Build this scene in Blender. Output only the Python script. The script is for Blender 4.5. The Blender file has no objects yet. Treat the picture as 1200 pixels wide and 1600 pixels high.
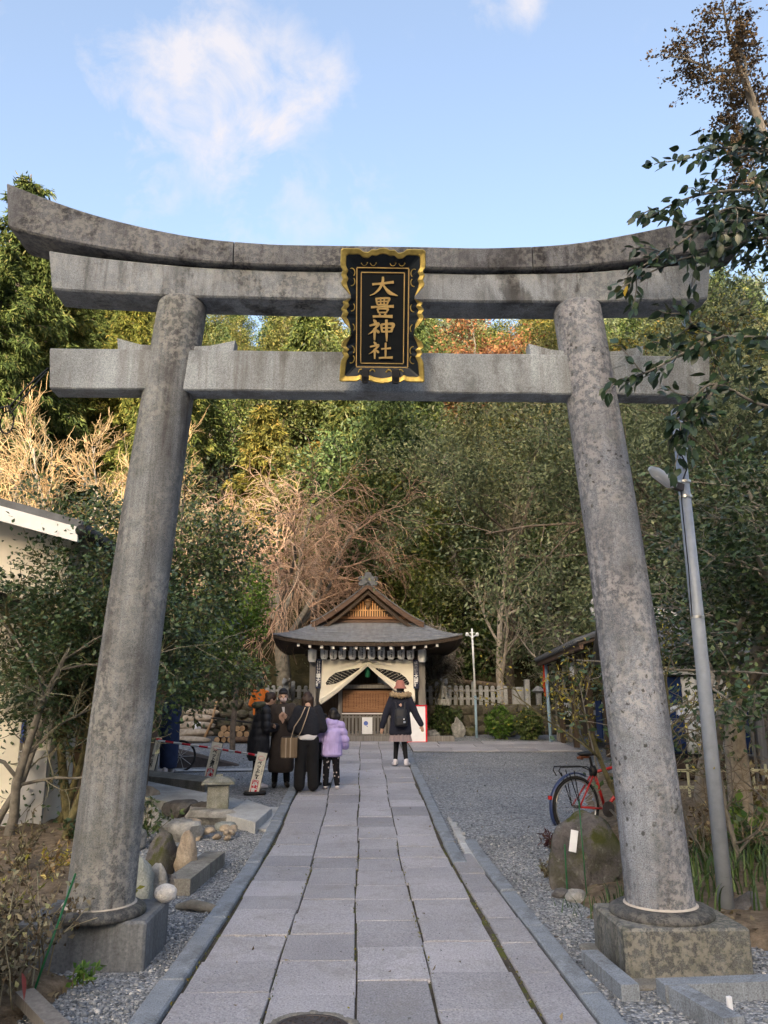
import bpy, bmesh, math, random
import numpy as np
from mathutils import Vector, Matrix, noise as mnoise
R_ = math.radians
scene = bpy.context.scene
COL = scene.collection
# ------------------------------------------------------------------ camera
CAM_H = 1.5
PITCH = math.atan(305/1200); YAW = math.atan(35/1238)
cam = bpy.data.cameras.new('camera'); cam.sensor_fit = 'VERTICAL'; cam.sensor_height = 36; cam.sensor_width = 27
cam.lens = 27.0; cam.clip_start = 0.05; cam.clip_end = 3000
cam_o = bpy.data.objects.new('camera', cam); COL.objects.link(cam_o)
cam_o.location = (0, 0, CAM_H); cam_o.rotation_euler = (math.pi/2+PITCH, 0, -YAW)
scene.camera = cam_o
# ------------------------------------------------------------------ light
SUN_EL, SUN_AZ = R_(16), R_(188)          # azimuth clockwise from +Y: low sun behind the camera
world = bpy.data.worlds.new('World'); scene.world = world; world.use_nodes = True
wt = world.node_tree; wt.nodes.clear()
def wn(t, **k):
    n = wt.nodes.new(t)
    for a, b in k.items(): setattr(n, a, b)
    return n
wl = wt.links.new
w_out = wn('ShaderNodeOutputWorld'); w_bg = wn('ShaderNodeBackground'); w_bg.inputs['Strength'].default_value = 0.15
sky = wn('ShaderNodeTexSky', sky_type='NISHITA'); sky.sun_disc = False
sky.sun_elevation = SUN_EL; sky.sun_rotation = SUN_AZ; sky.altitude = 100; sky.air_density = 1.0; sky.dust_density = 7.0; sky.ozone_density = 1.0
w_tc = wn('ShaderNodeTexCoord')
CLOUD_COL = (1.75, 1.68, 1.76, 1)
def cam_dir(px, py):
    f = Vector((math.sin(YAW)*math.cos(PITCH), math.cos(YAW)*math.cos(PITCH), math.sin(PITCH)))
    r = Vector((math.cos(YAW), -math.sin(YAW), 0)); u = r.cross(f)
    return (f + r*((px-600)/1200) - u*((py-800)/1200))
def w_math(op, a, b=None, clamp=False):
    n = wn('ShaderNodeMath', operation=op, use_clamp=clamp)
    for i, v in enumerate((a, b)):
        if v is None: continue
        if isinstance(v, (int, float)): n.inputs[i].default_value = v
        else: wl(v, n.inputs[i])
    return n.outputs[0]
w_nz = wn('ShaderNodeTexNoise'); w_nz.inputs['Scale'].default_value = 13; w_nz.inputs['Detail'].default_value = 9; w_nz.inputs['Roughness'].default_value = 0.62
w_nz.inputs['Distortion'].default_value = 0.35
w_nz2 = wn('ShaderNodeTexNoise'); w_nz2.inputs['Scale'].default_value = 3.2; w_nz2.inputs['Detail'].default_value = 7; w_nz2.inputs['Roughness'].default_value = 0.6
for n in (w_nz, w_nz2): wl(w_tc.outputs['Generated'], n.inputs['Vector'])
# banks of cloud: direction of each bank, angular radius and strength
banks = [((185,150),.05,.62),((235,150),.062,.85),((290,145),.062,.85),((340,130),.058,.75),((395,115),.058,.7),((445,120),.055,.7),((490,122),.045,.65),((530,122),.03,.45),((300,90),.05,.7),((350,75),.052,.72),((405,82),.045,.62),((283,55),.03,.5),((240,185),.04,.6),((290,190),.035,.45),((355,208),.042,.7),((400,200),.042,.8),((440,196),.032,.6),((350,250),.05,.55),((385,255),.05,.5),((360,300),.055,.46),((430,300),.06,.42),((400,355),.07,.42),((480,320),.06,.38),((550,312),.05,.40),((230,288),.045,.52),((250,270),.03,.45),((600,370),.05,.36),((822,6),.026,.6),((765,20),.03,.42),((140,100),.035,.42)]
acc = None
for (bp, rad, st) in banks:
    d = cam_dir(*bp).normalized()
    dp = wn('ShaderNodeVectorMath', operation='DISTANCE'); wl(w_tc.outputs['Generated'], dp.inputs[0]); dp.inputs[1].default_value = d
    t = w_math('SUBTRACT', 1.0, w_math('DIVIDE', dp.outputs['Value'], rad*1.5), True)
    t = w_math('MULTIPLY', w_math('POWER', t, .8), st)
    acc = t if acc is None else w_math('MAXIMUM', acc, t)
# the same kind of thin broken cloud goes on round the rest of the sky
far = w_math('MULTIPLY', w_math('SUBTRACT', w_nz2.outputs['Fac'], .56, True), 2.2)
acc = w_math('MAXIMUM', acc, far)
sh = w_math('MULTIPLY', w_math('SUBTRACT', w_math('ADD', w_math('MULTIPLY', acc, 1.06), w_math('MULTIPLY', w_math('SUBTRACT', w_nz.outputs['Fac'], .5), 2.3)), .20), 1.5, True)
sh = w_math('MULTIPLY', sh, w_math('MULTIPLY', acc, 2.2, True))
sh = w_math('ADD', w_math('MULTIPLY', sh, .82), .09, True)
mix = wn('ShaderNodeMix', data_type='RGBA'); wl(sh, mix.inputs[0]); 
skytint = wn('ShaderNodeMix', data_type='RGBA'); skytint.inputs[0].default_value = 0.0
wl(sky.outputs[0], mix.inputs[6]); mix.inputs[7].default_value = CLOUD_COL
wl(mix.outputs[2], w_bg.inputs['Color']); wl(w_bg.outputs[0], w_out.inputs[0])
wt.nodes.remove(skytint)
sun = bpy.data.lights.new('sun', 'SUN'); sun.energy = 3.6; sun.angle = R_(0.5); sun.color = (1, .87, .68)
sun_o = bpy.data.objects.new('sun', sun); COL.objects.link(sun_o)
sdir = Vector((math.sin(SUN_AZ)*math.cos(SUN_EL), math.cos(SUN_AZ)*math.cos(SUN_EL), math.sin(SUN_EL)))
sun_o.rotation_euler = sdir.to_track_quat('Z', 'Y').to_euler(); sun_o.location = (0, -30, 40)
scene.view_settings.view_transform = 'Standard'; scene.view_settings.look = 'None'
scene.view_settings.exposure = 1.85; scene.view_settings.gamma = 1; scene.view_settings.use_curve_mapping = False
scene.cycles.use_denoising = True; scene.cycles.max_bounces = 6; scene.cycles.transparent_max_bounces = 4
scene.cycles.sample_clamp_indirect = 4
# ------------------------------------------------------------------ ground shape and places
def zg(Y):
    t = Y-7.5
    return 0.0 if t <= 0 else (0.055*t*t/4 if t < 2 else 0.055*(t-1))
def at(px, py, Y):                     # the point of the view ray through a pixel of the photograph at depth Y
    d = cam_dir(px, py); t = Y/d.y
    return Vector((0, 0, CAM_H)) + d*t
def gp(px, py, h=0.0):                 # the same ray's point on the ground (h above it)
    d = cam_dir(px, py); lo, hi = .5, 200.
    for _ in range(50):
        m = (lo+hi)/2
        if CAM_H+d.z*m - zg(d.y*m) - h > 0: lo = m
        else: hi = m
    return Vector((d.x*lo, d.y*lo, zg(d.y*lo)+h))
# ------------------------------------------------------------------ mesh helpers
def link(o, parent=None):
    COL.objects.link(o)
    if parent is not None: o.parent = parent
    return o
class MB:
    """collects vertices and faces, then links them as ONE mesh object"""
    def __init__(s): s.v = []; s.f = []
    def add(s, vs, fs):
        n = len(s.v); s.v.extend([tuple(v) for v in vs]); s.f.extend([tuple(i+n for i in f) for f in fs]); return s
    def box(s, c, size, rot=None, taper=1.0, bev=0.0):
        x, y, z = size[0]/2, size[1]/2, size[2]/2
        if bev > 0:
            b = min(bev, x*.9, y*.9, z*.9); vs = []
            # chamfered box: 24 vertices
            idx = {}
            for sx in (-1, 1):
                for sy in (-1, 1):
                    for sz in (-1, 1):
                        for a in range(3):
                            p = [sx*x, sy*y, sz*z]
                            for k in range(3):
                                if k != a: p[k] -= (sx, sy, sz)[k]*b
                            idx[(sx, sy, sz, a)] = len(vs); vs.append(p)
            fs = []
            for a in range(3):
                o1, o2 = [k for k in range(3) if k != a]
                for sg in (-1, 1):
                    q = []
                    for (s1, s2) in ((-1, -1), (1, -1), (1, 1), (-1, 1)):
                        k = [0, 0, 0]; k[a] = sg; k[o1] = s1; k[o2] = s2; q.append(idx[(k[0], k[1], k[2], a)])
                    fs.append(q if (sg > 0) == (a != 1) else q[::-1])
            for a in range(3):
                o1, o2 = [k for k in range(3) if k != a]
                for s1 in (-1, 1):
                    for s2 in (-1, 1):
                        k0 = [0, 0, 0]; k1 = [0, 0, 0]
                        k0[a] = -1; k1[a] = 1
                        for k in (k0, k1): k[o1] = s1; k[o2] = s2
                        q = [idx[(*k0, o1)], idx[(*k1, o1)], idx[(*k1, o2)], idx[(*k0, o2)]]
                        fs.append(q)
            for sx in (-1, 1):
                for sy in (-1, 1):
                    for sz in (-1, 1): fs.append([idx[(sx, sy, sz, a)] for a in range(3)])
        else:
            vs = [(-x, -y, -z), (x, -y, -z), (x, y, -z), (-x, y, -z), (-x*taper, -y*taper, z), (x*taper, -y*taper, z), (x*taper, y*taper, z), (-x*taper, y*taper, z)]
            fs = [(0, 3, 2, 1), (4, 5, 6, 7), (0, 1, 5, 4), (1, 2, 6, 5), (2, 3, 7, 6), (3, 0, 4, 7)]
        m = rot if rot is not None else Matrix.Identity(3)
        c = Vector(c)
        return s.add([m @ Vector(v) + c for v in vs], fs)
    def bar(s, p, q, w, h=None, up=(0, 0, 1)):      # square bar from p to q
        p, q = Vector(p), Vector(q); d = (q-p).normalized(); u = Vector(up)
        if abs(d.dot(u)) > .98: u = Vector((1, 0, 0))
        sd = d.cross(u).normalized()*(w/2); uu = sd.cross(d).normalized()*((h or w)/2)
        vs = [p-sd-uu, p+sd-uu, p+sd+uu, p-sd+uu, q-sd-uu, q+sd-uu, q+sd+uu, q-sd+uu]
        return s.add(vs, [(0, 1, 2, 3), (4, 7, 6, 5), (0, 4, 5, 1), (1, 5, 6, 2), (2, 6, 7, 3), (3, 7, 4, 0)])
    def tube(s, pts, rad, k=8, caps=True):
        pts = [Vector(p) for p in pts]; n = len(pts)
        if isinstance(rad, (int, float)): rad = [rad]*n
        d0 = (pts[1]-pts[0]).normalized(); u = Vector((0, 0, 1)) if abs(d0.z) < .9 else Vector((1, 0, 0))
        a = d0.cross(u).normalized(); vs = []
        for i in range(n):
            d = (pts[min(i+1, n-1)]-pts[max(i-1, 0)]).normalized()
            a = (a - d*a.dot(d)).normalized(); b = d.cross(a)
            for j in range(k):
                t = 2*math.pi*j/k; vs.append(pts[i]+(a*math.cos(t)+b*math.sin(t))*rad[i])
        fs = [(i*k+j, i*k+(j+1) % k, (i+1)*k+(j+1) % k, (i+1)*k+j) for i in range(n-1) for j in range(k)]
        if caps: fs += [tuple(range(k))[::-1], tuple((n-1)*k+j for j in range(k))]
        return s.add(vs, fs)
    def lathe(s, prof, c=(0, 0, 0), k=24, sx=1, sy=1):   # prof: (r, z)
        vs = []; n = len(prof)
        for (r, z) in prof:
            for j in range(k):
                t = 2*math.pi*j/k; vs.append((c[0]+r*math.cos(t)*sx, c[1]+r*math.sin(t)*sy, c[2]+z))
        fs = [(i*k+j, i*k+(j+1) % k, (i+1)*k+(j+1) % k, (i+1)*k+j) for i in range(n-1) for j in range(k)]
        fs += [tuple(range(k))[::-1], tuple((n-1)*k+j for j in range(k))]
        return s.add(vs, fs)
    def prism(s, poly, d0, d1, axis=1):              # 2-D outline (x,z) extruded along y (axis 1) or (x,y) along z (axis 2)
        n = len(poly)
        f = (lambda p, d: (p[0], d, p[1])) if axis == 1 else (lambda p, d: (p[0], p[1], d))
        vs = [f(p, d0) for p in poly]+[f(p, d1) for p in poly]
        fs = [tuple(range(n)), tuple(range(n, 2*n))[::-1]]+[(i, i+n, (i+1) % n+n, (i+1) % n) for i in range(n)]
        return s.add(vs, fs)
    def grid(s, fn, nu, nv, closed_u=False):
        vs = [fn(i/nu, j/nv) for j in range(nv+1) for i in range(nu+1)]
        fs = [(j*(nu+1)+i, j*(nu+1)+i+1, (j+1)*(nu+1)+i+1, (j+1)*(nu+1)+i) for j in range(nv) for i in range(nu)]
        return s.add(vs, fs)
    def sheet(s, fn, nu, nv, thick):                 # grid with a thickness along a vector
        t = Vector(thick); n0 = len(s.v)
        s.grid(fn, nu, nv); s.grid(lambda u, v: Vector(fn(u, v))+t, nu, nv); m = (nu+1)*(nv+1)
        rim = [i for i in range(nu+1)]+[j*(nu+1)+nu for j in range(1, nv+1)]+[nv*(nu+1)+i for i in range(nu-1, -1, -1)]+[j*(nu+1) for j in range(nv-1, 0, -1)]
        for a, b in zip(rim, rim[1:]+rim[:1]): s.f.append((n0+a, n0+b, n0+m+b, n0+m+a))
        return s
    def mesh(s, name, smooth=False, fix=True):
        me = bpy.data.meshes.new(name); me.from_pydata(s.v, [], s.f)
        if fix:
            bm = bmesh.new(); bm.from_mesh(me); bmesh.ops.recalc_face_normals(bm, faces=bm.faces); bm.to_mesh(me); bm.free()
        if smooth: me.polygons.foreach_set('use_smooth', [True]*len(me.polygons))
        me.update(); return me
    def build(s, name, m, parent=None, smooth=False, loc=(0, 0, 0), rz=0, auto=None, fix=True):
        me = s.mesh(name, smooth, fix); 
        if m: me.materials.append(m)
        o = bpy.data.objects.new(name, me); o.location = loc; o.rotation_euler = (0, 0, rz); link(o, parent)
        if auto: sharp(me, auto)
        return o
def sharp(me, deg):
    me.polygons.foreach_set('use_smooth', [True]*len(me.polygons)); me.set_sharp_from_angle(angle=R_(deg))
def np_mesh(name, V, quads=None, tris=None, smooth=False, mats=()):
    me = bpy.data.meshes.new(name); V = np.asarray(V, np.float32)
    me.vertices.add(len(V)); me.vertices.foreach_set('co', V.ravel())
    q = np.zeros((0, 4), np.int32) if quads is None else np.asarray(quads, np.int32); t = np.zeros((0, 3), np.int32) if tris is None else np.asarray(tris, np.int32)
    nl = q.size+t.size; me.loops.add(nl); me.loops.foreach_set('vertex_index', np.concatenate([q.ravel(), t.ravel()]))
    me.polygons.add(len(q)+len(t)); st = np.concatenate([np.arange(len(q))*4, q.size+np.arange(len(t))*3]).astype(np.int32)
    me.polygons.foreach_set('loop_start', st)
    if smooth: me.polygons.foreach_set('use_smooth', np.ones(len(st), bool))
    me.update(calc_edges=True); me.validate()
    for m in mats: me.materials.append(m)
    return me
def put(name, me, parent=None, loc=(0, 0, 0), rot=(0, 0, 0), sc=None):
    o = bpy.data.objects.new(name, me); o.location = loc; o.rotation_euler = rot
    if sc is not None: o.scale = (sc, sc, sc) if isinstance(sc, (int, float)) else sc
    return link(o, parent)
def tag(o, label=None, cat=None, group=None, kind='thing'):
    if label: o['label'] = label
    if cat: o['category'] = cat
    if group: o['group'] = group
    if kind: o['kind'] = kind
    return o
def thing(name, label, cat, loc=(0, 0, 0), rz=0, group=None):
    o = bpy.data.objects.new(name, None); o.location = loc; o.rotation_euler = (0, 0, rz); o.empty_display_size = .1; link(o)
    return tag(o, label, cat, group)
def structure(o): o['kind'] = 'structure'; return o
def stuff(o): o['kind'] = 'stuff'; return o
def dup(root, loc, rz=None, sc=None, label=None):
    r = root.copy(); COL.objects.link(r); r.location = loc
    if rz is not None: r.rotation_euler = (0, 0, rz)
    if sc is not None: r.scale = (sc, sc, sc) if isinstance(sc, (int, float)) else sc
    if label: r['label'] = label
    for ch in root.children:
        c = ch.copy(); COL.objects.link(c); c.parent = r
        for g in ch.children:
            d = g.copy(); COL.objects.link(d); d.parent = c
    return r
def text(name, s, size, m, parent, loc, rot, vertical=True, space=.92, depth=0.001, bold=0.0, xs=1.0):
    c = bpy.data.curves.new('t', 'FONT'); c.body = '\n'.join(s) if vertical else s
    c.align_x = 'CENTER'; c.align_y = 'CENTER'; c.size = size; c.space_line = space; c.extrude = depth; c.offset = bold; c.resolution_u = 2
    o = bpy.data.objects.new('t', c); COL.objects.link(o); dg = bpy.context.evaluated_depsgraph_get()
    me = bpy.data.meshes.new_from_object(o.evaluated_get(dg)); bpy.data.objects.remove(o); bpy.data.curves.remove(c)
    me.materials.clear(); me.materials.append(m)
    return put(name, me, parent, loc, rot, (xs, 1, 1))
# ------------------------------------------------------------------ material helpers
class MT:
    def __init__(s, name, rough=.8, spec=.3):
        s.m = bpy.data.materials.new(name); s.m.use_nodes = True; s.t = s.m.node_tree; s.b = s.t.nodes['Principled BSDF']
        s.b.inputs['Roughness'].default_value = rough; s.b.inputs['Specular IOR Level'].default_value = spec
        s._tc = None
    def n(s, t, **k):
        x = s.t.nodes.new(t)
        for a, b in k.items(): setattr(x, a, b)
        return x
    def l(s, a, b): s.t.links.new(a, b)
    def co(s, scale=(1, 1, 1), kind='Object'):
        if s._tc is None: s._tc = s.n('ShaderNodeTexCoord')
        if isinstance(scale, (int, float)): scale = (scale,)*3
        mp = s.n('ShaderNodeMapping'); s.l(s._tc.outputs[kind], mp.inputs[0]); mp.inputs['Scale'].default_value = scale; return mp.outputs[0]
    def world(s, scale=(1, 1, 1)):
        g = s.n('ShaderNodeNewGeometry'); mp = s.n('ShaderNodeMapping'); s.l(g.outputs['Position'], mp.inputs[0]); mp.inputs['Scale'].default_value = scale; return mp.outputs[0]
    def noise(s, vec, scale, detail=4, rough=.55, dist=0):
        x = s.n('ShaderNodeTexNoise'); s.l(vec, x.inputs['Vector']); x.inputs['Scale'].default_value = scale; x.inputs['Detail'].default_value = detail
        x.inputs['Roughness'].default_value = rough; x.inputs['Distortion'].default_value = dist; return x.outputs['Fac']
    def voro(s, vec, scale, feature='F1', out='Distance', rnd=1):
        x = s.n('ShaderNodeTexVoronoi', feature=feature); s.l(vec, x.inputs['Vector']); x.inputs['Scale'].default_value = scale; x.inputs['Randomness'].default_value = rnd; return x.outputs[out]
    def ramp(s, fac, stops, interp='LINEAR'):
        x = s.n('ShaderNodeValToRGB'); s.l(fac, x.inputs[0]); cr = x.color_ramp; cr.interpolation = interp
        while len(cr.elements) < len(stops): cr.elements.new(.5)
        for e, (p, c) in zip(cr.elements, stops):
            e.position = p; e.color = (c, c, c, 1) if isinstance(c, (int, float)) else (*c, 1)
        return x.outputs[0]
    def mix(s, fac, a, b, mode='MIX'):
        x = s.n('ShaderNodeMix', data_type='RGBA', blend_type=mode)
        for sock, v in ((x.inputs[0], fac), (x.inputs[6], a), (x.inputs[7], b)):
            if isinstance(v, (int, float)): sock.default_value = v if sock.type == 'VALUE' else (v, v, v, 1)
            elif isinstance(v, tuple): sock.default_value = (*v, 1)
            else: s.l(v, sock)
        return x.outputs[2]
    def math(s, op, a, b=0.0, clamp=False):
        x = s.n('ShaderNodeMath', operation=op, use_clamp=clamp)
        for i, v in enumerate((a, b)):
            if isinstance(v, (int, float)): x.inputs[i].default_value = v
            else: s.l(v, x.inputs[i])
        return x.outputs[0]
    def color(s, c):
        if isinstance(c, tuple): s.b.inputs['Base Color'].default_value = (*c, 1)
        else: s.l(c, s.b.inputs['Base Color'])
        return s
    def bump(s, h, strength=.5, dist=.01):
        x = s.n('ShaderNodeBump'); x.inputs['Strength'].default_value = strength; x.inputs['Distance'].default_value = dist
        s.l(h, x.inputs['Height']); s.l(x.outputs[0], s.b.inputs['Normal']); return s
    def set(s, **k):
        for a, b in k.items(): s.b.inputs[a.replace('_', ' ')].default_value = b
        return s
def simple(name, c, rough=.7, var=.25, scale=8, bump=.0, spec=.3, metal=0, fine=0):
    t = MT(name, rough, spec); v = t.co(); f = t.noise(v, scale, 5)
    lo = tuple(x*(1-var) for x in c); hi = tuple(min(1, x*(1+var)) for x in c)
    t.color(t.ramp(f, [(.3, lo), (.7, hi)])); t.set(Metallic=metal)
    if bump: t.bump(t.noise(v, fine or scale*4, 4), bump, .01)
    return t.m
# ------------------------------------------------------------------ materials
M = {}
def granite(name, dark, light, speck=160, stain=(.05, .045, .042), stain_amt=.7, lichen=None, lich_amt=.0, spots=0, streak=(7, 7, .55), moss=0.0, bump=.5, rough=.9, gain=1.5, blotch=.0):
    cool = (.92, 1.0, 1.10); dark = tuple(x*gain*q for x, q in zip(dark, cool)); light = tuple(min(.62, x*gain*q) for x, q in zip(light, cool))
    t = MT(name, rough, .25); v = t.co()
    base = t.ramp(t.noise(v, speck, 3, .7), [(.3, dark), (.5, tuple((a+b)/2 for a, b in zip(dark, light))), (.72, light)])
    tone = t.noise(v, 2.2, 5, .6)
    base = t.mix(.75, base, t.ramp(tone, [(.32, .45), (.68, 1.05)]), 'MULTIPLY')
    sv = t.co(streak); st = t.noise(sv, 1.0, 6, .65, .3)
    f = t.math('MULTIPLY', t.ramp(st, [(.44, 0.0), (.60, 1.0)]), t.ramp(t.noise(v, 1.1, 3), [(.36, .12), (.62, 1.0)]))
    base = t.mix(t.math('MULTIPLY', f, stain_amt), base, stain)
    bl = t.math('MULTIPLY', t.ramp(t.noise(t.co((2.3, 2.3, 1.5)), 1.0, 9, .72, .2), [(.53, 0.0), (.60, 1.0)]), blotch)
    base = t.mix(bl, base, tuple(x*.55 for x in stain))
    fs = t.ramp(t.noise(t.co((26, 26, .9)), 1.0, 4, .7), [(.5, 0.0), (.7, .5)]); base = t.mix(t.math('MULTIPLY', fs, t.ramp(t.noise(v, 1.9, 3), [(.4, 0.0), (.6, 1.0)])), base, stain)
    if lichen:
        lf = t.math('MULTIPLY', t.ramp(t.noise(v, 26, 6, .72), [(.46, 0.0), (.56, 1.0)]), t.ramp(t.noise(v, 1.7, 3), [(.38, 0.0), (.58, 1.0)]))
        base = t.mix(t.math('MULTIPLY', lf, lich_amt), base, lichen)
    if spots:
        d = t.voro(t.mix(.06, v, t.noise(v, 30, 2), 'ADD'), spots); g = t.ramp(t.noise(v, 2.3, 2), [(.42, 0.0), (.55, 1.0)])
        base = t.mix(t.math('MULTIPLY', t.ramp(d, [(.16, 1.0), (.26, 0.0)]), t.math('MULTIPLY', g, .85)), base, (.045, .045, .042))
    if moss:
        mf = t.math('MULTIPLY', t.ramp(t.noise(v, 5, 6, .7), [(.5, 0.0), (.64, 1.0)]), moss)
        base = t.mix(mf, base, (.05, .055, .022))
    t.color(base); h = t.math('ADD', t.noise(v, speck, 3, .7), t.math('MULTIPLY', t.noise(v, 18, 5), .8))
    t.bump(h, bump, .006); return t.m
M['lintel'] = granite('lintel granite', (.10, .10, .10), (.34, .335, .33), stain_amt=.8, streak=(6, 6, 1.4), lichen=(.46, .45, .42), lich_amt=.35, blotch=.65)
M['crest'] = granite('weathered crest granite', (.055, .05, .05), (.19, .18, .178), stain=(.025, .022, .024), stain_amt=.85, streak=(5, 5, 1.2), lichen=(.34, .33, .30), lich_amt=.4, blotch=.6)
M['tie'] = granite('tie beam granite', (.13, .13, .128), (.40, .395, .39), stain=(.09, .07, .05), stain_amt=.6, streak=(6, 6, .5), blotch=.35)
M['col_a'] = granite('column granite', (.075, .072, .07), (.29, .28, .26), stain=(.045, .036, .034), stain_amt=.85, streak=(5.5, 5.5, .22), lichen=(.42, .40, .36), lich_amt=.5, moss=.2, blotch=.3)
M['col_b'] = granite('lichen column granite', (.075, .074, .08), (.33, .325, .33), stain=(.06, .052, .056), stain_amt=.75, streak=(6, 6, .2), lichen=(.47, .445, .44), lich_amt=.6, spots=17, moss=.25, blotch=.35)
M['plinth'] = granite('plinth stone', (.045, .042, .038), (.20, .19, .17), stain=(.022, .02, .019), stain_amt=.6, streak=(5, 5, .8), lichen=(.32, .3, .25), lich_amt=.6, moss=.3)
M['plinth_smooth'] = granite('smooth plinth stone', (.10, .098, .096), (.19, .185, .18), speck=60, stain=(.03, .03, .033), stain_amt=.9, streak=(4, 4, .4), bump=.25, rough=.7)
M['ring'] = granite('dark base ring', (.018, .018, .019), (.09, .085, .08), stain_amt=.6, lichen=(.2, .19, .17), lich_amt=.5, moss=.3, bump=.35, rough=.65)
M['mortar'] = simple('pale mortar', (.5, .45, .4), .9, .12, 30)
M['kerb'] = granite('kerb stone', (.12, .125, .135), (.33, .335, .34), speck=120, stain_amt=.45, streak=(3, 3, 3), bump=.5, moss=.1)
M['concrete'] = granite('pale concrete', (.30, .30, .30), (.46, .46, .455), speck=70, stain=(.2, .19, .17), stain_amt=.5, streak=(2, 2, 2), bump=.2)
M['concrete_old'] = granite('old brown concrete', (.12, .105, .085), (.27, .24, .2), speck=80, stain=(.06, .055, .05), stain_amt=.6, streak=(4, 4, 1), bump=.4, moss=.2)
def slab_mat():
    t = MT('paving granite', .85, .3); v = t.world()
    oi = t.n('ShaderNodeObjectInfo')
    f = t.noise(v, 95, 4, .75); c = t.ramp(f, [(.30, (.19, .19, .20)), (.46, (.42, .415, .44)), (.60, (.55, .545, .575)), (.75, (.74, .735, .76))])
    c = t.mix(.8, c, t.ramp(oi.outputs['Random'], [(0, (.66, .66, .68)), (.5, (.90, .89, .91)), (1, (1.12, 1.1, 1.12))]), 'MULTIPLY')
    c = t.mix(.6, c, t.ramp(t.noise(v, 1.6, 5, .6), [(.3, .62), (.7, 1.1)]), 'MULTIPLY')
    d = t.ramp(t.noise(v, 3.2, 9, .78), [(.48, 0.0), (.64, .6)]); c = t.mix(d, c, (.24, .23, .22))
    t.color(c); t.bump(t.math('ADD', f, t.math('MULTIPLY', t.noise(v, 30, 5), 1.2)), .9, .010); return t.m
M['slab'] = slab_mat()
def joint_mat():
    t = MT('joint soil', .95, .1); v = t.world()
    c = t.ramp(t.noise(v, 5, 6, .7), [(.35, (.055, .047, .038)), (.52, (.10, .09, .075)), (.60, (.10, .11, .03)), (.8, (.14, .16, .04))])
    t.color(c); t.bump(t.noise(v, 90, 4), .8, .01); return t.m
M['joint'] = joint_mat()
def gravel_mat():
    t = MT('gravel', .9, .25); v = t.world()
    cell = t.voro(v, 48, out='Color'); d = t.voro(v, 48); g = t.n('ShaderNodeSeparateColor'); t.l(cell, g.inputs[0])
    c = t.ramp(g.outputs[0], [(0, (.18, .195, .215)), (.45, (.34, .365, .40)), (.8, (.46, .49, .53)), (1, (.66, .66, .67))])
    c = t.mix(.75, c, t.ramp(d, [(.1, 1.0), (.75, .35)]), 'MULTIPLY')
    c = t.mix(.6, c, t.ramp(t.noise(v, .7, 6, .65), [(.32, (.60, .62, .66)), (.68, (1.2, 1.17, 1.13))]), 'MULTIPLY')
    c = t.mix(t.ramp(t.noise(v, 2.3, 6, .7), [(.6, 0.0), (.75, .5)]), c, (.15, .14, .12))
    t.color(c); t.bump(t.math('SUBTRACT', 1.0, d), .9, .02); return t.m
M['gravel'] = gravel_mat()
def island(name, stops, rough=.85, noise=60, bump=.3):
    t = MT(name, rough, .3); g = t.n('ShaderNodeNewGeometry'); c = t.ramp(g.outputs['Random Per Island'], stops)
    v = t.world(); c = t.mix(.5, c, t.ramp(t.noise(v, noise, 4, .7), [(.3, .6), (.7, 1.15)]), 'MULTIPLY'); t.color(c)
    if bump: t.bump(t.noise(v, noise*2, 3), bump, .004)
    return t.m
M['pebble'] = island('grey pebbles', [(0, (.07, .078, .088)), (.4, (.18, .195, .215)), (.75, (.28, .295, .315)), (.95, (.42, .42, .42)), (1, (.6, .58, .55))])
def soil_mat():
    t = MT('garden soil', .95, .1); v = t.world()
    c = t.ramp(t.noise(v, 9, 8, .7), [(.3, (.075, .056, .040)), (.5, (.19, .145, .10)), (.7, (.34, .265, .19))])
    c = t.mix(t.ramp(t.noise(v, 2.2, 4), [(.5, 0.0), (.65, .7)]), c, (.13, .105, .08))
    c = t.mix(t.ramp(t.noise(v, 70, 2, .8), [(.6, 0.0), (.7, .6)]), c, (.30, .26, .2))
    t.color(c); t.bump(t.noise(v, 40, 6, .7), .9, .03); return t.m
M['soil'] = soil_mat()
def hill_mat():
    t = MT('leaf litter', .95, .1); v = t.world()
    c = t.ramp(t.noise(v, 1.5, 8, .7), [(.3, (.02, .022, .012)), (.55, (.05, .045, .025)), (.75, (.09, .07, .04))]); t.color(c)
    t.bump(t.noise(v, 6, 5), .8, .1); return t.m
M['hill'] = hill_mat()
def rock(name, a, b, moss=0.0, lich=.3, scale=6):
    a = tuple(x*1.4 for x in a); b = tuple(min(.6, x*1.4) for x in b)
    t = MT(name, .9, .25); v = t.co(); f = t.noise(v, scale, 8, .65, .4)
    c = t.ramp(f, [(.3, a), (.7, b)]); c = t.mix(.5, c, t.ramp(t.noise(v, 60, 4, .7), [(.3, .55), (.7, 1.2)]), 'MULTIPLY')
    if lich: c = t.mix(t.ramp(t.noise(v, 14, 5, .7), [(.58, 0.0), (.68, lich)]), c, (.42, .42, .40))
    if moss:
        g = t.n('ShaderNodeNewGeometry'); s = t.n('ShaderNodeSeparateXYZ'); t.l(g.outputs['Normal'], s.inputs[0])
        up = t.ramp(s.outputs[2], [(.0, 0.0), (.75, 1.0)])
        c = t.mix(t.math('MULTIPLY', t.ramp(t.noise(v, 3.3, 7, .7), [(.46, 0.0), (.56, 1.0)]), t.math('MULTIPLY', t.math('ADD', up, .35, True), moss)), c, (.055, .060, .016))
    t.color(c); t.bump(t.math('ADD', t.noise(v, 9, 7, .65), t.math('MULTIPLY', t.noise(v, 70, 4), .4)), .8, .03); return t.m
M['rock_grey'] = rock('grey rock', (.10, .10, .10), (.34, .335, .32))
M['rock_dark'] = rock('dark rock', (.035, .034, .036), (.13, .125, .125), lich=.15)
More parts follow.
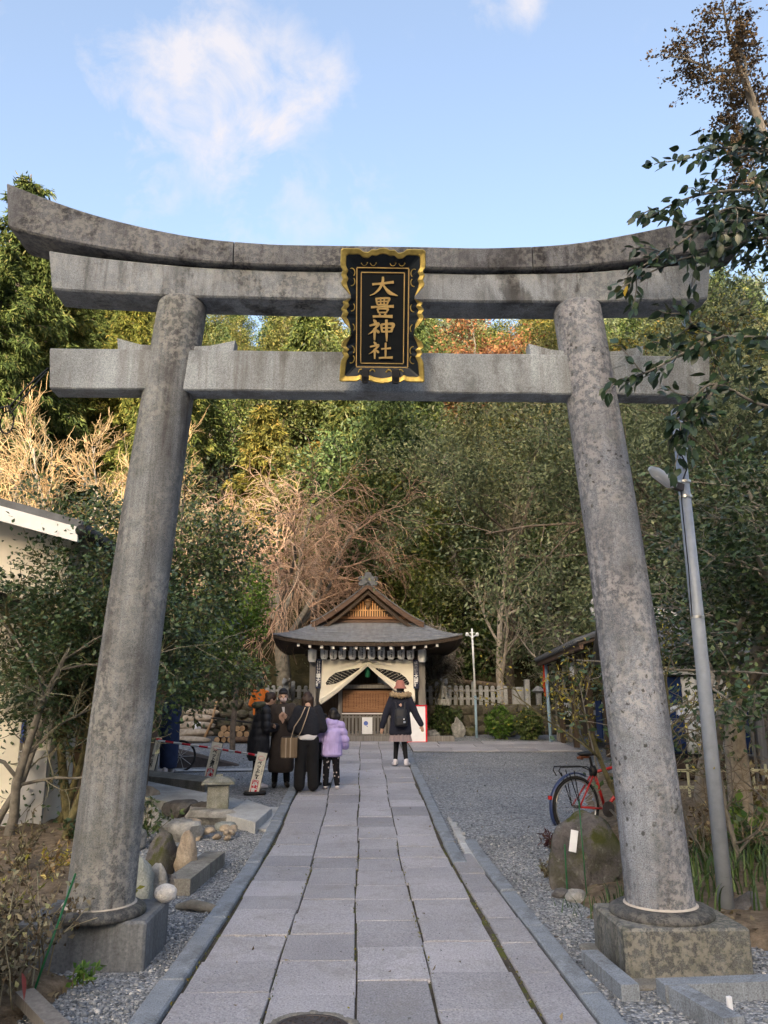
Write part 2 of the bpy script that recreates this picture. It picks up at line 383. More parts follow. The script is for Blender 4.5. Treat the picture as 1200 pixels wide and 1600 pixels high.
M['rock_moss'] = rock('mossy rock', (.04, .037, .037), (.13, .12, .12), moss=1.2, lich=.4)
M['rock_tan'] = rock('tan rock', (.16, .125, .09), (.40, .34, .27), lich=.2)
M['rock_white'] = rock('white stone', (.5, .47, .44), (.75, .71, .67), lich=0)
M['rock_veryMoss'] = rock('moss covered rock', (.06, .06, .04), (.2, .19, .15), moss=1.3, lich=.4)
M['rock_blue'] = rock('bluish rock', (.14, .155, .15), (.32, .34, .32), lich=.25)
# foliage
def leaf(name, stops, rough=.5, trans=.25, spec=.35, noise_scale=.6, var=.5):
    t = MT(name, rough, spec); g = t.n('ShaderNodeNewGeometry'); c = t.ramp(g.outputs['Random Per Island'], stops)
    v = t.co(); c = t.mix(var, c, t.ramp(t.noise(v, noise_scale, 3), [(.35, (.55, .6, .6)), (.65, (1.3, 1.2, 1.0))]), 'MULTIPLY')
    oi = t.n('ShaderNodeObjectInfo'); c = t.mix(.75, c, t.ramp(oi.outputs['Random'], [(0, (.55, .72, .75)), (.3, (1.1, 1.05, .8)), (.55, (.8, .95, 1.0)), (.8, (1.45, 1.3, .9)), (1, (1.0, .85, .7))]), 'MULTIPLY')
    t.color(c)
    if trans:
        tr = t.n('ShaderNodeBsdfTranslucent'); t.l(c, tr.inputs[0]); ms = t.n('ShaderNodeMixShader'); ms.inputs[0].default_value = trans
        out = t.t.nodes['Material Output']; t.l(t.b.outputs[0], ms.inputs[1]); t.l(tr.outputs[0], ms.inputs[2]); t.l(ms.outputs[0], out.inputs[0])
    return t.m
M['lf_cedar'] = leaf('cedar needles', [(0, (.04, .06, .016)), (.5, (.11, .135, .035)), (.85, (.19, .20, .055)), (1, (.25, .20, .07))], .7, .2, .2)
M['lf_oak'] = leaf('evergreen leaves', [(0, (.028, .05, .018)), (.5, (.08, .12, .038)), (.9, (.15, .185, .06)), (1, (.22, .21, .08))], .5, .2)
M['lf_olive'] = leaf('olive leaves', [(0, (.055, .065, .018)), (.5, (.13, .14, .038)), (.85, (.21, .20, .055)), (1, (.27, .19, .06))], .55, .25)
M['lf_shade'] = leaf('grey green leaves', [(0, (.06, .08, .042)), (.5, (.15, .175, .09)), (.9, (.25, .265, .15)), (1, (.34, .32, .2))], .55, .2)
M['lf_amber'] = leaf('amber needles', [(0, (.10, .07, .018)), (.5, (.24, .155, .04)), (1, (.38, .25, .07))], .7, .2, .2, var=.3)
M['lf_red'] = leaf('russet leaves', [(0, (.12, .045, .025)), (.5, (.25, .10, .05)), (1, (.33, .17, .08))], .7, .25, .2, var=.3)
M['lf_camellia'] = leaf('camellia leaves', [(0, (.022, .046, .022)), (.5, (.058, .10, .046)), (.85, (.10, .155, .065)), (1, (.17, .20, .08))], .34, .12, .5, 1.5)
M['lf_camellia_near'] = leaf('glossy camellia leaf', [(0, (.014, .032, .017)), (.6, (.030, .058, .029)), (1, (.06, .09, .036))], .30, .08, .5, 3)
M['lf_bright'] = leaf('fresh green leaves', [(0, (.05, .11, .02)), (.5, (.10, .20, .035)), (1, (.2, .28, .06))], .5, .3)
M['lf_yellow'] = leaf('yellow leaves', [(0, (.22, .20, .03)), (.5, (.40, .36, .06)), (1, (.5, .48, .15))], .6, .35, var=.2)
M['lf_dry'] = leaf('withered leaves', [(0, (.07, .045, .03)), (.5, (.19, .14, .095)), (.85, (.33, .27, .19)), (1, (.42, .40, .2))], .85, .1, .15, 3, .3)
M['lf_grass'] = leaf('grass blades', [(0, (.02, .045, .015)), (.5, (.045, .085, .025)), (1, (.10, .15, .05))], .45, .15)
M['lf_dark'] = leaf('dark maple leaves', [(0, (.05, .015, .02)), (.6, (.10, .03, .035)), (1, (.14, .05, .05))], .6, .2)
M['twig_pink'] = leaf('pinkish twigs', [(0, (.24, .17, .145)), (.5, (.42, .32, .275)), (1, (.55, .45, .40))], .85, 0, .15)
M['twig_tan'] = leaf('tan twigs', [(0, (.22, .16, .105)), (.5, (.38, .29, .20)), (1, (.50, .40, .29))], .85, 0, .15)
M['twig_grey'] = leaf('grey twigs', [(0, (.12, .105, .085)), (.5, (.22, .2, .165)), (1, (.32, .3, .25))], .85, 0, .15)
M['bark'] = simple('bark', (.14, .11, .085), .9, .45, 9, .8)
M['bark_grey'] = simple('grey bark', (.17, .155, .13), .9, .4, 10, .8)
M['bark_pale'] = simple('pale bark', (.30, .26, .21), .9, .3, 10, .6)
M['bark_moss'] = simple('mossy bark', (.12, .105, .05), .95, .5, 14, .8)
# building materials
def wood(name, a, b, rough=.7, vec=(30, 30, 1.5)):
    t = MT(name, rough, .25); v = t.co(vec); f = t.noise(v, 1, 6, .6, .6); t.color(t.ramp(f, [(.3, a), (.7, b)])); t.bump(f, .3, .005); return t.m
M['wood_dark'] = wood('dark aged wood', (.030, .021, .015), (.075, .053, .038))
M['wood_grey'] = wood('silvered wood', (.12, .112, .105), (.24, .225, .21))
M['wood_brown'] = wood('reddish wood', (.16, .075, .035), (.30, .155, .08), .6, (1.5, 30, 20))
M['wood_eave'] = wood('brown eave wood', (.06, .035, .025), (.14, .09, .065), .7, (2, 20, 20))
M['wood_gold'] = wood('golden lattice wood', (.36, .20, .095), (.58, .36, .18), .6)
M['wood_orange'] = wood('orange timber', (.34, .20, .10), (.50, .32, .17))
def roof_mat():
    t = MT('copper shingle', .55, .4); v = t.co(); v2 = t.co((2.2, 1, 1)); f = t.noise(v2, 4, 6, .6)
    c = t.ramp(f, [(.3, (.11, .118, .135)), (.7, (.21, .222, .245))]); c = t.mix(t.ramp(t.noise(v, 1.1, 4), [(.5, 0.0), (.75, .4)]), c, (.13, .125, .12)); t.color(c)
    t.bump(t.noise(v, 40, 4), .3, .01); return t.m
M['roof'] = roof_mat()
M['tile'] = simple('grey roof tile', (.10, .105, .115), .55, .3, 6, .2)
M['black_trim'] = simple('black trim', (.018, .018, .02), .5, .2)
M['white_paint'] = simple('white paint', (.78, .77, .75), .6, .05)
M['plaster'] = simple('cream plaster', (.70, .65, .56), .9, .08, 3, .1)
M['plaster_grey'] = simple('grey plaster', (.42, .42, .42), .9, .1, 3, .1)
M['cloth_cream'] = simple('cream cloth', (.80, .755, .65), .9, .06, 5)
M['ink'] = simple('black ink', (.012, .012, .014), .8, .1)
M['ink_red'] = simple('red ink', (.55, .02, .035), .7, .1)
M['ink_pink'] = simple('pale pink ink', (.75, .45, .42), .8, .1)
M['ink_brown'] = simple('brown ink', (.075, .035, .018), .8, .1)
M['ink_white'] = simple('white lettering', (.78, .78, .78), .7, .05)
M['ink_navy'] = simple('navy board', (.015, .022, .06), .6, .2)
M['ink_blue'] = simple('blue print', (.10, .16, .50), .6, .1)
M['paper'] = simple('white paper', (.76, .77, .80), .8, .04)
M['paper_aged'] = simple('aged lantern paper', (.82, .82, .80), .85, .12, 9)
M['board_cream'] = simple('cream signboard', (.82, .77, .64), .6, .05)
M['gold'] = simple('gilded wood', (.42, .31, .085), .5, .4, 16, spec=.5, metal=.7)
M['gold_flat'] = simple('gold leaf lettering', (.50, .35, .14), .5, .1, 20, metal=.5)
M['lacquer'] = simple('black lacquer', (.005, .007, .009), .5, .1, spec=.15)
M['lacquer_blue'] = simple('blue black lacquer', (.007, .011, .016), .45, .1, spec=.25)
M['steel_pole'] = simple('galvanised steel', (.36, .40, .47), .5, .12, 14, .05, metal=.25)
M['steel_blue'] = simple('pale blue steel', (.25, .36, .46), .5, .1)
M['white_metal'] = simple('white enamel', (.72, .73, .74), .4, .04)
M['iron'] = simple('cast iron', (.085, .075, .075), .6, .3, 12, .2, metal=.5)
M['black_plastic'] = simple('black plastic', (.015, .015, .016), .45, .1)
M['rubber'] = simple('tyre rubber', (.022, .022, .023), .8, .15)
M['red_paint'] = simple('red frame paint', (.42, .02, .018), .3, .05, spec=.5)
M['chrome'] = simple('bright metal', (.6, .6, .6), .3, .05, metal=.9)
M['navy_metal'] = simple('navy mudguard', (.02, .035, .10), .35, .1, spec=.5)
M['amber_trim'] = simple('brown leather', (.13, .045, .02), .5, .2)
M['reflector'] = simple('red reflector', (.35, .02, .02), .2, .1)
M['bar_red'] = simple('red stripe', (.62, .02, .04), .5, .05)
M['bar_white'] = simple('white stripe', (.8, .8, .82), .5, .03)
M['green_plastic'] = simple('green garden cane', (.015, .11, .04), .4, .1)
M['stone_pale'] = granite('pale fence stone', (.22, .21, .19), (.48, .46, .42), speck=50, stain=(.13, .12, .1), stain_amt=.7, streak=(9, 9, 2), bump=.3, moss=.2)
M['stone_lantern'] = granite('lantern stone', (.14, .135, .115), (.34, .32, .27), speck=90, stain=(.12, .12, .08), stain_amt=.5, streak=(6, 6, 3), moss=.35)
M['moss_wall'] = rock('mossy wall stone', (.05, .045, .035), (.13, .115, .09), moss=.7, lich=.1)
M['log_end'] = simple('cut log', (.42, .27, .15), .8, .25, 14)
M['log_bark'] = simple('log bark', (.16, .10, .065), .9, .4, 12, .6)
M['curtain_navy'] = simple('navy curtain', (.012, .03, .10), .9, .15)
M['curtain_white'] = simple('white curtain', (.72, .72, .70), .9, .05)
M['banner_red'] = simple('red banner', (.55, .05, .015), .8, .1)
M['tassel_green'] = simple('green tassel', (.02, .16, .08), .8, .2, 30)
M['yellow_rail'] = simple('yellowed white rail', (.62, .58, .36), .6, .1)
# people
M['skin'] = simple('skin', (.52, .33, .24), .6, .06)
M['hair'] = simple('black hair', (.012, .010, .010), .45, .3, 40, .3)
M['hair_brown'] = simple('brown hair', (.035, .020, .015), .45, .3, 40, .3)
M['c_black'] = simple('black nylon', (.022, .023, .028), .55, .2)
M['c_brown'] = simple('dark brown wool', (.050, .040, .036), .9, .2)
M['c_sweater'] = simple('navy black knit', (.018, .019, .026), .95, .2, 60, .3)
M['c_trouser'] = simple('black trousers', (.010, .010, .012), .9, .2)
M['c_white'] = simple('white cotton', (.70, .68, .68), .8, .05)
M['c_lilac'] = simple('lilac nylon', (.46, .38, .70), .5, .1)
M['c_orange'] = simple('orange nylon', (.85, .20, .02), .55, .1)
M['c_navy'] = simple('navy wool', (.018, .020, .034), .95, .15)
M['c_robe'] = simple('navy robe', (.022, .035, .085), .85, .2)
M['c_fur'] = simple('tan fur', (.34, .25, .15), .95, .35, 60, .8)
M['c_hat'] = simple('dusty pink felt', (.36, .15, .12), .95, .1, 40, .2)
M['c_skirt'] = simple('mauve grey pleats', (.30, .24, .25), .9, .12)
M['c_bag'] = wood('brown woven bag', (.13, .09, .055), (.26, .19, .12), .8, (40, 40, 3))
M['c_strap'] = simple('beige strap', (.42, .33, .24), .7, .1)
M['c_mask'] = simple('pink mask', (.70, .55, .53), .8, .03)
M['c_shoe_w'] = simple('white shoe', (.72, .68, .72), .6, .05)
M['c_shoe_b'] = simple('black shoe', (.015, .014, .014), .5, .1)
M['c_hood'] = simple('olive lining', (.09, .09, .06), .9, .2)
def floral():
    t = MT('floral leggings', .9, .2); v = t.co(); d = t.voro(v, 16); c = t.mix(t.ramp(d, [(.16, 1.0), (.26, 0.0)]), (.010, .010, .013), (.5, .42, .42)); t.color(c); return t.m
M['c_floral'] = floral()
M['moon'] = simple('moon', (.9, .9, .88), 1, .1)
# ------------------------------------------------------------------ ground, hills
rng = np.random.default_rng(7); random.seed(7)
def nz(x, y, z=0, s=1.0): return mnoise.noise(Vector((x*s, y*s, z)))
def hill_h(x, y):
    t = y-25+.30*max(0, -x-8)+.22*max(0, x-10)
    h = zg(max(y, 0))
    if t > 0: h += .64*(min(t, 62)+max(0, t-62)*.15) + 1.3*nz(x, y, 3, .06)*min(1, t/8)
    return h
def axis(pts):
    out = []
    for (a, b, n) in pts: out += list(np.linspace(a, b, n, endpoint=False))
    return out+[pts[-1][1]]
gx = axis([(-400, -40, 8), (-40, -8, 8), (-8, 8, 32), (8, 40, 8), (40, 400, 8)]); gy = axis([(-400, -20, 8), (-20, 2, 8), (2, 24, 60), (24, 27, 2)])
V = [(x, y, zg(y)+(.008*nz(x, y, 0, 1.3) if 2 < y < 24 else 0)) for y in gy for x in gx]; n = len(gx)
Q = [(j*n+i, j*n+i+1, (j+1)*n+i+1, (j+1)*n+i) for j in range(len(gy)-1) for i in range(n-1)]
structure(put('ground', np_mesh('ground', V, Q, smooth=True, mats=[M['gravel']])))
hx = axis([(-400, -60, 10), (-60, 60, 60), (60, 400, 10)]); hy = axis([(23.6, 90, 40), (90, 400, 10)])
V = [(x, y, hill_h(x, y)-.03*(y < 26)) for y in hy for x in hx]; n = len(hx)
Q = [(j*n+i, j*n+i+1, (j+1)*n+i+1, (j+1)*n+i) for j in range(len(hy)-1) for i in range(n-1)]
structure(put('hillside', np_mesh('hillside', V, Q, smooth=True, mats=[M['hill']])))
# unseen ridge added behind the camera, profile shaped to shade gate and court
def ridge_h(x): return min(84, max(42, RIDGE0+RIDGE_K*(x+37)))+1.5*nz(x, 0, 9, .12)+.8*nz(x, 0, 5, .5)
RIDGE0, RIDGE_K = 36, 2.2
rx = axis([(-500, -80, 14), (-80, 60, 140), (60, 500, 14)]); ry = [-260, -200, -170, -155, -150, -145, -130, -100, -80]; rk = [0, .62, .86, .98, 1, .98, .8, .3, 0]
V = [(x, y, k*ridge_h(x)) for y, k in zip(ry, rk) for x in rx]; n = len(rx)
Q = [(j*n+i, j*n+i+1, (j+1)*n+i+1, (j+1)*n+i) for j in range(len(ry)-1) for i in range(n-1)]
structure(put('shade_ridge', np_mesh('shade_ridge', V, Q, smooth=True, mats=[M['hill']])))
# ------------------------------------------------------------------ the stone path
def ground_strip(name, x0, x1, y0, y1, dz, m, ny=60, parent=None):
    mb = MB(); mb.grid(lambda u, v: (x0+(x1-x0)*u, y0+(y1-y0)*v, zg(y0+(y1-y0)*v)+dz), 2, ny); return mb.build(name, m, parent, smooth=True)
Y0, Y1 = 2.6, 20.25
path = structure(ground_strip('path', -1.06, 1.02, Y0, Y1, .014, M['joint']))
ground_strip('joint_bed', 1.02, 1.27, Y0, 8.0, .014, M['joint'], 20, path)
def slab(x0, x1, y0, y1, top, bev, m, parent, name='slab', jit=.006, th=.06):
    c = [(x0, y0), (x1, y0), (x1, y1), (x0, y1)]; c = [(a+random.uniform(-jit, jit), b+random.uniform(-jit, jit)) for a, b in c]
    cx, cy = (x0+x1)/2, (y0+y1)/2; tl = [random.uniform(-.003, .003) for _ in range(4)]; vs = []
    for k, (dz, ins) in enumerate(((-th, 0), (-bev*.8, 0), (0, bev))):
        for i, (a, b) in enumerate(c):
            a2 = a+(ins if a < cx else -ins); b2 = b+(ins if b < cy else -ins)
            vs.append((a2-cx, b2-cy, zg(b2)-zg(cy)+dz+(tl[i] if k else 0)))
    fs = [(0, 3, 2, 1), (8, 9, 10, 11)]+[(k*4+i, k*4+(i+1) % 4, k*4+4+(i+1) % 4, k*4+4+i) for k in (0, 1) for i in range(4)]
    me = bpy.data.meshes.new(name); me.from_pydata(vs, [], fs); me.materials.append(m); me.update()
    return put(name, me, parent, (cx, cy, zg(cy)+top))
xs = [-.94, -.47, -.03, .40, .87]
def wob(x, y): return x*(1+.006*max(0, y-8))+.012*math.sin(y*1.7+x*9)
for ci in range(4):
    y = Y0+random.uniform(-.3, 0)
    while y < Y1:
        L = random.uniform(.44, .70)
        if y+L > Y1-.2: L = Y1-y
        ym = y+L/2; g = random.uniform(.003, .008)
        slab(wob(xs[ci], ym)+.007, wob(xs[ci+1], ym)-.007, y+g, y+L-g*.3, .032+random.uniform(-.004, .005), .0035, M['slab'], path)
        y += L
y = Y0                                              # the added strip of slabs along the near right edge
while y < 7.7:
    L = random.uniform(.55, .95); slab(.905, 1.135, y+.004, y+L-.004, .036, .008, M['slab'], path); y += L
y = Y0
while y < Y1:
    L = random.uniform(.9, 1.5); L = min(L, Y1-y+.02); ym = y+L/2; k = 1+.006*max(0, ym-8)
    slab(-1.10*k, -.965*k, y+.005, y+L-.005, .050+random.uniform(-.006, .006), .012, M['kerb'], path, 'kerb_stone', .006, .12)
    if ym > 8.1: slab(.895*k, 1.03*k, y+.005, y+L-.005, .045, .012, M['kerb'], path, 'kerb_stone', .006, .1)
    y += L
y = Y0
while y < 8.1:
    L = random.uniform(.9, 1.4); slab(1.15, 1.275, y+.005, y+L-.005, .048+random.uniform(-.006, .006), .012, M['kerb'], path, 'kerb_stone', .006, .12); y += L
mb = MB()
for i in range(26):                                 # broken mortar along the end of the strip
    yy = 7.7+i*.11; w = .17*(1-i/30)+.05*random.random()
    mb.box((1.06+w/2+.006*i*.3, yy, zg(yy)+.018), (w, .12, .03), Matrix.Rotation(random.uniform(-.3, .3), 3, 'Z'), 1, .01)
mb.build('mortar_edge', M['concrete'], path)
c = gp(485, 1608, .04)
mh = thing('manhole_cover', 'round dark cast iron manhole cover set in the stone path at its near end', 'manhole', (c.x, c.y, .034))
MB().lathe([(.185, -.03), (.185, .006), (.178, .009), (.165, .009), (.163, .004), (.001, .004)], k=40).build('cover_plate', M['iron'], mh, smooth=False)
mb = MB()
for r in (.05, .085, .12, .15):
    k = int(r*160)
    for i in range(k):
        t = 2*math.pi*i/k; mb.box((r*math.cos(t), r*math.sin(t), .006), (.016, .010, .006), Matrix.Rotation(t, 3, 'Z'))
stuff(mb.build('tread_pattern', M['iron'], mh)); mb = MB()
for i in range(40):
    t = 2*math.pi*i/40; r = .205+random.uniform(-.01, .02); mb.box((r*math.cos(t), r*math.sin(t), -.003), (.04, .045, .016), Matrix.Rotation(t+random.uniform(-.4, .4), 3, 'Z'), 1, .006)
mb.build('mortar_ring', M['concrete_old'], mh)
# flagstones laid across the far side of the court
pv = structure(ground_strip('pavement', 1.15, 5.0, 17.95, 20.2, .010, M['joint'], 12))
for (ya, yb) in ((17.97, 18.7), (18.72, 19.45), (19.47, 20.15)):
    x = 1.16
    while x < 4.95:
        L = min(random.uniform(.6, 1.1), 5.0-x)
        if L > .15: slab(x+.01, x+L-.01, ya+.008, yb-.008, .028+random.uniform(-.006, .006), .01, M['slab'], pv, 'flagstone')
        x += L
# pale concrete strip across the court on the left
a, b = gp(232, 1208), gp(440, 1204)
strip = MB(); strip.grid(lambda u, v: ((a.x-1.5)+(b.x-a.x+1.5)*u, a.y-.1+(b.y-a.y)*u+.3*v, zg(a.y-.1+(b.y-a.y)*u+.3*v)+.022), 8, 2)
structure(strip.build('paving_strip', M['concrete'], smooth=True))
# walkway that joins the path from the left: slabs on an old kerb
def prism_xy(name, poly, z0, z1, m, parent=None, bev=.008):
    mb = MB(); n = len(poly); cx = sum(p[0] for p in poly)/n; cy = sum(p[1] for p in poly)/n
    ins = [(x+(cx-x)*bev/max(.05, math.hypot(cx-x, cy-y)), y+(cy-y)*bev/max(.05, math.hypot(cx-x, cy-y))) for x, y in poly]
    vs = [(x, y, zg(y)+z0) for x, y in poly]+[(x, y, zg(y)+z1-bev) for x, y in poly]+[(x, y, zg(y)+z1) for x, y in ins]
    fs = [tuple(range(n))[::-1], tuple(range(2*n, 3*n))]+[(k*n+i, k*n+(i+1) % n, k*n+n+(i+1) % n, k*n+n+i) for k in (0, 1) for i in range(n)]
    return mb.add(vs, fs).build(name, m, parent)
H = .13
q = [gp(*p, H) for p in ((425, 1262), (399, 1285), (352, 1272), (385, 1249))]
wk = structure(prism_xy('walkway', [(p.x, p.y) for p in q], -.05, H, M['concrete']))
q2 = [gp(*p, H) for p in ((382, 1250), (349, 1271), (150, 1228), (190, 1212))]
prism_xy('walkway_slab', [(p.x, p.y) for p in q2], -.05, H-.004, M['concrete'], wk)
q3 = [gp(*p, H) for p in ((340, 1217), (320, 1224), (160, 1207), (190, 1200))]
prism_xy('low_wall', [(p.x, p.y) for p in q3], -.05, H+.02, M['concrete_old']).__setitem__('kind', 'structure')
q4 = [gp(*p, .02) for p in ((448, 1262), (428, 1300), (402, 1296), (424, 1262))]
prism_xy('gutter_slab', [(p.x, p.y) for p in q4], -.03, .03, M['concrete'], wk)
# ------------------------------------------------------------------ planting beds
def bed(name, x0, x1, y0, y1, hfun, m, nx, ny):
    mb = MB(); mb.grid(lambda u, v: (x0+(x1-x0)*u, y0+(y1-y0)*v, zg(y0+(y1-y0)*v)+hfun(x0+(x1-x0)*u, y0+(y1-y0)*v)), nx, ny)
    return structure(mb.build(name, m, smooth=True))
def interp(y, tab):
    for (a, b), (c, d) in zip(tab, tab[1:]):
        if a <= y <= c: return b+(d-b)*(y-a)/(c-a)
    return tab[0][1] if y < tab[0][0] else tab[-1][1]
LB = [(2, -1.6), (4.0, -1.72), (4.8, -1.55), (5.1, -1.8), (6, -1.75), (7, -1.9), (9, -2.4), (10.5, -2.9), (11.2, -3.2)]
RB = [(4, 3.2), (5.3, 2.55), (6.0, 1.75), (7.4, 1.65), (8.2, 2.2), (9.5, 2.75), (12, 3.3), (16, 4.5)]
def left_h(x, y):
    d = (interp(y, LB)+.10*nz(x, y, 1, 2.2))-x; e = min(1, max(0, (11.3-y)/.5))
    return -.06+min(.17, max(0, d)*.32+.06*(d > 0))*e+.035*nz(x, y, 2, 3.5)*(d > 0)+.012*nz(x, y, 2, 14)
def right_h(x, y):
    d = x-(interp(y, RB)+.12*nz(x, y, 1, 2.2)); e = min(1, max(0, (15-y)/1))
    return -.06+min(.14, max(0, d)*.3+.06*(d > 0))*e+.03*nz(x, y, 2, 3.5)*(d > 0)+.012*nz(x, y, 2, 14)
bed('soil_bed', -9, -1.2, 2, 11.6, left_h, M['soil'], 130, 160)
bed('soil_bed', 1.5, 9, 4, 16, right_h, M['soil'], 90, 140)
# ------------------------------------------------------------------ loose pebbles near the camera
def ico():
    bm = bmesh.new(); bmesh.ops.create_icosphere(bm, subdivisions=1, radius=1); v = np.array([x.co[:] for x in bm.verts]); f = np.array([[y.index for y in x.verts] for x in bm.faces]); bm.free(); return v, f
ICO_V, ICO_F = ico()
def rand_rot(n, rng):
    q = rng.normal(size=(n, 4)); q /= np.linalg.norm(q, axis=1)[:, None]; w, x, y, z = q.T
    return np.stack([1-2*(y*y+z*z), 2*(x*y-z*w), 2*(x*z+y*w), 2*(x*y+z*w), 1-2*(x*x+z*z), 2*(y*z-x*w), 2*(x*z-y*w), 2*(y*z+x*w), 1-2*(x*x+y*y)], 1).reshape(n, 3, 3)
def scatter_stones(name, P, s, m, rng, flat=.65):
    n = len(P); A = rng.uniform(.7, 1.25, (n, 1, 3))*s[:, None, None]; vv = ICO_V[None]*(1+rng.uniform(-.22, .22, (n, len(ICO_V), 1)))*A
    vv = np.einsum('nij,nkj->nki', rand_rot(n, rng), vv); vv[:, :, 2] *= flat; vv += P[:, None, :]
    F = (ICO_F[None]+(np.arange(n)*len(ICO_V))[:, None, None]).reshape(-1, 3); return put(name, np_mesh(name, vv.reshape(-1, 3), tris=F, mats=[m]))
def field(n, x0, x1, y0, y1, ok): 
    x = rng.uniform(x0, x1, n); y = rng.uniform(y0, y1, n); k = np.array([ok(a, b) for a, b in zip(x, y)]); return np.stack([x[k], y[k]], 1)
pts = [field(14000, -2.4, -1.11, 3.4, 6.6, lambda x, y: x > interp(y, LB)-.25 and not (-2.0 < x < -1.26 and 5.05 < y < 5.5)),
       field(6500, -2.6, -1.12, 6.6, 10, lambda x, y: x > interp(y, LB)-.1),
       field(8500, 1.29, 2.9, 3.6, 6.6, lambda x, y: x < interp(y, RB)+.3 and not (1.5 < x < 2.22 and 4.8 < y < 5.4)),
       field(4500, 1.1, 2.6, 6.6, 9.5, lambda x, y: x < interp(y, RB)+.15 and x > (1.29 if y < 8 else 1.08))]
pts.append(field(2600, 1.05, 5.2, 8, 17.5, lambda x, y: x < interp(y, RB)-.05)); pts.append(field(700, -3.2, -1.2, 10.4, 19, lambda x, y: y > 12.2))
XY = np.concatenate(pts); S = rng.uniform(.005, .0105, len(XY))*np.where(rng.random(len(XY)) < .05, 1.9, 1)
Z = np.array([zg(y) for y in XY[:, 1]])+S*.25
stuff(scatter_stones('gravel', np.column_stack([XY, Z]), S, M['pebble'], rng))
# ------------------------------------------------------------------ torii
torii = thing('torii_gate', 'tall weathered granite gate with two round columns and upswept double lintel over the path', 'torii gate', (.14, 5.15, 0))
def column(bx, by, tx, ty, m, name='column', z0=.31, z1=4.36, rb=.205, rt=.176):
    mb = MB(); n = 40; k = 40; vs = []; prof = [(t, rb+(rt-rb)*t**.9) for t in np.linspace(0, 1, n)]
    for t, r in prof:
        if t > .985: pass
        for j in range(k):
            a = 2*math.pi*j/k; w = 1+.012*nz(math.cos(a)*1.2+bx, math.sin(a)*1.2, t*4)
            vs.append((bx+(tx-bx)*t+math.copysign(.032, bx)*math.sin(math.pi*t)+r*w*math.cos(a), by+(ty-by)*t+r*w*math.sin(a), z0+(z1-z0)*t))
    for (dz, f) in ((.022, .97), (.038, .88), (.046, .7), (.05, .3)):
        for j in range(k):
            a = 2*math.pi*j/k; vs.append((tx+rt*f*math.cos(a), ty+rt*f*math.sin(a), z1+dz))
    nn = n+4; fs = [(i*k+j, i*k+(j+1) % k, (i+1)*k+(j+1) % k, (i+1)*k+j) for i in range(nn-1) for j in range(k)]+[tuple((nn-1)*k+j for j in range(k))]
    return mb.add(vs, fs).build(name, m, torii, smooth=True)
column(-1.74, .07, -1.485, .03, M['col_a']); column(1.705, -.03, 1.45, .0, M['col_b'])
def g_up(x): return max(0, (abs(x)-.7)/2.09)**2
def beam(name, x0, x1, top, bot, y0, y1, m, n=16, bev=.012, e0=0, e1=0):
    mb = MB(); vs = []
    for i in range(n+1):
        x = x0+(x1-x0)*i/n; t, b = top(x), bot(x); w = lambda s: .004*nz(x*2.5, s, 5, 1)
        sh = (e0 if i == 0 else e1 if i == n else 0)
        for (yy, zz) in ((y0+bev, b), (y1-bev, b), (y1, b+bev), (y1, t-bev), (y1-bev, t), (y0+bev, t), (y0, t-bev), (y0, b+bev)):
            vs.append((x+(sh if zz < (t+b)/2 else 0), yy+w(1), zz+w(2)))
    fs = [(i*8+j, i*8+(j+1) % 8, (i+1)*8+(j+1) % 8, (i+1)*8+j) for i in range(n) for j in range(8)]+[tuple(range(8)), tuple(n*8+j for j in range(8))[::-1]]
    o = mb.add(vs, fs).build(name, m, torii); sharp(o.data, 35); return o
kt = lambda x: 4.80+.45*g_up(x)*(1+.05*(x < 0)); kb = lambda x: 4.622+.29*g_up(x)
st = lambda x: 4.612+.19*g_up(x); sb = lambda x: 4.38+.075*g_up(x)
for (a, b, e0, e1) in ((-2.80, -1.104, .05, 0), (-1.096, 1.097, 0, 0), (1.104, 2.80, 0, -.05)): beam('crest_stone', a, b, kt, kb, -.145, .215, M['crest'], 18, .012, e0, e1)
for (a, b, e0, e1) in ((-2.45, -.002, .05, 0), (.002, 2.45, 0, -.05)): beam('lintel_stone', a, b, st, sb, -.10, .172, M['lintel'], 18, .012, e0, e1)
nt = lambda x: 3.975; nb = lambda x: 3.665
beam('tie_beam', -2.37, 2.37, nt, nb, -.085, .085, M['tie'], 24, .01, .03, -.03)
def wedge(x0, x1, hi):           # stone wedges driven in beside the columns, upturned at the outer end
    s = 1 if x1 > x0 else -1; mb = MB()
    mb.prism([(x0, 3.978), (x1, 3.978), (x1+s*.012, 3.978+hi), (x1-s*.03, 3.978+hi*.86), (x0+(x1-x0)*.4, 3.978+hi*.48), (x0, 3.978+hi*.4)], -.06, .05); mb.build('wedge', M['tie'], torii)
for cx in (-1.50, 1.47):
    wedge(cx-.14, cx-.40, .09); wedge(cx+.14, cx+.42, .085)
def base_block(x0, x1, y0, y1, h, m):
    mb = MB(); mb.box(((x0+x1)/2, (y0+y1)/2, h/2-.1), (x1-x0, y1-y0, h+.2), None, 1, .014); mb.build('base_block', m, torii)
base_block(-2.16, -1.405, -.11, .46, .27, M['plinth_smooth']); base_block(1.36, 2.09, -.37, .25, .275, M['plinth'])
for (x, y, r) in ((-1.745, .08, .93), (1.705, -.03, 1.03)):
    MB().lathe([(.270*r, .262), (.296*r, .268), (.302*r, .286), (.294*r, .308), (.262*r, .326), (.20*r, .332)], (x, y, 0), 40).build('base_ring', M['ring'], torii, smooth=True)
    mb = MB(); mb.lathe([(.20, .322), (.222, .328), (.220, .335), (.20, .341)], (x, y, 0), 40); mb.build('mortar_ring', M['mortar'], torii, smooth=True)
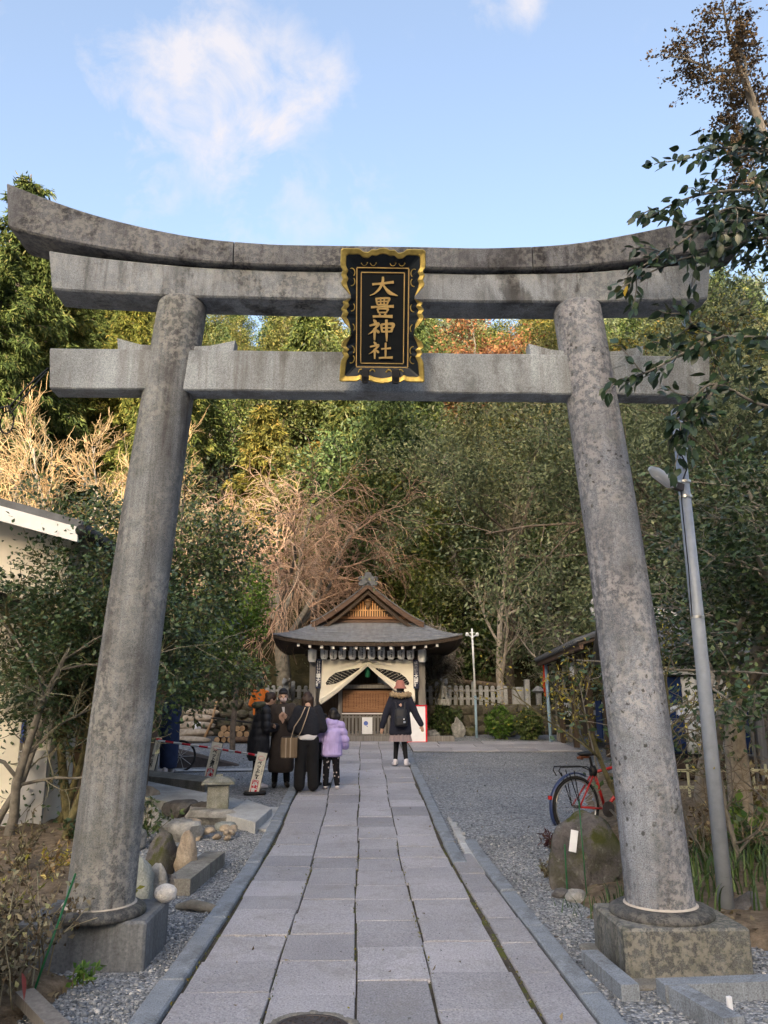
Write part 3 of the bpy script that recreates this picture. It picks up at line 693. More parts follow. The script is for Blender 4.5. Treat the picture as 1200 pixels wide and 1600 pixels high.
# low kerb stones under and beside the right-hand base
p, q = gp(921, 1490, .06), gp(985, 1545, .06)
kb_o = MB().bar((p.x, p.y, .03), (q.x, q.y, .03), .10, .10).build('kerb_stone', M['kerb']); tag(kb_o, 'short rough kerb stone between the path edge and the square column base', 'kerb stone')
pl = MB().box((1.84, 5.06, .0), (.86, .80, .05), None, 1, .015).build('footing_slab', M['concrete_old'], torii); pl.parent = torii; pl.location = (-.14+.0, -5.15, 0)
# ------------------------------------------------------------------ name plaque
TILT = math.atan2(.31, .836)
plq = thing('name_plaque', 'black lacquer name plaque with gilded wavy frame and gold characters hung on the gate', 'plaque', (.125, 4.80, 4.108))
plq.rotation_euler = (math.pi/2+TILT, 0, 0)
KX, KY = .565/840, .89/1335
def L2(X, Y, z=0): return Vector(((X-590)*KX, (792-Y)*KY, z))
MB().box((0, 0, -.02), (.44, .72, .03)).build('backing_board', M['lacquer'], plq)
# flared lacquer border
side = [(232+(a_-232)*1.6, b_) for a_, b_ in [(225, 185), (222, 300), (238, 345), (225, 385), (238, 425), (226, 470), (258, 610), (236, 660), (246, 690), (226, 730), (240, 765), (226, 810), (244, 850), (252, 930), (262, 975), (236, 1060), (226, 1105), (246, 1130), (232, 1165), (246, 1200), (228, 1250), (222, 1330), (218, 1405)]]
sideR = [(1180-x+(0), y) for x, y in side]
topp = [(225, 185), (350, 182), (390, 215), (440, 218), (475, 190), (520, 195), (555, 178), (590, 172), (625, 178), (660, 195), (705, 190), (740, 222), (790, 215), (830, 182), (955, 185)]
bott = [(218, 1405), (330, 1402), (365, 1385), (400, 1412), (460, 1390), (520, 1412), (590, 1422), (660, 1412), (720, 1390), (775, 1412), (815, 1385), (850, 1402), (962, 1405)]
loop = side+bott[1:-1]+sideR[::-1]+topp[::-1][1:-1]
def smooth_loop(pts, it=1):
    for _ in range(it):
        o = []
        for a, b in zip(pts, pts[1:]+pts[:1]): o += [(a[0]*.86+b[0]*.14, a[1]*.86+b[1]*.14), (a[0]*.14+b[0]*.86, a[1]*.14+b[1]*.86)]
        pts = o
    return pts
loop = smooth_loop(loop)
n = len(loop); vs = []; fs = []
for (X, Y) in loop:
    dx, dy = (X-590)/372, (Y-795)/615; m_ = max(abs(dx), abs(dy))
    inner = L2(590+dx/m_*255, 795+dy/m_*492, -.004); vs += [inner, L2(X, Y, .045)]
fs = [(2*i, 2*((i+1) % n), 2*((i+1) % n)+1, 2*i+1) for i in range(n)]
MB().add(vs, fs).build('flared_border', M['lacquer_blue'], plq, fix=False)
vs = []; prof = [(0, .045), (0.004, .052), (.032, .062), (.038, .056), (.038, .030), (.006, .020)]
for i, (X, Y) in enumerate(loop):
    c = L2(X, Y); out = Vector(((X-590)/372 if abs(X-590) > 330 else 0, -(Y-795)/615 if abs(Y-795) > 560 else 0, 0))
    out = Vector((math.copysign(1, out.x) if abs(out.x) > .5 else 0, math.copysign(1, out.y) if abs(out.y) > .5 else 0, 0))
    for (o_, z_) in prof: vs.append(c+out*o_+Vector((0, 0, z_)))
k = len(prof); fs = [(i*k+j, i*k+(j+1) % k, ((i+1) % n)*k+(j+1) % k, ((i+1) % n)*k+j) for i in range(n) for j in range(k)]
MB().add(vs, fs).build('gilded_frame', M['gold'], plq)
def rect_line(X0, X1, Y0_, Y1_, w, z, name):
    a, b = L2(X0, Y1_), L2(X1, Y0_); mb = MB()
    for (cx, cy, sx, sy) in (((a.x+b.x)/2, a.y, b.x-a.x, w), ((a.x+b.x)/2, b.y, b.x-a.x, w), (a.x, (a.y+b.y)/2, w, b.y-a.y-w), (b.x, (a.y+b.y)/2, w, b.y-a.y-w)): mb.box((cx, cy, z), (sx, sy, .006))
    mb.build(name, M['gold_flat'], plq)
rect_line(325, 855, 300, 1305, .007, .004, 'gold_border_line'); rect_line(370, 810, 345, 1265, .006, -.001, 'gold_border_line')
def scroll(cx, cy, r, a0, a1, rr=.0035):
    mb = MB()
    P_ = [L2(cx+r*math.cos(a0+(a1-a0)*t/9)*.8, cy+r*math.sin(a0+(a1-a0)*t/9), .024) for t in range(10)]; mb.tube(P_, rr, 6); mb.box(P_[0], (.009, .009, .009), None, 1, .003); mb.build('gilded_scroll', M['gold'], plq)
for (cy, up) in ((355, 1), (445, -1), (700, -1), (910, 1), (1135, 1), (1225, -1)):
    for s in (-1, 1):
        cx = 590+s*318; a = math.pi if s > 0 else 0
        scroll(cx, cy, 42, (-2.0 if up > 0 else 2.0)+(0 if s < 0 else math.pi*0) if s < 0 else (math.pi+2.0 if up > 0 else math.pi-2.0), (.9 if up > 0 else -.9) if s < 0 else (math.pi-.9 if up > 0 else math.pi+.9))
for cx in (400, 490, 690, 780): scroll(cx, 245, 40, .3, 2.8, .002); 
for cx, s in ((375, 1), (490, -1), (660, 1), (780, -1)): scroll(cx, 1365, 34, 3.3, 6.0, .0045)
for cx in (418, 728):
    m2 = MB(); a = L2(cx, 1395); m2.box((a.x, a.y, .05), (.050, .085, .03), None, 1, .004); m2.box((a.x, a.y-.03, .035), (.040, .05, .06), None, 1, .004); m2.build('bracket', M['black_trim'], plq)
# brush written characters, stroke by stroke (unit boxes)
def cr(pts, k=6):
    out = []; P = [pts[0]]+list(pts)+[pts[-1]]
    for i in range(1, len(P)-2):
        for t in range(k):
            t /= k; a, b, c_, d = (np.array(P[i+j]) for j in (-1, 0, 1, 2))
            out.append(.5*((2*b)+(-a+c_)*t+(2*a-5*b+4*c_-d)*t*t+(-a+3*b-3*c_+d)*t**3))
    out.append(np.array(pts[-1])); return out
def brush(mb, pts, ox, oy, sx, sy, z0, z1):        # pts: (x, y, half width)
    c = cr([(ox+x*sx, oy+y*sy, w*1.35*min(sx, sy)) for x, y, w in pts]); L, Rr = [], []
    for i, p in enumerate(c):
        d = c[min(i+1, len(c)-1)][:2]-c[max(i-1, 0)][:2]; d = d/(np.linalg.norm(d)+1e-9); nrm = np.array([-d[1], d[0]])
        L.append(p[:2]+nrm*p[2]); Rr.append(p[:2]-nrm*p[2])
    n = len(c); vs = [(*p, z1) for p in L]+[(*p, z1) for p in Rr]+[(*p, z0) for p in L]+[(*p, z0) for p in Rr]
    fs = [(i, i+1, n+i+1, n+i) for i in range(n-1)]+[(i, 2*n+i, 2*n+i+1, i+1) for i in range(n-1)]+[(n+i, n+i+1, 3*n+i+1, 3*n+i) for i in range(n-1)]+[(0, n, 3*n, 2*n), (n-1, 3*n-1, 4*n-1, 2*n-1)]
    mb.add(vs, fs)
SHI = [[(.20, 1.0, .02), (.27, .9, .055), (.31, .84, .03)], [(.05, .70, .03), (.25, .77, .04), (.40, .80, .05), (.30, .62, .04), (.16, .42, .03), (.0, .28, .008)], [(.25, .58, .05), (.25, .3, .045), (.25, 0, .03)], [(.30, .52, .02), (.38, .42, .05), (.43, .36, .02)]]
CH = {'dai': [[(.08, .60, .045), (.35, .64, .038), (.85, .73, .05)], [(.46, 1.0, .04), (.45, .72, .05), (.34, .38, .045), (.18, .14, .03), (.0, .02, .006)], [(.44, .66, .02), (.56, .40, .045), (.72, .16, .07), (1.0, .02, .008)]],
 'toyo': [[(.22, .97, .03), (.25, .78, .035), (.29, .62, .03)], [(.22, .93, .03), (.5, .96, .03), (.80, .95, .04), (.74, .78, .035), (.70, .62, .03)], [(.42, 1.0, .03), (.42, .8, .03), (.43, .62, .025)], [(.58, 1.0, .03), (.58, .8, .03), (.57, .62, .025)], [(.26, .79, .022), (.5, .8, .022), (.75, .81, .022)], [(.29, .63, .025), (.5, .64, .025), (.70, .64, .025)], [(.0, .50, .04), (.4, .53, .032), (1.0, .56, .055)], [(.28, .43, .03), (.31, .32, .03), (.34, .22, .03)], [(.28, .42, .028), (.5, .43, .028), (.74, .42, .036), (.70, .3, .03), (.67, .22, .03)], [(.34, .23, .026), (.5, .24, .026), (.67, .24, .026)], [(.36, .17, .02), (.40, .12, .035), (.42, .08, .02)], [(.66, .18, .03), (.60, .12, .03), (.57, .08, .012)], [(.08, .02, .045), (.4, .04, .038), (.95, .04, .06)]],
 'kami': SHI+[[(.50, .78, .04), (.52, .6, .04), (.54, .40, .035)], [(.50, .76, .035), (.72, .80, .035), (.97, .78, .055), (.93, .6, .045), (.90, .42, .04)], [(.52, .60, .025), (.7, .61, .025), (.92, .62, .025)], [(.54, .42, .028), (.7, .43, .028), (.91, .44, .03)], [(.70, 1.0, .045), (.71, .5, .05), (.72, -.04, .025)]],
 'yashiro': SHI+[[(.52, .58, .035), (.7, .61, .03), (.92, .64, .045)], [(.70, .95, .04), (.70, .5, .045), (.70, .10, .035)], [(.42, .05, .045), (.65, .08, .038), (1.0, .09, .055)]]}
for key, X0, X1, Ya, Yb in (('dai', 460, 745, 388, 580), ('toyo', 472, 705, 595, 795), ('kami', 445, 710, 820, 1030), ('yashiro', 452, 700, 1045, 1220)):
    a, b = L2(X0, Yb), L2(X1, Ya); mb = MB()
    for s_i, s_ in enumerate(CH[key]): brush(mb, s_, a.x, a.y, b.x-a.x, b.y-a.y, -.006, .006+.0004*s_i)
    mb.build('character', M['gold_flat'], plq)
# ------------------------------------------------------------------ prayer hall
HB = Vector((.15, 20.6, .67))
hall = thing('prayer_hall', 'small wooden prayer hall with curved grey gabled roof at the end of the path', 'shrine hall', HB)
W0, W1 = 2.40, 1.46
def eave(u): return 2.44+.19*abs(u)**3.2
mb = MB(); NC = 8
def skirt(u, v, side):       # side 0 front, -1/1 the flanks
    z = eave(u)*(1-v)+3.03*v-.07*math.sin(math.pi*v)
    if side == 0: return (u*(W0+(W1-W0)*v), -1.0+1.28*v, z)
    yy0, yy1 = -1.0, 4.2; ya, yb = .28, 3.4
    y = (yy0+(yy1-yy0)*(u+1)/2)*(1-v)+(ya+(yb-ya)*(u+1)/2)*v
    return (side*(W0+(W1-W0)*v), y, z)
for side in (0, -1, 1):
    for k in range(NC):
        v0, v1 = k/NC, (k+1.15)/NC; lift = .016
        mb.sheet(lambda a, b: Vector(skirt(a*2-1, min(1.02, v0+(v1-v0)*b), side))+Vector((0, 0, lift*(1-b))), 24, 1, (0, 0, -.028))
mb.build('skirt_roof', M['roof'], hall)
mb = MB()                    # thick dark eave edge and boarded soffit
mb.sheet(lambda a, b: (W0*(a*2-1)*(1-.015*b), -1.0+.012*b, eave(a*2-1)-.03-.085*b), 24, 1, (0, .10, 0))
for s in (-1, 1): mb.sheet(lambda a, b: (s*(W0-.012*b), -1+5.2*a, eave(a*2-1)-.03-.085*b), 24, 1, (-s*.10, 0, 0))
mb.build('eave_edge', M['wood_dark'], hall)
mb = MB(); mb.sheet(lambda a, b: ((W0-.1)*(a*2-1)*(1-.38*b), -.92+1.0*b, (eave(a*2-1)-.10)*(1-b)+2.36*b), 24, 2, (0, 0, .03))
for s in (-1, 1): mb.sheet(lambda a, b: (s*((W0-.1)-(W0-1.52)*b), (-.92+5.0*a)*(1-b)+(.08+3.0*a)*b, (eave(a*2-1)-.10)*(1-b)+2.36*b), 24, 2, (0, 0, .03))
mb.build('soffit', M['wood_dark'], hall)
for i in range(13):
    x = (-1.76+i*.293); sl = MB(); sl.bar((x, -.90, eave(x/W0)-.155), (x*.8, .0, 2.30), .075, .085); r = sl.build('rafter', M['wood_dark'], hall)
    MB().box((x, -.912, eave(x/W0)-.155), (.070, .012, .070)).build('rafter_tip', M['white_paint'], r)
def slope(v): return 4.06-1.04*(1-(1-v)**1.22)
mb = MB()
for s in (-1, 1):
    for k in range(9):
        v0, v1 = k/9, (k+1.12)/9
        mb.sheet(lambda a, b: (s*1.50*(v0+(v1-v0)*b), .02+3.5*a, slope(min(1, v0+(v1-v0)*b))+.012*b+.03), 6, 1, (0, 0, -.026))
mb.build('gable_roof', M['roof'], hall)
for s in (-1, 1):
    mb = MB(); mb.sheet(lambda a, b: (s*1.50*a, .0, slope(a)+.01-.13*b-.02*a*b), 16, 1, (0, .05, 0)); mb.build('bargeboard', M['wood_eave'], hall)
    mb = MB(); mb.sheet(lambda a, b: (s*(1.36*a), .09, slope(a)-.16-.10*b), 16, 1, (0, .04, 0)); mb.build('inner_bargeboard', M['wood_dark'], hall)
    mb = MB(); mb.sheet(lambda a, b: (s*1.50*a, -.02, slope(a)+.045-.032*b), 16, 1, (0, .05, 0)); mb.build('verge_edge', M['tile'], hall)
MB().prism([(-1.32, 3.04), (1.32, 3.04), (.55, 3.58), (0, 3.98), (-.55, 3.58)], .46, .50).build('gable_board', M['wood_dark'], hall)
MB().box((0, .36, 3.085), (2.5, .10, .07)).build('gable_beam', M['wood_eave'], hall); MB().box((0, .40, 3.185), (2.1, .10, .07)).build('gable_beam', M['wood_brown'], hall)
for i in range(23):
    x = -.72+i*.0655; top = min(slope(abs(x)/1.36)-.30, 3.86)
    if top > 3.26: MB().box((x, .41, (3.23+top)/2), (.036, .03, top-3.23)).build('lattice_slat', M['wood_gold'], hall)
MB().box((0, .42, 3.40), (1.15, .02, .03)).build('lattice_rail', M['wood_gold'], hall)
mb = MB(); mb.lathe([(.001, -.03), (.11, -.03), (.12, 0), (.11, .03), (.001, .03)], k=18); mb.prism([(-.30, .10), (-.12, .02), (0, -.26), (.12, .02), (.30, .10), (.12, .14), (0, .24), (-.12, .14)], -.025, .025)
g = mb.build('gable_pendant', M['wood_dark'], hall); g.location = (0, .33, 3.66)
lamp = bpy.data.lights.new('gable_lamp', 'POINT'); lamp.energy = .9; lamp.color = (1, .58, .25); lamp.shadow_soft_size = .05
lo = bpy.data.objects.new('gable_lamp', lamp); lo.location = (0, .12, 3.55); link(lo, hall)
mb = MB(); mb.box((0, 1.8, 4.12), (.24, 3.5, .16), None, 1, .02); mb.box((0, 1.8, 4.22), (.16, 3.5, .07), None, 1, .02); mb.build('ridge', M['tile'], hall)
mb = MB(); mb.prism([(-.24, 4.02), (.24, 4.02), (.26, 4.10), (.17, 4.14), (.19, 4.26), (.10, 4.28), (.09, 4.36), (.03, 4.38), (-.03, 4.38), (-.09, 4.36), (-.10, 4.28), (-.19, 4.26), (-.17, 4.14), (-.26, 4.10)], -.02, .10)
for s in (-1, 1): mb.tube([(s*(.20+.05*math.cos(t)), .0, 4.20+.05*math.sin(t)) for t in np.linspace(-2, 3.6, 12)], .022, 6); 
mb.lathe([(.001, -.03), (.07, -.02), (.07, .02), (.001, .03)], (0, 0, 4.2), 14); mb.build('ridge_ornament', M['tile'], hall)
for (x, y) in ((-1.42, 0), (1.42, 0), (-1.42, 3), (1.42, 3)): MB().box((x, y, 1.16), (.19, .19, 2.32), None, 1, .015).build('post', M['wood_grey'], hall)
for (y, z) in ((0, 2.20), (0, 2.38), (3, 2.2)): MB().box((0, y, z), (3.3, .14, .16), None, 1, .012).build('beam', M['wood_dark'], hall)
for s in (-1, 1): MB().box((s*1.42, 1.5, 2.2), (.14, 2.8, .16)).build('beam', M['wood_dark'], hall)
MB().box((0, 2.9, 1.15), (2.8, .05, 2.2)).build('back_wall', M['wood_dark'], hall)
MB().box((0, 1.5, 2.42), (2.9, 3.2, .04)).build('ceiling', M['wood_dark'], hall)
MB().box((.45, -.42, .05), (3.5, .16, .16), None, 1, .015).build('front_step', M['wood_grey'], hall); MB().box((0, 1.3, .03), (3.1, 3.4, .12), None, 1, .01).build('floor_slab', M['concrete_old'], hall)
# offertory screen
MB().box((0, .38, 1.36), (1.62, .12, .10), None, 1, .01).build('screen_rail', M['wood_grey'], hall)
for s in (-1, 1): MB().box((s*.72, .38, .72), (.10, .10, 1.24)).build('screen_post', M['wood_grey'], hall)
nb_ = MB().box((0, .40, .98), (1.30, .03, .56)).build('notice_board', M['wood_brown'], hall); mb = MB(); random.seed(4)
for ci in range(17):
    x = .58-ci*.072; 
    if ci in (3, 14): continue
    zt = 1.22-.05*random.random()
    while zt > .74+random.random()*.10:
        s_ = random.uniform(.018, .030)
        for q in range(3): mb.box((x+random.uniform(-.008, .008), .383, zt-random.random()*s_), (random.uniform(.012, .034), .002, .006), Matrix.Rotation(random.choice((0, 0, 1.57, .5)), 3, 'Y'))
        zt -= s_+.012
mb.build('notice_lettering', M['ink_brown'], nb_)
MB().box((0, .36, .665), (1.42, .05, .03)).build('white_ledge', M['white_paint'], hall)
for i in range(15): MB().box((-.665+i*.095, .36, .36), (.062, .03, .52)).build('screen_slat', M['wood_grey'], hall)
for z in (.135, .58): MB().box((0, .39, z), (1.40, .03, .05)).build('screen_rail', M['wood_grey'], hall)
MB().box((0, .37, .07), (1.5, .14, .06)).build('sill', M['wood_grey'], hall)
MB().box((0, .9, 1.0), (.9, .8, .9), None, 1, .03).build('altar_table', M['wood_dark'], hall)
dr = MB(); dr.sheet(lambda a, b: (.30+.75*a, 1.35+.03*math.sin(a*16), 2.0-.60*b-.2*a*(1-b)), 20, 4, (0, .01, 0)); dr.build('inner_drape', M['paper'], hall)
# hanging pieces
po = thing('paper_notice', 'white paper notice with a blue round print on the slats of the hall front', 'notice', HB+Vector((.0, .325, .36)))
MB().box((0, 0, 0), (.275, .012, .43), None, 1, .005).build('paper_sheet', M['paper'], po)
mb = MB(); mb.lathe([(.001, 0), (.058, 0), (.058, .002), (.001, .002)], k=20); o = mb.build('blue_print', M['ink_blue'], po); o.rotation_euler = (math.pi/2, 0, 0); o.location = (-.035, -.007, .06)
MB().prism([(-.02, -.005), (.02, -.005), (0, -.04)], -.009, -.007).build('blue_print', M['ink_blue'], po)
tas = thing('green_tassel', 'green tassel hanging in the opening between the cream curtains', 'tassel', HB+Vector((.0, .1, 1.9)))
MB().lathe([(.001, .10), (.05, .08), (.06, 0), (.075, -.22), (.06, -.30), (.001, -.31)], k=12).build('tassel_threads', M['tassel_green'], tas, smooth=True); MB().tube([(0, 0, .08), (0, 0, .42)], .015, 6).build('cord', M['tassel_green'], tas)
# cream curtain, two halves drawn aside from the middle
cur = thing('shrine_curtain', 'cream curtain with black fan crests drawn aside under the hall eaves', 'curtain', HB+Vector((0, -.10, 0)))
def cpt(s, u, v, off=0):     # u 0 outer edge .. 1 middle, v 0 top .. 1 hem
    xo = 1.19+.06*v*(1-u); top = 2.06+.012*math.sin(u*40); hem = .96+(1.90-.96)*(u**1.15)
    x = s*(xo*(1-u)); zz = top+(hem-top)*v
    f = .035*math.sin((v*7.5+u*1.2)*2.2)*(u**.7)*(1-.3*v)+.02*math.sin(v*22+u*3)*u
    return Vector((x, f-off-.02*v, zz-.03*math.sin(math.pi*u)*(1-v)))
for s in (-1, 1):
    mb = MB(); mb.sheet(lambda a, b: cpt(s, a, b), 36, 36, (0, .008, 0)); h = mb.build('curtain_half', M['cloth_cream'], cur, smooth=True)
    mb = MB()
    for k, (o_, r) in enumerate(((0, .035), (.05, .028), (.095, .022))):
        mb.tube([Vector((s*1.22*(1-t), -.05-.02*k, .93+(1.90-.93)*(t**1.12)+o_*(1-t*.6))) for t in np.linspace(0, 1, 20)], [r*(1.25-.55*t) for t in np.linspace(0, 1, 20)], 8)
    mb.build('gathered_hem', M['cloth_cream'], h, smooth=True)
    mb = MB(); nrib = 11
    TE = [(.21, 1.825), (.5, 1.785), (.84, 1.70), (1.0, 1.58), (1.09, 1.44)]; BE = [(.21, 1.80), (.40, 1.665), (.60, 1.535), (.82, 1.425), (1.06, 1.385)]
    def edge(E_, i):
        q = min(3.999, max(0, i*4)); a_, b_ = E_[int(q)], E_[int(q)+1]; f = q-int(q); return a_[0]+(b_[0]-a_[0])*f, a_[1]+(b_[1]-a_[1])*f
    def fanpt(i, t):
        a_, b_ = edge(BE, i), edge(TE, i); return Vector((s*(a_[0]+(b_[0]-a_[0])*t), 0, a_[1]+(b_[1]-a_[1])*t))
    def on_cloth(p, off):
        u = 1-abs(p.x)/1.2; hem = .96+.94*(u**1.15); v = min(1, max(0, (2.06-p.z)/(2.06-hem))); q = cpt(s, u, v, off); return Vector((p.x, q.y, p.z))
    mb.grid(lambda a, b: on_cloth(fanpt(a, b), .012), 40, 8); mb.build('fan_crest', M['ink'], h)
    mb = MB()
    for k in range(1, nrib):
        a = k/nrib; mb.tube([on_cloth(fanpt(a+.06*(t-.5), .05+.9*t), .017) for t in np.linspace(0, 1, 6)], .0022, 4)
    for k in range(10):
        a = random.random(); t = random.random(); p = on_cloth(fanpt(a, t), .017); mb.box(p, (random.uniform(.01, .04), .003, .007), Matrix.Rotation(random.uniform(-1, 1), 3, 'Y'))
    mb.build('fan_ribs', M['cloth_cream'], h)
# paper lanterns
LX = [506.5, 520.8, 534.6, 550.4, 565.4, 580.4, 595.8, 610.8, 626.7, 641.3]
def dabs(mb, x0, z0, z1, w, y, rnd, cols=1):
    for c_ in range(cols):
        xc = x0+(c_-(cols-1)/2)*w*1.3; z = z0
        while z > z1:
            ch = w*rnd.uniform(.9, 1.15)
            for q in range(rnd.randint(3, 5)): mb.box((xc+rnd.uniform(-.15, .15)*w, y(xc), z-ch*rnd.uniform(.1, .9)), (w*rnd.uniform(.5, .95), .003, w*.15), Matrix.Rotation(rnd.choice((0, 0, 1.57, .6, -.5)), 3, 'Y'))
            z -= ch*1.12
words = ['first', 'second', 'third', 'fourth', 'fifth', 'sixth', 'seventh', 'eighth', 'ninth', 'tenth']
rnd = random.Random(11)
LR = lambda z: .098*(1-max(0, (abs(z)-.11)/.10)**2.2*.5)
def lantern(px, label, zc, written=True, r=1.0, mat='paper_aged'):
    p = at(px, 1020, 20.32); t = thing('paper_lantern', label, 'lantern', (p.x, 20.32, zc), 0, 'paper lanterns under the hall eaves')
    prof = []
    for i in range(29):
        z = -.20+.40*i/28; prof.append((LR(z)*r*(1-.02*(i % 2)), z))
    MB().lathe(prof, k=20).build('paper_shade', M[mat], t, smooth=False)
    MB().lathe([(.055*r, .195), (.062*r, .20), (.062*r, .225), (.03, .23)], k=16).build('lantern_cap', M['black_trim'], t); MB().lathe([(.03, -.222), (.058*r, -.22), (.058*r, -.197), (.05, -.195)], k=16).build('lantern_base', M['black_trim'], t)
    MB().tube([(0, 0, .22), (0, 0, .40)], .006, 5).build('cord', M['black_trim'], t)
    if written:
        mb = MB(); dabs(mb, .012, .13, -.14, .050, lambda x: -(math.sqrt(max(0, .098**2-x*x))+.0025), rnd, 1); 
        if rnd.random() < .5: dabs(mb, -.045, .06, -.10, .022, lambda x: -(math.sqrt(max(0, .098**2-x*x))+.0025), rnd, 1)
        mb.build('lantern_lettering', M['ink'], t)
for i, px in enumerate(LX): lantern(px, f'white lettered paper lantern, {words[i]} from the left of the lettered row under the eaves', 2.90)
lantern(488, 'plain unlettered paper lantern hanging left of the lettered row under the hall eaves', 2.83, False, 1.12); lantern(659.5, 'plain unlettered paper lantern hanging right of the lettered row under the hall eaves', 2.83, False, 1.12)
for px, zt, zb, wordb, lab in ((497.5, 2.72, 1.97, '福大社', 'narrow navy name board with white characters on the left post of the hall'), (650, 2.70, 1.97, '大国社', 'narrow navy name board with white characters on the right post of the hall')):
    p = at(px, 1050, 20.42); t = thing('name_board', lab, 'sign board', (p.x, 20.42, (zt+zb)/2), 0, 'navy boards on the hall posts')
    MB().box((0, 0, 0), (.135, .025, zt-zb), None, 1, .004).build('board', M['ink_navy'], t)
    text('lettering', wordb, .115, M['ink_white'], t, (0, -.014, -.17), (math.pi/2, 0, 0), True, .95, .001, .004)
    mb = MB(); dabs(mb, 0, .33, .02, .036, lambda x: -.0145, rnd, 2); mb.build('lettering', M['ink_white'], t)
# red edged white notice board beside the hall
p = at(651, 1148, 20.0); nbd = thing('notice_board_stand', 'white standing notice board with a red border beside the hall front', 'notice board', (p.x, 20.0, zg(20)))
MB().box((0, 0, .46), (.50, .03, .86), None, 1, .006).build('board_face', M['paper'], nbd); mb = MB()
for (x, z, sx, sz) in ((-.245, .46, .03, .90), (.245, .46, .045, .90), (0, .905, .52, .03), (0, .02, .52, .03)): mb.box((x, -.004, z), (sx, .045, sz), None, 1, .004)
mb.build('red_border', M['bar_red'], nbd)
for s in (-1, 1): MB().bar((s*.15, 0, .02), (s*.15, .22, 0), .03).build('foot', M['white_metal'], nbd)
# ------------------------------------------------------------------ stone fences, statues and the garden beyond the court
def rock_mesh(name, size, seed, m, sub=3, rough=.28, planes=5, flat=None, taper=0.0):
    rr = random.Random(seed); bm = bmesh.new(); bmesh.ops.create_icosphere(bm, subdivisions=sub, radius=1); off = Vector((rr.uniform(0, 50), rr.uniform(0, 50), rr.uniform(0, 50)))
    cuts = [(Vector((rr.gauss(0, 1), rr.gauss(0, 1), rr.gauss(0, .8))).normalized(), rr.uniform(.55, .85)) for _ in range(planes)]
    for v in bm.verts:
        p = v.co.copy()
        for n_, d in cuts:
            e = p.dot(n_)-d
            if e > 0: p -= n_*e*.85
        p *= 1-taper*max(-.6, p.z)
        if flat is not None and p.z > flat: p.z = flat+(p.z-flat)*.12
        p *= 1+rough*mnoise.noise(p*1.3+off)+rough*.45*mnoise.noise(p*3.4+off)+rough*.16*mnoise.noise(p*9+off); v.co = Vector((p.x*size[0]/2, p.y*size[1]/2, p.z*size[2]/2))
    me = bpy.data.meshes.new(name); bm.to_mesh(me); bm.free(); me.materials.append(m); me.polygons.foreach_set('use_smooth', [True]*len(me.polygons)); me.set_sharp_from_angle(angle=R_(38)); return me
def rock_at(px, py, wpx, hpx, m, seed, label, depth=.8, name='rock', cat='rock', sink=.25, rz=0, sub=3, group=None, lift=0, rough=.28, planes=5, flat=None, taper=0.0):
    p = gp(px, py); s = 1200/((p-Vector((0, 0, CAM_H))).dot(cam_dir(600, 800))); w, h = wpx/s, hpx/s
    me = rock_mesh(name, (w, w*depth, h*(1+sink)), seed, M[m], sub, rough, planes, flat, taper); o = put(name, me, None, (p.x, p.y+w*depth*.4, p.z+h*.5*(1-sink)+lift), (0, 0, rz)); return tag(o, label, cat, group)
def post_mesh(h, w=.105):
    return MB().add([(a*w/2*k, b*w/2*k, z) for z, k in ((-.1, 1), (h-.05, 1), (h-.012, .8), (h, .35)) for a, b in ((-1, -1), (1, -1), (1, 1), (-1, 1))], [(3, 2, 1, 0), (12, 13, 14, 15)]+[(k*4+i, k*4+(i+1) % 4, k*4+4+(i+1) % 4, k*4+4+i) for k in range(3) for i in range(4)]).mesh('fence_post')
pm = {h: post_mesh(h) for h in (.54, .66)}
for me in pm.values(): me.materials.append(M['stone_pale'])
def fence(pxs, label):
    p0 = at(pxs[0][0], 1085, 22.5); f = thing('stone_fence', label, 'stone fence', (p0.x, 22.5, 1.56), 0, 'stone fences beside the hall')
    for px, tall in pxs: put('fence_post', pm[.66 if tall else .54], f, (at(px, 1085, 22.5).x-p0.x, 0, random.uniform(-.01, .01)), (0, random.uniform(-.02, .02), random.uniform(-.05, .05)))
    L = at(pxs[-1][0], 1085, 22.5).x-p0.x
    for z in (.18, .40): MB().box((L/2, .0, z), (L+.1, .05, .06)).build('fence_rail', M['stone_pale'], f)
    return f
fence([(x, x in (682.5, 740)) for x in (653, 663, 673, 682.5, 692, 702, 712, 721, 731, 740, 751, 760, 770, 780, 790)], 'pale stone post fence to the right of the hall above the rock garden')
fence([(x, x in (457.5,)) for x in (418, 427.5, 437, 447, 457.5, 467.5, 477.5, 487)], 'pale stone post fence to the left of the hall above the mossy wall')
o = MB().box((0, 0, .25), (.34, .12, .62), None, 1, .03).build('stone_slab', M['stone_pale'], loc=(at(809, 1085, 22.5).x, 22.45, 1.5)); tag(o, 'weathered upright stone slab at the end of the pale post fence', 'stone slab')
o = MB().box((0, 0, .42), (.15, .15, 1.2), None, 1, .02).build('stone_post', M['stone_pale'], loc=(at(824, 1085, 22.3).x, 22.3, 1.25)); tag(o, 'tall square stone post beside the upright slab beyond the court', 'stone post')
mb = MB(); mb.box((0, 0, 0), (.15, .15, .7), None, 1, .02); mb.lathe([(.1, .3), (.2, .36), (.05, .5)], k=8); o = mb.build('stone_lantern', M['stone_pale'], loc=(at(842, 1095, 23).x, 23, 1.6)); tag(o, 'far small stone lantern in the dark bushes beyond the stone post', 'stone lantern')
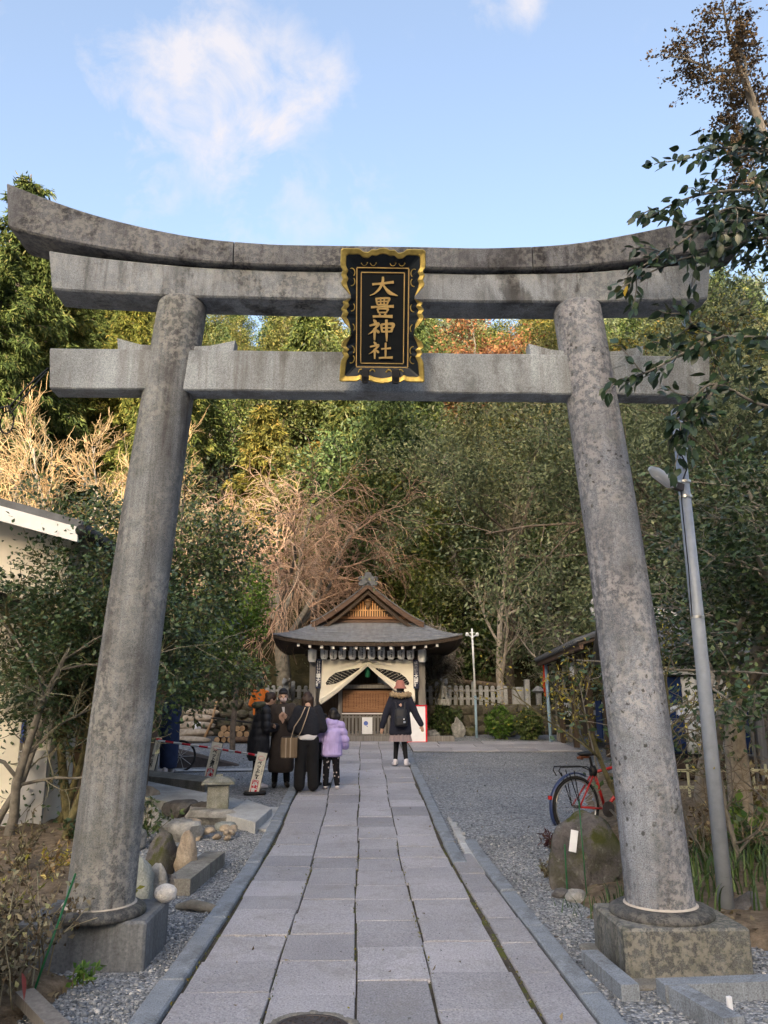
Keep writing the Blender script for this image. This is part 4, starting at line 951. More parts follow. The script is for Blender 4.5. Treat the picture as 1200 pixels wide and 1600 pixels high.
def wall_of_stones(name, x0, x1, y, z0, z1, label, m, seed, sx=.34):
    w = thing(name, label, 'retaining wall', ((x0+x1)/2, y, z0)); MB().box((0, .25, (z1-z0)/2), (x1-x0, .4, z1-z0)).build('wall_core', M[m], w); rr = random.Random(seed); meshes = [rock_mesh('stone', (1, .6, 1), seed+i, M[m], 2, .2) for i in range(5)]
    z = 0.
    while z < z1-z0-.08:
        h = rr.uniform(.20, .30); x = x0-(x0+x1)/2+rr.uniform(0, .15)
        while x < (x1-x0)/2-.05:
            l = rr.uniform(.7, 1.3)*sx; put('stone', rr.choice(meshes), w, (x+l/2, .03, z+h/2), (0, rr.uniform(-.2, .2), 0), (l*1.12, .4, h*1.2)); x += l
        z += h
    return w
wall_of_stones('retaining_wall', -6.2, -1.45, 21.9, .70, 1.56, 'dark mossy stone retaining wall to the left of the hall', 'moss_wall', 3)
wall_of_stones('retaining_wall', 1.75, 5.6, 22.2, .74, 1.56, 'dark mossy stone retaining wall under the fence right of the hall', 'moss_wall', 9)
# blob modelling: overlapping closed shapes fused into one continuous skin
def blob(prims, voxel=.012, smooth_it=3, deci=None, name='blob'):
    mb = MB()
    for p in prims:
        if p[0] == 'cap':
            _, a, b, r0, r1 = p; a, b = Vector(a), Vector(b); d = (b-a).normalized() if (b-a).length > 1e-6 else Vector((0, 0, 1)); pts, rad = [], []
            for t in (-.97, -.75, -.4): pts.append(a+d*r0*t); rad.append(r0*math.sqrt(1-t*t))
            for t in (0, .5, 1): pts.append(a.lerp(b, t)); rad.append(r0+(r1-r0)*t)
            for t in (.4, .75, .97): pts.append(b+d*r1*t); rad.append(r1*math.sqrt(1-t*t))
            mb.tube(pts, rad, 14)
        elif p[0] == 'ell':
            _, c, r = p[:3]; rot = p[3] if len(p) > 3 else Matrix.Identity(3); vs = []; nn, k = 10, 16
            for i in range(nn+1):
                f = math.pi*(i+.02)/(nn+.04)
                for j in range(k): t = 2*math.pi*j/k; vs.append(rot @ Vector((r[0]*math.sin(f)*math.cos(t), r[1]*math.sin(f)*math.sin(t), r[2]*math.cos(f)))+Vector(c))
            mb.add(vs, [(i*k+j, i*k+(j+1) % k, (i+1)*k+(j+1) % k, (i+1)*k+j) for i in range(nn) for j in range(k)]+[tuple(range(k))[::-1], tuple(nn*k+j for j in range(k))])
        elif p[0] == 'loft':       # rings (cx, cy, z, rx, ry)
            k = 28; vs = []
            for (cx, cy, z, rx, ry) in p[1]:
                for j in range(k): t = 2*math.pi*j/k; e = 2.3; c, s = math.cos(t), math.sin(t); vs.append((cx+rx*math.copysign(abs(c)**(2/e), c), cy+ry*math.copysign(abs(s)**(2/e), s), z))
            n_ = len(p[1]); mb.add(vs, [(i*k+j, i*k+(j+1) % k, (i+1)*k+(j+1) % k, (i+1)*k+j) for i in range(n_-1) for j in range(k)]+[tuple(range(k))[::-1], tuple((n_-1)*k+j for j in range(k))])
    me = mb.mesh('tmp'); o = bpy.data.objects.new('tmp', me); COL.objects.link(o); md = o.modifiers.new('r', 'REMESH'); md.mode = 'VOXEL'; md.voxel_size = voxel; md.use_smooth_shade = True
    sm = o.modifiers.new('s', 'SMOOTH'); sm.factor = .5; sm.iterations = smooth_it
    if deci: dm = o.modifiers.new('d', 'DECIMATE'); dm.ratio = deci
    dg = bpy.context.evaluated_depsgraph_get(); out = bpy.data.meshes.new_from_object(o.evaluated_get(dg)); bpy.data.objects.remove(o); bpy.data.meshes.remove(me); out.name = name
    out.polygons.foreach_set('use_smooth', [True]*len(out.polygons)); return out
def statue(px, label, flip):
    p = at(px, 1090, 22.2); s = flip
    pr = [('ell', (0, 0, .12), (.13, .16, .12)), ('cap', (0, .03, .12), (0, -.06, .34), .12, .09), ('ell', (s*.03, -.10, .46), (.095, .11, .10)), ('ell', (s*.04, -.19, .43), (.055, .06, .05)), ('cap', (-.06, -.12, .30), (-.06, -.15, .0), .04, .035), ('cap', (.06, -.12, .30), (.06, -.15, .0), .04, .035), ('cap', (-.10, .05, .10), (-.11, -.06, .02), .07, .04), ('cap', (.10, .05, .10), (.11, -.06, .02), .07, .04), ('cap', (0, .14, .10), (0, .20, .34), .04, .07), ('ell', (-.07, -.06, .54), (.03, .03, .05)), ('ell', (.09, -.06, .54), (.03, .03, .05))]
    me = blob(pr, .016, 2); me.materials.append(M['stone_pale']); me.name = 'guardian_statue'
    t = tag(put('guardian_statue', me, None, (p.x, 22.2, 1.72), (0, 0, 0), 1.0), label, 'statue', 'guardian statues in front of the fences')
    MB().box((0, 0, -.09), (.34, .44, .18), None, 1, .02).build('pedestal', M['stone_pale'], t); return t
statue(693, 'pale stone guardian animal statue on a mossy mound right of the hall', 1); statue(447, 'pale stone guardian animal statue in front of the fence left of the hall', -1)
for i, (px, py, w, h, m, lab) in enumerate([(695, 1122, 62, 34, 'rock_veryMoss', 'mossy mound of rock under the stone guardian statue'), (656, 1152, 26, 24, 'rock_grey', 'grey rock beside the red edged notice board'), (717, 1152, 22, 30, 'rock_grey', 'upright grey rock in the middle of the garden beyond the court'), (677, 1153, 20, 14, 'rock_grey', 'small flat rock next to the grey rock by the notice board'), (700, 1150, 22, 12, 'rock_moss', 'low mossy stone in front of the upright grey rock'), (735, 1150, 24, 16, 'rock_veryMoss', 'mossy stone at the foot of the white lamp post'), (668, 1128, 30, 20, 'rock_veryMoss', 'moss covered stone behind the notice board'), (727, 1118, 36, 20, 'rock_veryMoss', 'moss covered boulder under the fence beside the lamp post'), (800, 1152, 26, 22, 'rock_dark', 'dark stone between the two garden shrubs'), (762, 1118, 40, 18, 'rock_veryMoss', 'moss covered stone above the bright green shrub'), (838, 1118, 34, 26, 'rock_veryMoss', 'mossy stone below the tall square stone post')]):
    rock_at(px, py, w, h, m, 20+i, lab, .8, group='rocks of the garden beyond the court')
# white lamp post
p = gp(745, 1153); lp = thing('lamp_post', 'slim white lamp post with two small heads standing in the garden right of the hall', 'lamp post', p)
MB().tube([(0, 0, -.05), (-.01, 0, 1.1)], .034, 10).build('lower_pole', M['steel_blue'], lp, smooth=True); MB().tube([(-.01, 0, 1.1), (-.05, 0, 2.9)], .028, 10).build('upper_pole', M['white_metal'], lp, smooth=True)
for s in (-1, 1):
    h = MB().tube([(-.05, 0, 2.66), (-.05+s*.10, -.02, 2.72)], .018, 8).build('lamp_arm', M['white_metal'], lp); MB().lathe([(.001, -.05), (.04, -.04), (.05, .0), (.035, .05), (.001, .06)], (-.05+s*.14, -.03, 2.735), 12).build('lamp_head', M['white_metal'], h, smooth=True)
MB().tube([(-.11, 0, 2.79), (.02, 0, 2.79)], .012, 6).build('cross_arm', M['white_metal'], lp)
# blue pole with red banner
p = gp(861, 1160); bp_ = thing('steel_pole', 'pale blue steel pole in front of the tiled pavilion eave', 'pole', p)
MB().tube([(0, 0, -.05), (-.03, 0, 2.12)], .045, 12).build('pole_shaft', M['steel_blue'], bp_, smooth=True); MB().lathe([(.05, 2.10), (.055, 2.14), (.03, 2.17)], (-.03, 0, 0), 12).build('pole_cap', M['white_metal'], bp_); MB().tube([(-.02, -.02, 1.9), (.10, -.05, 1.93)], .02, 6).build('clamp', M['black_trim'], bp_)
bn = thing('red_banner', 'narrow red banner hanging behind the pale blue pole', 'banner', at(856, 1080, 20.9)); bn.location.z = zg(20.9)
MB().tube([(.05, .05, 0), (.05, .05, 2.1)], .012, 6).build('banner_pole', M['black_trim'], bn); MB().sheet(lambda a, b: (-.10+.14*a+.02*math.sin(b*7), .05+.03*math.sin(a*5+b*6), 1.95-.85*b), 6, 12, (0, .006, 0)).build('banner_cloth', M['banner_red'], bn)
# tiled pavilion along the right of the court
A = Vector((4.95, 20.3)); B = Vector((4.42, 14.6)); dv = (B-A).normalized(); nv_ = Vector((-dv.y, dv.x)); L = (B-A).length
if nv_.x < 0: nv_ = -nv_
rz = math.atan2(dv.y, dv.x)
pav = thing('tiled_pavilion', 'low open wooden pavilion with tiled eave on the right side of the court', 'pavilion', (A.x, A.y, .62), rz)
sgn = 1 if Matrix.Rotation(rz, 2) @ Vector((0, 1)) @ nv_ > 0 else -1     # local +y*sgn points away from the court
EZ = 2.05
mb = MB(); mb.sheet(lambda a, b: (-.2+(L+.4)*a, sgn*(-.35+2.4*b), EZ+.95*b-.1*math.sin(math.pi*b)), 20, 6, (0, 0, -.05)); mb.build('roof_deck', M['wood_dark'], pav)
tm = MB(); tm.tube([(0, sgn*(-.40), EZ+.03), (0, sgn*.5, EZ+.36), (0, sgn*1.2, EZ+.62), (0, sgn*2.05, EZ+1.02)], .055, 8); tme = tm.mesh('tile_row', True); tme.materials.append(M['tile'])
tf = MB(); tf.sheet(lambda a, b: (-.10+.20*a, sgn*(-.38+2.4*b), EZ+.02+.95*b-.1*math.sin(math.pi*b)-.02*math.sin(math.pi*a)), 2, 6, (0, 0, .02)); tfe = tf.mesh('pan_tile'); tfe.materials.append(M['tile'])
for i in range(int(L/.21)+2): put('tile_row', tme, pav, (-.15+i*.21, 0, 0)); put('pan_tile', tfe, pav, (-.05+i*.21, 0, 0))
MB().box((L/2, sgn*-.30, EZ-.07), (L+.4, .07, .09)).build('eave_board', M['wood_eave'], pav); MB().box((L/2, sgn*2.05, EZ+1.1), (L+.4, .25, .22), None, 1, .04).build('ridge', M['tile'], pav)
for i in range(14): MB().bar((.1+i*L/14, sgn*-.25, EZ-.10), (.1+i*L/14, sgn*.8, EZ+.27), .05).build('rafter', M['wood_dark'], pav)
for x in (.3, 2.2, 4.0, L-.1): MB().box((x, sgn*.15, 1.02), (.12, .12, 2.06)).build('post', M['wood_dark'], pav)
MB().box((L/2, sgn*.15, 1.95), (L, .08, .12)).build('beam', M['wood_dark'], pav); MB().box((L/2, sgn*1.5, 1.1), (L, .05, 2.3)).build('back_wall', M['wood_dark'], pav); MB().box((1.0, sgn*.6, .65), (1.1, .05, .9)).build('dark_panel', M['wood_dark'], pav); MB().box((2.9, sgn*.55, .62), (.55, .03, .8)).build('navy_cloth', M['curtain_navy'], pav)
for i in range(7): MB().sheet(lambda a, b: (1.9+i*.2+.09*a, sgn*.1, 1.85-(.35+.12*(i % 3))*b), 2, 3, (0, .01, 0)).build('hanging_strip', M['wood_eave'], pav)
p = at(902, 1047, 17.7); sl = thing('box_lantern', 'white lettered lantern box hanging under the tiled pavilion eave', 'lantern', p, .35)
MB().lathe([(.10, -.17), (.17, -.15), (.185, -.06), (.185, .08), (.16, .16), (.10, .18)], k=24, sy=.75).build('paper_shade', M['paper_aged'], sl, smooth=True); mb = MB(); dabs(mb, -.02, .12, -.12, .045, lambda x: -(.75*math.sqrt(max(0, .185**2-x*x))+.004), rnd, 3); mb.build('lantern_lettering', M['ink'], sl); MB().tube([(0, 0, .18), (0, 0, .36)], .008, 5).build('cord', M['black_trim'], sl)
# bench and the racks of knotted paper fortunes
p = gp(866, 1158); bch = thing('wooden_bench', 'low plain wooden bench in front of the tiled pavilion', 'bench', (p.x+.75, p.y-.2, zg(p.y)), -.12)
for i in range(3): MB().box((0, -.14+i*.14, .38), (1.45, .125, .05), None, 1, .006).build('seat_plank', M['wood_grey'], bch)
for x in (-.66, -.38, .66):
    for y in (-.15, .15): MB().box((x, y, .18), (.06, .05, .36)).build('leg', M['wood_grey'], bch)
MB().box((.1, -.15, .12), (1.2, .03, .05)).build('stretcher', M['wood_grey'], bch)
def paper_rack(p, x1, label, ncount, seed, z=(.95, .75)):
    r = thing('fortune_rack', label, 'paper rack', p); rr = random.Random(seed)
    pm_ = []
    for k in range(4):
        mb = MB(); a = rr.uniform(-.5, .5); mb.sheet(lambda u, v: (-.018+.036*u+.02*math.sin(v*3+a), .01*math.sin(v*5), .02-.13*v), 1, 4, (0, .004, 0)); mb.sheet(lambda u, v: (-.045+.09*u, -.006, .018*math.sin(u*5+a)-.03*v), 3, 1, (0, .004, 0)); me = mb.mesh('paper_fortune'); me.materials.append(M['paper']); pm_.append(me)
    for zz in z: MB().tube([(0, 0, zz), (x1*.5, 0, zz-.04), (x1, 0, zz)], .008, 5).build('rope', M['wood_grey'], r)
    for x in (0, x1): MB().tube([(x, 0, -.05), (x, 0, max(z)+.1)], .022, 6).build('post', M['bark_grey'], r)
    for i in range(ncount): x = rr.uniform(.03, x1-.03); zz = rr.choice(z)-.04*math.sin(math.pi*x/x1); put('paper_fortune', rr.choice(pm_), r, (x, -.012+rr.uniform(-.02, .02), zz), (rr.uniform(-.3, .3), rr.uniform(-.5, .5), rr.uniform(-.8, .8)), rr.uniform(.8, 1.25))
p = gp(868, 1156); paper_rack(Vector((p.x+.05, p.y-.05, zg(p.y))), 1.25, 'rack of knotted white paper fortunes above the wooden bench', 46, 2)
p = Vector((4.35, 12.6, zg(12.6))); paper_rack(p, 1.9, 'rack of knotted white paper fortunes in front of the striped curtain', 34, 5, (1.32, 1.12))
# small curtained shrine to the right of the gate column
p = at(1062, 1150, 13.4); sh_ = thing('curtained_shrine', 'small shrine with a navy and white striped curtain right of the gate column', 'small shrine', (p.x+.25, 13.6, zg(13.6)), -.15)
for i in range(7): MB().sheet(lambda a, b: (-.95+i*.26+.255*a, -.45+.03*math.sin(a*6+i*2+b*2), 1.72-1.25*b), 6, 6, (0, .01, 0)).build('curtain_panel', M['curtain_navy' if i % 2 == 0 else 'curtain_white'], sh_, smooth=True)
for x in (-1.0, 1.0):
    for y in (-.5, .8): MB().box((x, y, .95), (.12, .12, 1.9)).build('post', M['wood_grey'], sh_)
MB().box((0, -.5, 1.82), (2.3, .10, .14)).build('beam', M['white_paint'], sh_); MB().box((0, .85, .95), (2.0, .05, 1.8)).build('back_wall', M['wood_dark'], sh_); MB().box((0, .2, .25), (2.1, 1.4, .3)).build('floor', M['wood_dark'], sh_)
for s in (-1, 1):
    mb = MB(); mb.sheet(lambda a, b: (-1.4+2.8*a, .15+s*1.1*b, 2.75-.75*b**.85), 8, 6, (0, 0, .05)); mb.build('roof_slope', M['tile'], sh_)
tm = MB(); tm.tube([(0, .15-1.15*t, 2.80-.75*t**.85) for t in (0, .3, .6, 1)], .045, 7); me = tm.mesh('tile_row', True); me.materials.append(M['tile'])
for i in range(14): put('tile_row', me, sh_, (-1.35+i*.207, 0, 0))
MB().box((0, .15, 2.86), (2.9, .2, .2), None, 1, .03).build('ridge', M['plaster_grey'], sh_)
for s in (-1, 1): put('ridge_ornament', rock_mesh('ridge_ornament', (.34, .22, .42), 77, M['stone_pale'], 3, .4), sh_, (s*1.35, .12, 2.98))
# far things on the left of the court: steps, logs, white lamp, bamboo pole
st_ = thing('stone_steps', 'rough stone steps climbing past the mossy wall on the far left of the court', 'steps', gp(292, 1162))
for i in range(5): put('step_stone', rock_mesh('step_stone', (1.3-.08*i, .42, .24), 60+i, M['rock_tan'], 3, .12, 2), st_, (.02*i-.1, .25+.36*i, .06+.17*i))
p = gp(366, 1160); lg = thing('log_pile', 'stack of cut firewood logs with orange ends against the mossy wall', 'log pile', p); rr = random.Random(3)
ltube = MB(); ltube.tube([(0, -.2, 0), (0, .2, 0)], .075, 12, False); lm = ltube.mesh('log', True); lm.materials.append(M['log_bark']); ce = MB(); ce.tube([(0, -.202, 0), (0, -.199, 0)], .073, 12); le = ce.mesh('cut_end'); le.materials.append(M['log_end'])
for r_i in range(3):
    for c_ in range(6-r_i):
        o = put('log', lm, lg, (-.40+.155*c_+.078*r_i, rr.uniform(-.06, .06), .07+.135*r_i), (0, 0, rr.uniform(-.15, .15)), rr.uniform(.85, 1.1)); put('cut_end', le, o)
for i in range(3): put('log', lm, lg, (.15+.12*i, -.3, .08), (0, .1, 1.3+.3*i)).scale = (.9, .9, .9)
MB().box((.05, .05, .52), (1.25, .6, .03), Matrix.Rotation(.12, 3, 'Y')).build('cover_sheet', M['black_trim'], lg)
p = gp(307, 1158); wl_ = thing('path_lamp', 'small white paper path lamp standing by the stone steps', 'path lamp', p); MB().lathe([(.09, .18), (.105, .20), (.085, .46), (.075, .47)], k=4).build('lamp_shade', M['paper'], wl_); MB().box((0, 0, .09), (.1, .1, .18)).build('lamp_foot', M['wood_dark'], wl_)
p = gp(316, 1160); o = MB().tube([(0, 0, 0), (.16, .3, .5), (.22, .45, 1.0)], [.035, .03, .025], 8).build('bamboo_pole', M['wood_orange'], None, True, p); tag(o, 'tan wooden pole leaning against the bushes by the white path lamp', 'pole')
p = gp(300, 1200); o = MB().add([(-.55, -.1, .0), (.85, .28, .0), (.80, .60, .02), (-.55, .35, .02), (-.55, -.1, .34), (-.45, .35, .36), (.85, .30, .02), (.80, .6, .03)], [(0, 1, 6, 4), (4, 6, 7, 5), (3, 5, 7, 2), (0, 4, 5, 3), (1, 2, 7, 6), (0, 3, 2, 1)]).build('ramp', M['iron'], None, loc=p); tag(o, 'dark sloping ramp plate lying on the gravel behind the barrier', 'ramp')
# ------------------------------------------------------------------ signs and barrier on the left of the path
def sign(px, py, hpx, wpx, lab, kind, roll=.19, yaw=0.1):
    p = gp(px, py); s = 1200/((p-Vector((0, 0, CAM_H))).dot(cam_dir(600, 800))); h, w = hpx/s, wpx/s
    t = thing('sign_stand', lab, 'sign', p, yaw); MB().box((.02, .05, .025), (.34, .26, .05), None, 1, .02).build('stand_foot', M['black_plastic'], t)
    b = MB().box((0, 0, h/2+.03), (w, .075, h), None, 1, .006).build('sign_body', M['black_plastic'], t); b.rotation_euler = (0, roll, 0)
    MB().box((-.004, -.040, h/2+.03), (w*.97, .006, h*.985)).build('sign_face', M['board_cream'], b)
    R0 = (math.pi/2, 0, 0); y = -.0445
    if kind == 'pet':
        text('lettering', 'ペット連れ', w*.42, M['ink'], b, (-.012, y, h*.60), R0, True, .80, .001, .002); text('lettering', 'マナーを守って', w*.17, M['ink'], b, (w*.30, y, h*.62), R0, True, .85)
        MB().box((-.012, y+.001, h*.20), (w*.62, .003, h*.32)).build('red_panel', M['bar_red'], b); text('lettering', '参拝可', w*.50, M['ink_white'], b, (-.012, y-.002, h*.20), R0, True, .82, .001, .006)
        mb = MB()
        for k in range(3): mb.tube([(math.cos(a)*w*.33+.0, y, h*(.895)+math.sin(a)*w*(.22-.05*k)) for a in np.linspace(.3+k, 5.2+k, 14)], .0035, 4)
        mb.build('pink_emblem', M['ink_pink'], b)
    else:
        MB().box((0, y+.001, h*.985), (w*1.0, .008, h*.055)).build('red_top', M['bar_red'], b); text('lettering', '授与所', w*.40, M['ink'], b, (0, y, h*.40), R0, True, .95, .001, .002)
        text('lettering', 'お守り', w*.24, M['ink'], b, (w*.24, y, h*.78), R0, True, .95); text('lettering', 'ご朱印の', w*.24, M['ink'], b, (-w*.22, y, h*.74), R0, True, .95)
        MB().prism([(-w*.42, h*.13), (-w*.2, h*.165), (-w*.2, h*.145), (w*.38, h*.145), (w*.38, h*.115), (-w*.2, h*.115), (-w*.2, h*.10)], y-.001, y+.002).build('red_arrow', M['bar_red'], b)
    return p, h
p1, h1 = sign(231, 1213, 58, 17, 'leaning cream sign with a red top edge and red arrow beside the left gate column', 'office', .17)
p2, h2 = sign(326, 1222, 58, 16.5, 'leaning cream sign with a red panel standing behind the little stone lantern', 'pet', .19)
p3, h3 = sign(396, 1242, 62, 16, 'leaning cream sign with a red panel on a black foot nearest the path', 'pet', .19)
def barrier(a, b, lab):
    t = thing('barrier_pole', lab, 'barrier pole', a, 0, 'striped barrier poles'); d = b-a; n = 7
    for i in range(n): MB().tube([d*(i/n), d*((i+1)/n)], .017, 8).build('stripe', M['bar_red' if i % 2 else 'bar_white'], t)
top = lambda p, h, f: p+Vector((math.sin(.18)*h*f+.02, -.01, h*f))
barrier(top(p1, h1, .93), top(p2, h2, .86), 'red and white barrier pole between the arrow sign and the middle sign'); barrier(top(p2, h2, .86), top(p3, h3, .93), 'red and white barrier pole between the two signs with red panels')
# little stone lantern on its rock
p = gp(337, 1284); sl = thing('garden_lantern', 'small square stone garden lantern with a flat cap among the rocks', 'stone lantern', (p.x, p.y+.1, p.z+.10), .12)
MB().box((0, 0, .20), (.27, .25, .30), None, .94, .01).build('lantern_body', M['stone_lantern'], sl)
MB().lathe([(.235, .345), (.29, .35), (.285, .375), (.19, .415), (.10, .43), (.06, .435), (.055, .46), (.03, .465)], k=4).build('lantern_cap', M['stone_lantern'], sl).rotation_euler = (0, 0, math.pi/4)
o = MB().lathe([(.001, -.01), (.03, -.008), (.034, .0), (.02, .008), (.001, .01)], k=12).build('carved_boss', M['stone_lantern'], sl); o.location = (0, -.125, .22); o.rotation_euler = (math.pi/2, 0, 0)
for x in (-.08, .08): MB().box((x, -.02, .025), (.07, .2, .05)).build('foot', M['stone_lantern'], sl)
RK = [(332, 1290, 92, 32, 'rock_grey', 'broad flat grey rock carrying the little stone lantern', .7), (278, 1278, 56, 34, 'rock_dark', 'dark rounded rock behind the flat topped rock', .9), (270, 1318, 78, 44, 'rock_grey', 'large flat topped grey rock in the left rockery', .8), (303, 1312, 30, 42, 'rock_tan', 'upright tan rock between the flat topped rock and the tan cobbles', .9), (284, 1370, 36, 66, 'rock_tan', 'tall pointed tan and mossy rock above the loose kerb block', .8), (246, 1372, 52, 66, 'rock_moss', 'dark mossy rock between the column and the pointed tan rock', .9), (214, 1412, 42, 70, 'rock_blue', 'smooth bluish rock touching the base of the gate column', .8), (240, 1404, 36, 50, 'rock_grey', 'pale streaked rock beside the smooth bluish rock', .8), (262, 1400, 28, 34, 'rock_dark', 'small dark rock behind the white round stone', .8), (255, 1345, 40, 32, 'rock_dark', 'dark rock lying under the flat topped rock', .8), (225, 1260, 44, 30, 'rock_tan', 'tan rock highest in the rockery next to the walkway slabs', .8), (232, 1300, 38, 34, 'rock_grey', 'grey rock below the topmost tan rock', .8), (310, 1278, 40, 22, 'rock_dark', 'small dark rock left of the lantern base', .8), (352, 1300, 36, 18, 'rock_blue', 'low bluish rock under the flat rock of the lantern', .8), (205, 1330, 40, 36, 'rock_grey', 'grey rock half hidden behind the gate column', .8)]
for i, (px, py, w, h, m, lab, dp) in enumerate(RK): rock_at(px, py, w, h, m, 100+i, lab, dp, group='rocks of the left rockery', rough=.22, flat=.45 if 'flat' in lab else None)
o = rock_at(253, 1420, 30, 21, 'rock_white', 5, 'smooth white round stone on the corner of the base block', .85, 'white_stone', 'stone', .1, rough=.08, planes=0, lift=.16); wp = gp(254, 1420, .24); o.location = (wp.x, wp.y+.06, .32)
rr = random.Random(9); cp = gp(330, 1312); tc = [rock_mesh('cobble', (.13, .11, .08), 200+i, M['rock_tan'], 2, .18) for i in range(4)]
for i in range(15):
    o = put('cobble', rr.choice(tc), None, (cp.x+rr.uniform(-.22, .24), cp.y+rr.uniform(-.12, .3), cp.z+.03+(.06 if i > 9 else 0)), (0, rr.uniform(-.3, .3), rr.uniform(0, 6)), rr.uniform(.7, 1.2)); tag(o, 'tan cobble in the small heap of cobbles in front of the little stone lantern', 'cobble', 'tan cobbles heaped before the stone lantern')
a, b = gp(262, 1400), gp(322, 1352); o = MB().bar((0, 0, .05), (b.x-a.x, b.y-a.y, .05), .20, .16).build('kerb_block', M['concrete_old'], None, loc=a+Vector((.08, 0, 0))); tag(o, 'loose concrete kerb block lying along the rockery', 'kerb block')
a = gp(305, 1348); o = MB().box((0, 0, .02), (.42, .3, .06), None, 1, .01).build('flat_slab', M['concrete'], None, loc=a, rz=.5); tag(o, 'small flat grey slab on the gravel behind the loose kerb block', 'slab')
a = gp(310, 1425); o = MB().tube([(-.18, .08, .02), (-.05, .0, .05), (.08, -.02, .035), (.2, -.08, .02)], [.02, .04, .035, .02], 8).build('tree_root', M['bark_grey'], None, True, a); tag(o, 'twisted grey root lying on the gravel between kerb block and path', 'root')
for i, (px, py, w, h, lab) in enumerate([(20, 1278, 120, 36, 'long dark rock edging the bed in front of the white house'), (95, 1272, 90, 34, 'grey rounded rock edging the bed between the thin tree trunks')]): rock_at(px, py, w, h, 'rock_dark', 60+i, lab, .6, rough=.2, group='rocks edging the bed')
# garden cane, edging board
a = gp(45, 1572); b = at(118, 1365, a.y+.35); o = MB().tube([a, b], .0065, 8).build('garden_cane', M['green_plastic'], None, True); tag(o, 'thin green plastic garden cane leaning in the withered shrub', 'garden cane')
a, b = gp(38, 1555, .08), gp(120, 1640, .08); o = MB().bar(a, b, .09, .05).build('edging_board', M['wood_grey']); tag(o, 'weathered pale edging board at the corner of the withered shrub bed', 'board')
# ------------------------------------------------------------------ right of the path: stone with its tag, lamp post, kerbs
rk = rock_at(930, 1398, 112, 140, 'rock_moss', 47, 'large mossy boulder in front of the bicycle beside the right gate column', .75, 'boulder', 'boulder', .12, sub=4, rough=.22, planes=6, taper=.30)
p = gp(888, 1330); t = thing('plant_tag', 'white plant tag on a stick in front of the mossy boulder', 'plant tag', (rk.location.x-.25, rk.location.y-.26, 0)); b = MB().box((0, 0, .43), (.062, .008, .17), None, 1, .002).build('tag_plate', M['paper'], t); b.rotation_euler = (-.1, .2, 0); MB().tube([(.0, .008, 0), (.0, .008, .40)], .006, 6).build('tag_stick', M['green_plastic'], t)
o = MB().tube([(0, 0, 0), (-.02, 0, .75)], .005, 6).build('garden_cane', M['green_plastic'], None, True, (rk.location.x-.12, rk.location.y-.36, .0)); tag(o, 'thin green cane standing upright against the mossy boulder', 'garden cane')
for i, (px, py, w, h, m, lab) in enumerate([(905, 1412, 34, 20, 'rock_grey', 'small grey stone at the foot of the mossy boulder'), (880, 1405, 30, 14, 'rock_dark', 'small dark stone at the foot of the mossy boulder'), (1180, 1440, 60, 38, 'rock_dark', 'dark stone half under grass next to the lamp post'), (1100, 1420, 34, 14, 'rock_grey', 'flat stone behind the column base by the lamp post foot'), (945, 1404, 26, 16, 'rock_tan', 'tan stone between the boulder and the column base')]): rock_at(px, py, w, h, m, 80+i, lab, .8, group='small stones on the right bed')
sp = Vector((2.69, 6.11, 0)); slp = thing('street_lamp', 'grey galvanised lamp post with a white tube light on the right side of the gate', 'street lamp', sp)
MB().tube([(0, 0, -.1), (0, 0, 2.2), (-.006, 0, 3.95)], [.057, .052, .044], 20).build('lamp_pole', M['steel_pole'], slp, smooth=True); MB().lathe([(.045, 3.94), (.048, 3.97), (.02, 3.99)], k=16).build('pole_cap', M['steel_pole'], slp)
for z in (3.20, 3.33, 3.62, 2.2): MB().lathe([(.049, z-.012), (.056, z-.01), (.056, z+.01), (.049, z+.012)], k=20).build('steel_band', M['chrome'], slp)
MB().bar((-.03, -.03, 3.27), (-.11, -.05, 3.29), .045, .06).build('lamp_bracket', M['iron'], slp)
hd = MB(); hd.tube([(-.10, -.05, 3.285), (-.15, -.075, 3.305), (-.30, -.17, 3.36), (-.355, -.20, 3.385)], [.024, .052, .046, .022], 14); h_ = hd.build('lamp_head', M['white_metal'], slp, smooth=True); MB().tube([(-.14, -.08, 3.278), (-.31, -.18, 3.338)], .025, 10).build('tube_cover', M['paper'], h_, smooth=True)
mb = MB(); mb.tube([(-.045, -.03, 3.3), (-.055, -.045, 3.1), (-.055, -.05, 2.6), (-.06, -.04, 2.2)], .005, 5); mb.tube([(-.05, -.02, 3.62), (-.03, -.07, 3.55), (.02, -.055, 3.45), (-.03, -.06, 3.34)], .006, 5); mb.build('lamp_cable', M['black_trim'], slp)
ed = thing('planter_edge', 'low grey concrete kerb corner on the gravel in front of the column base', 'kerb', gp(1048, 1563)); q = gp(1048, 1563)
for i_, e in enumerate((gp(1230, 1556), gp(1150, 1625))): d_ = Vector((e.x-q.x, e.y-q.y, 0)).normalized()*(.075 if i_ else -.05); MB().bar((d_.x, d_.y, .03+.003*i_), (e.x-q.x, e.y-q.y, .03+.003*i_), .11, .12).build('kerb_bar', M['kerb'], ed)
o = MB().box((0, 0, .05), (.028, .02, .09), None, 1, .004).build('plant_tag', M['paper'], None, loc=gp(1142, 1590), rz=.3); tag(o, 'tiny white plant label stuck in the gravel inside the kerb corner', 'plant tag')
p = at(1045, 1200, 11.5); yr = thing('picket_rail', 'low yellowed white picket rail behind the right tree trunks', 'picket fence', (p.x-.3, 11.5, zg(11.5)))
for i in range(10): MB().box((i*.19, 0, .26), (.035, .02, .56), None, 1, .004).build('picket', M['yellow_rail'], yr)
MB().box((.85, .016, .22), (1.95, .012, .045)).build('rail', M['yellow_rail'], yr); MB().box((.85, .016, .45), (1.95, .012, .04)).build('rail', M['yellow_rail'], yr)
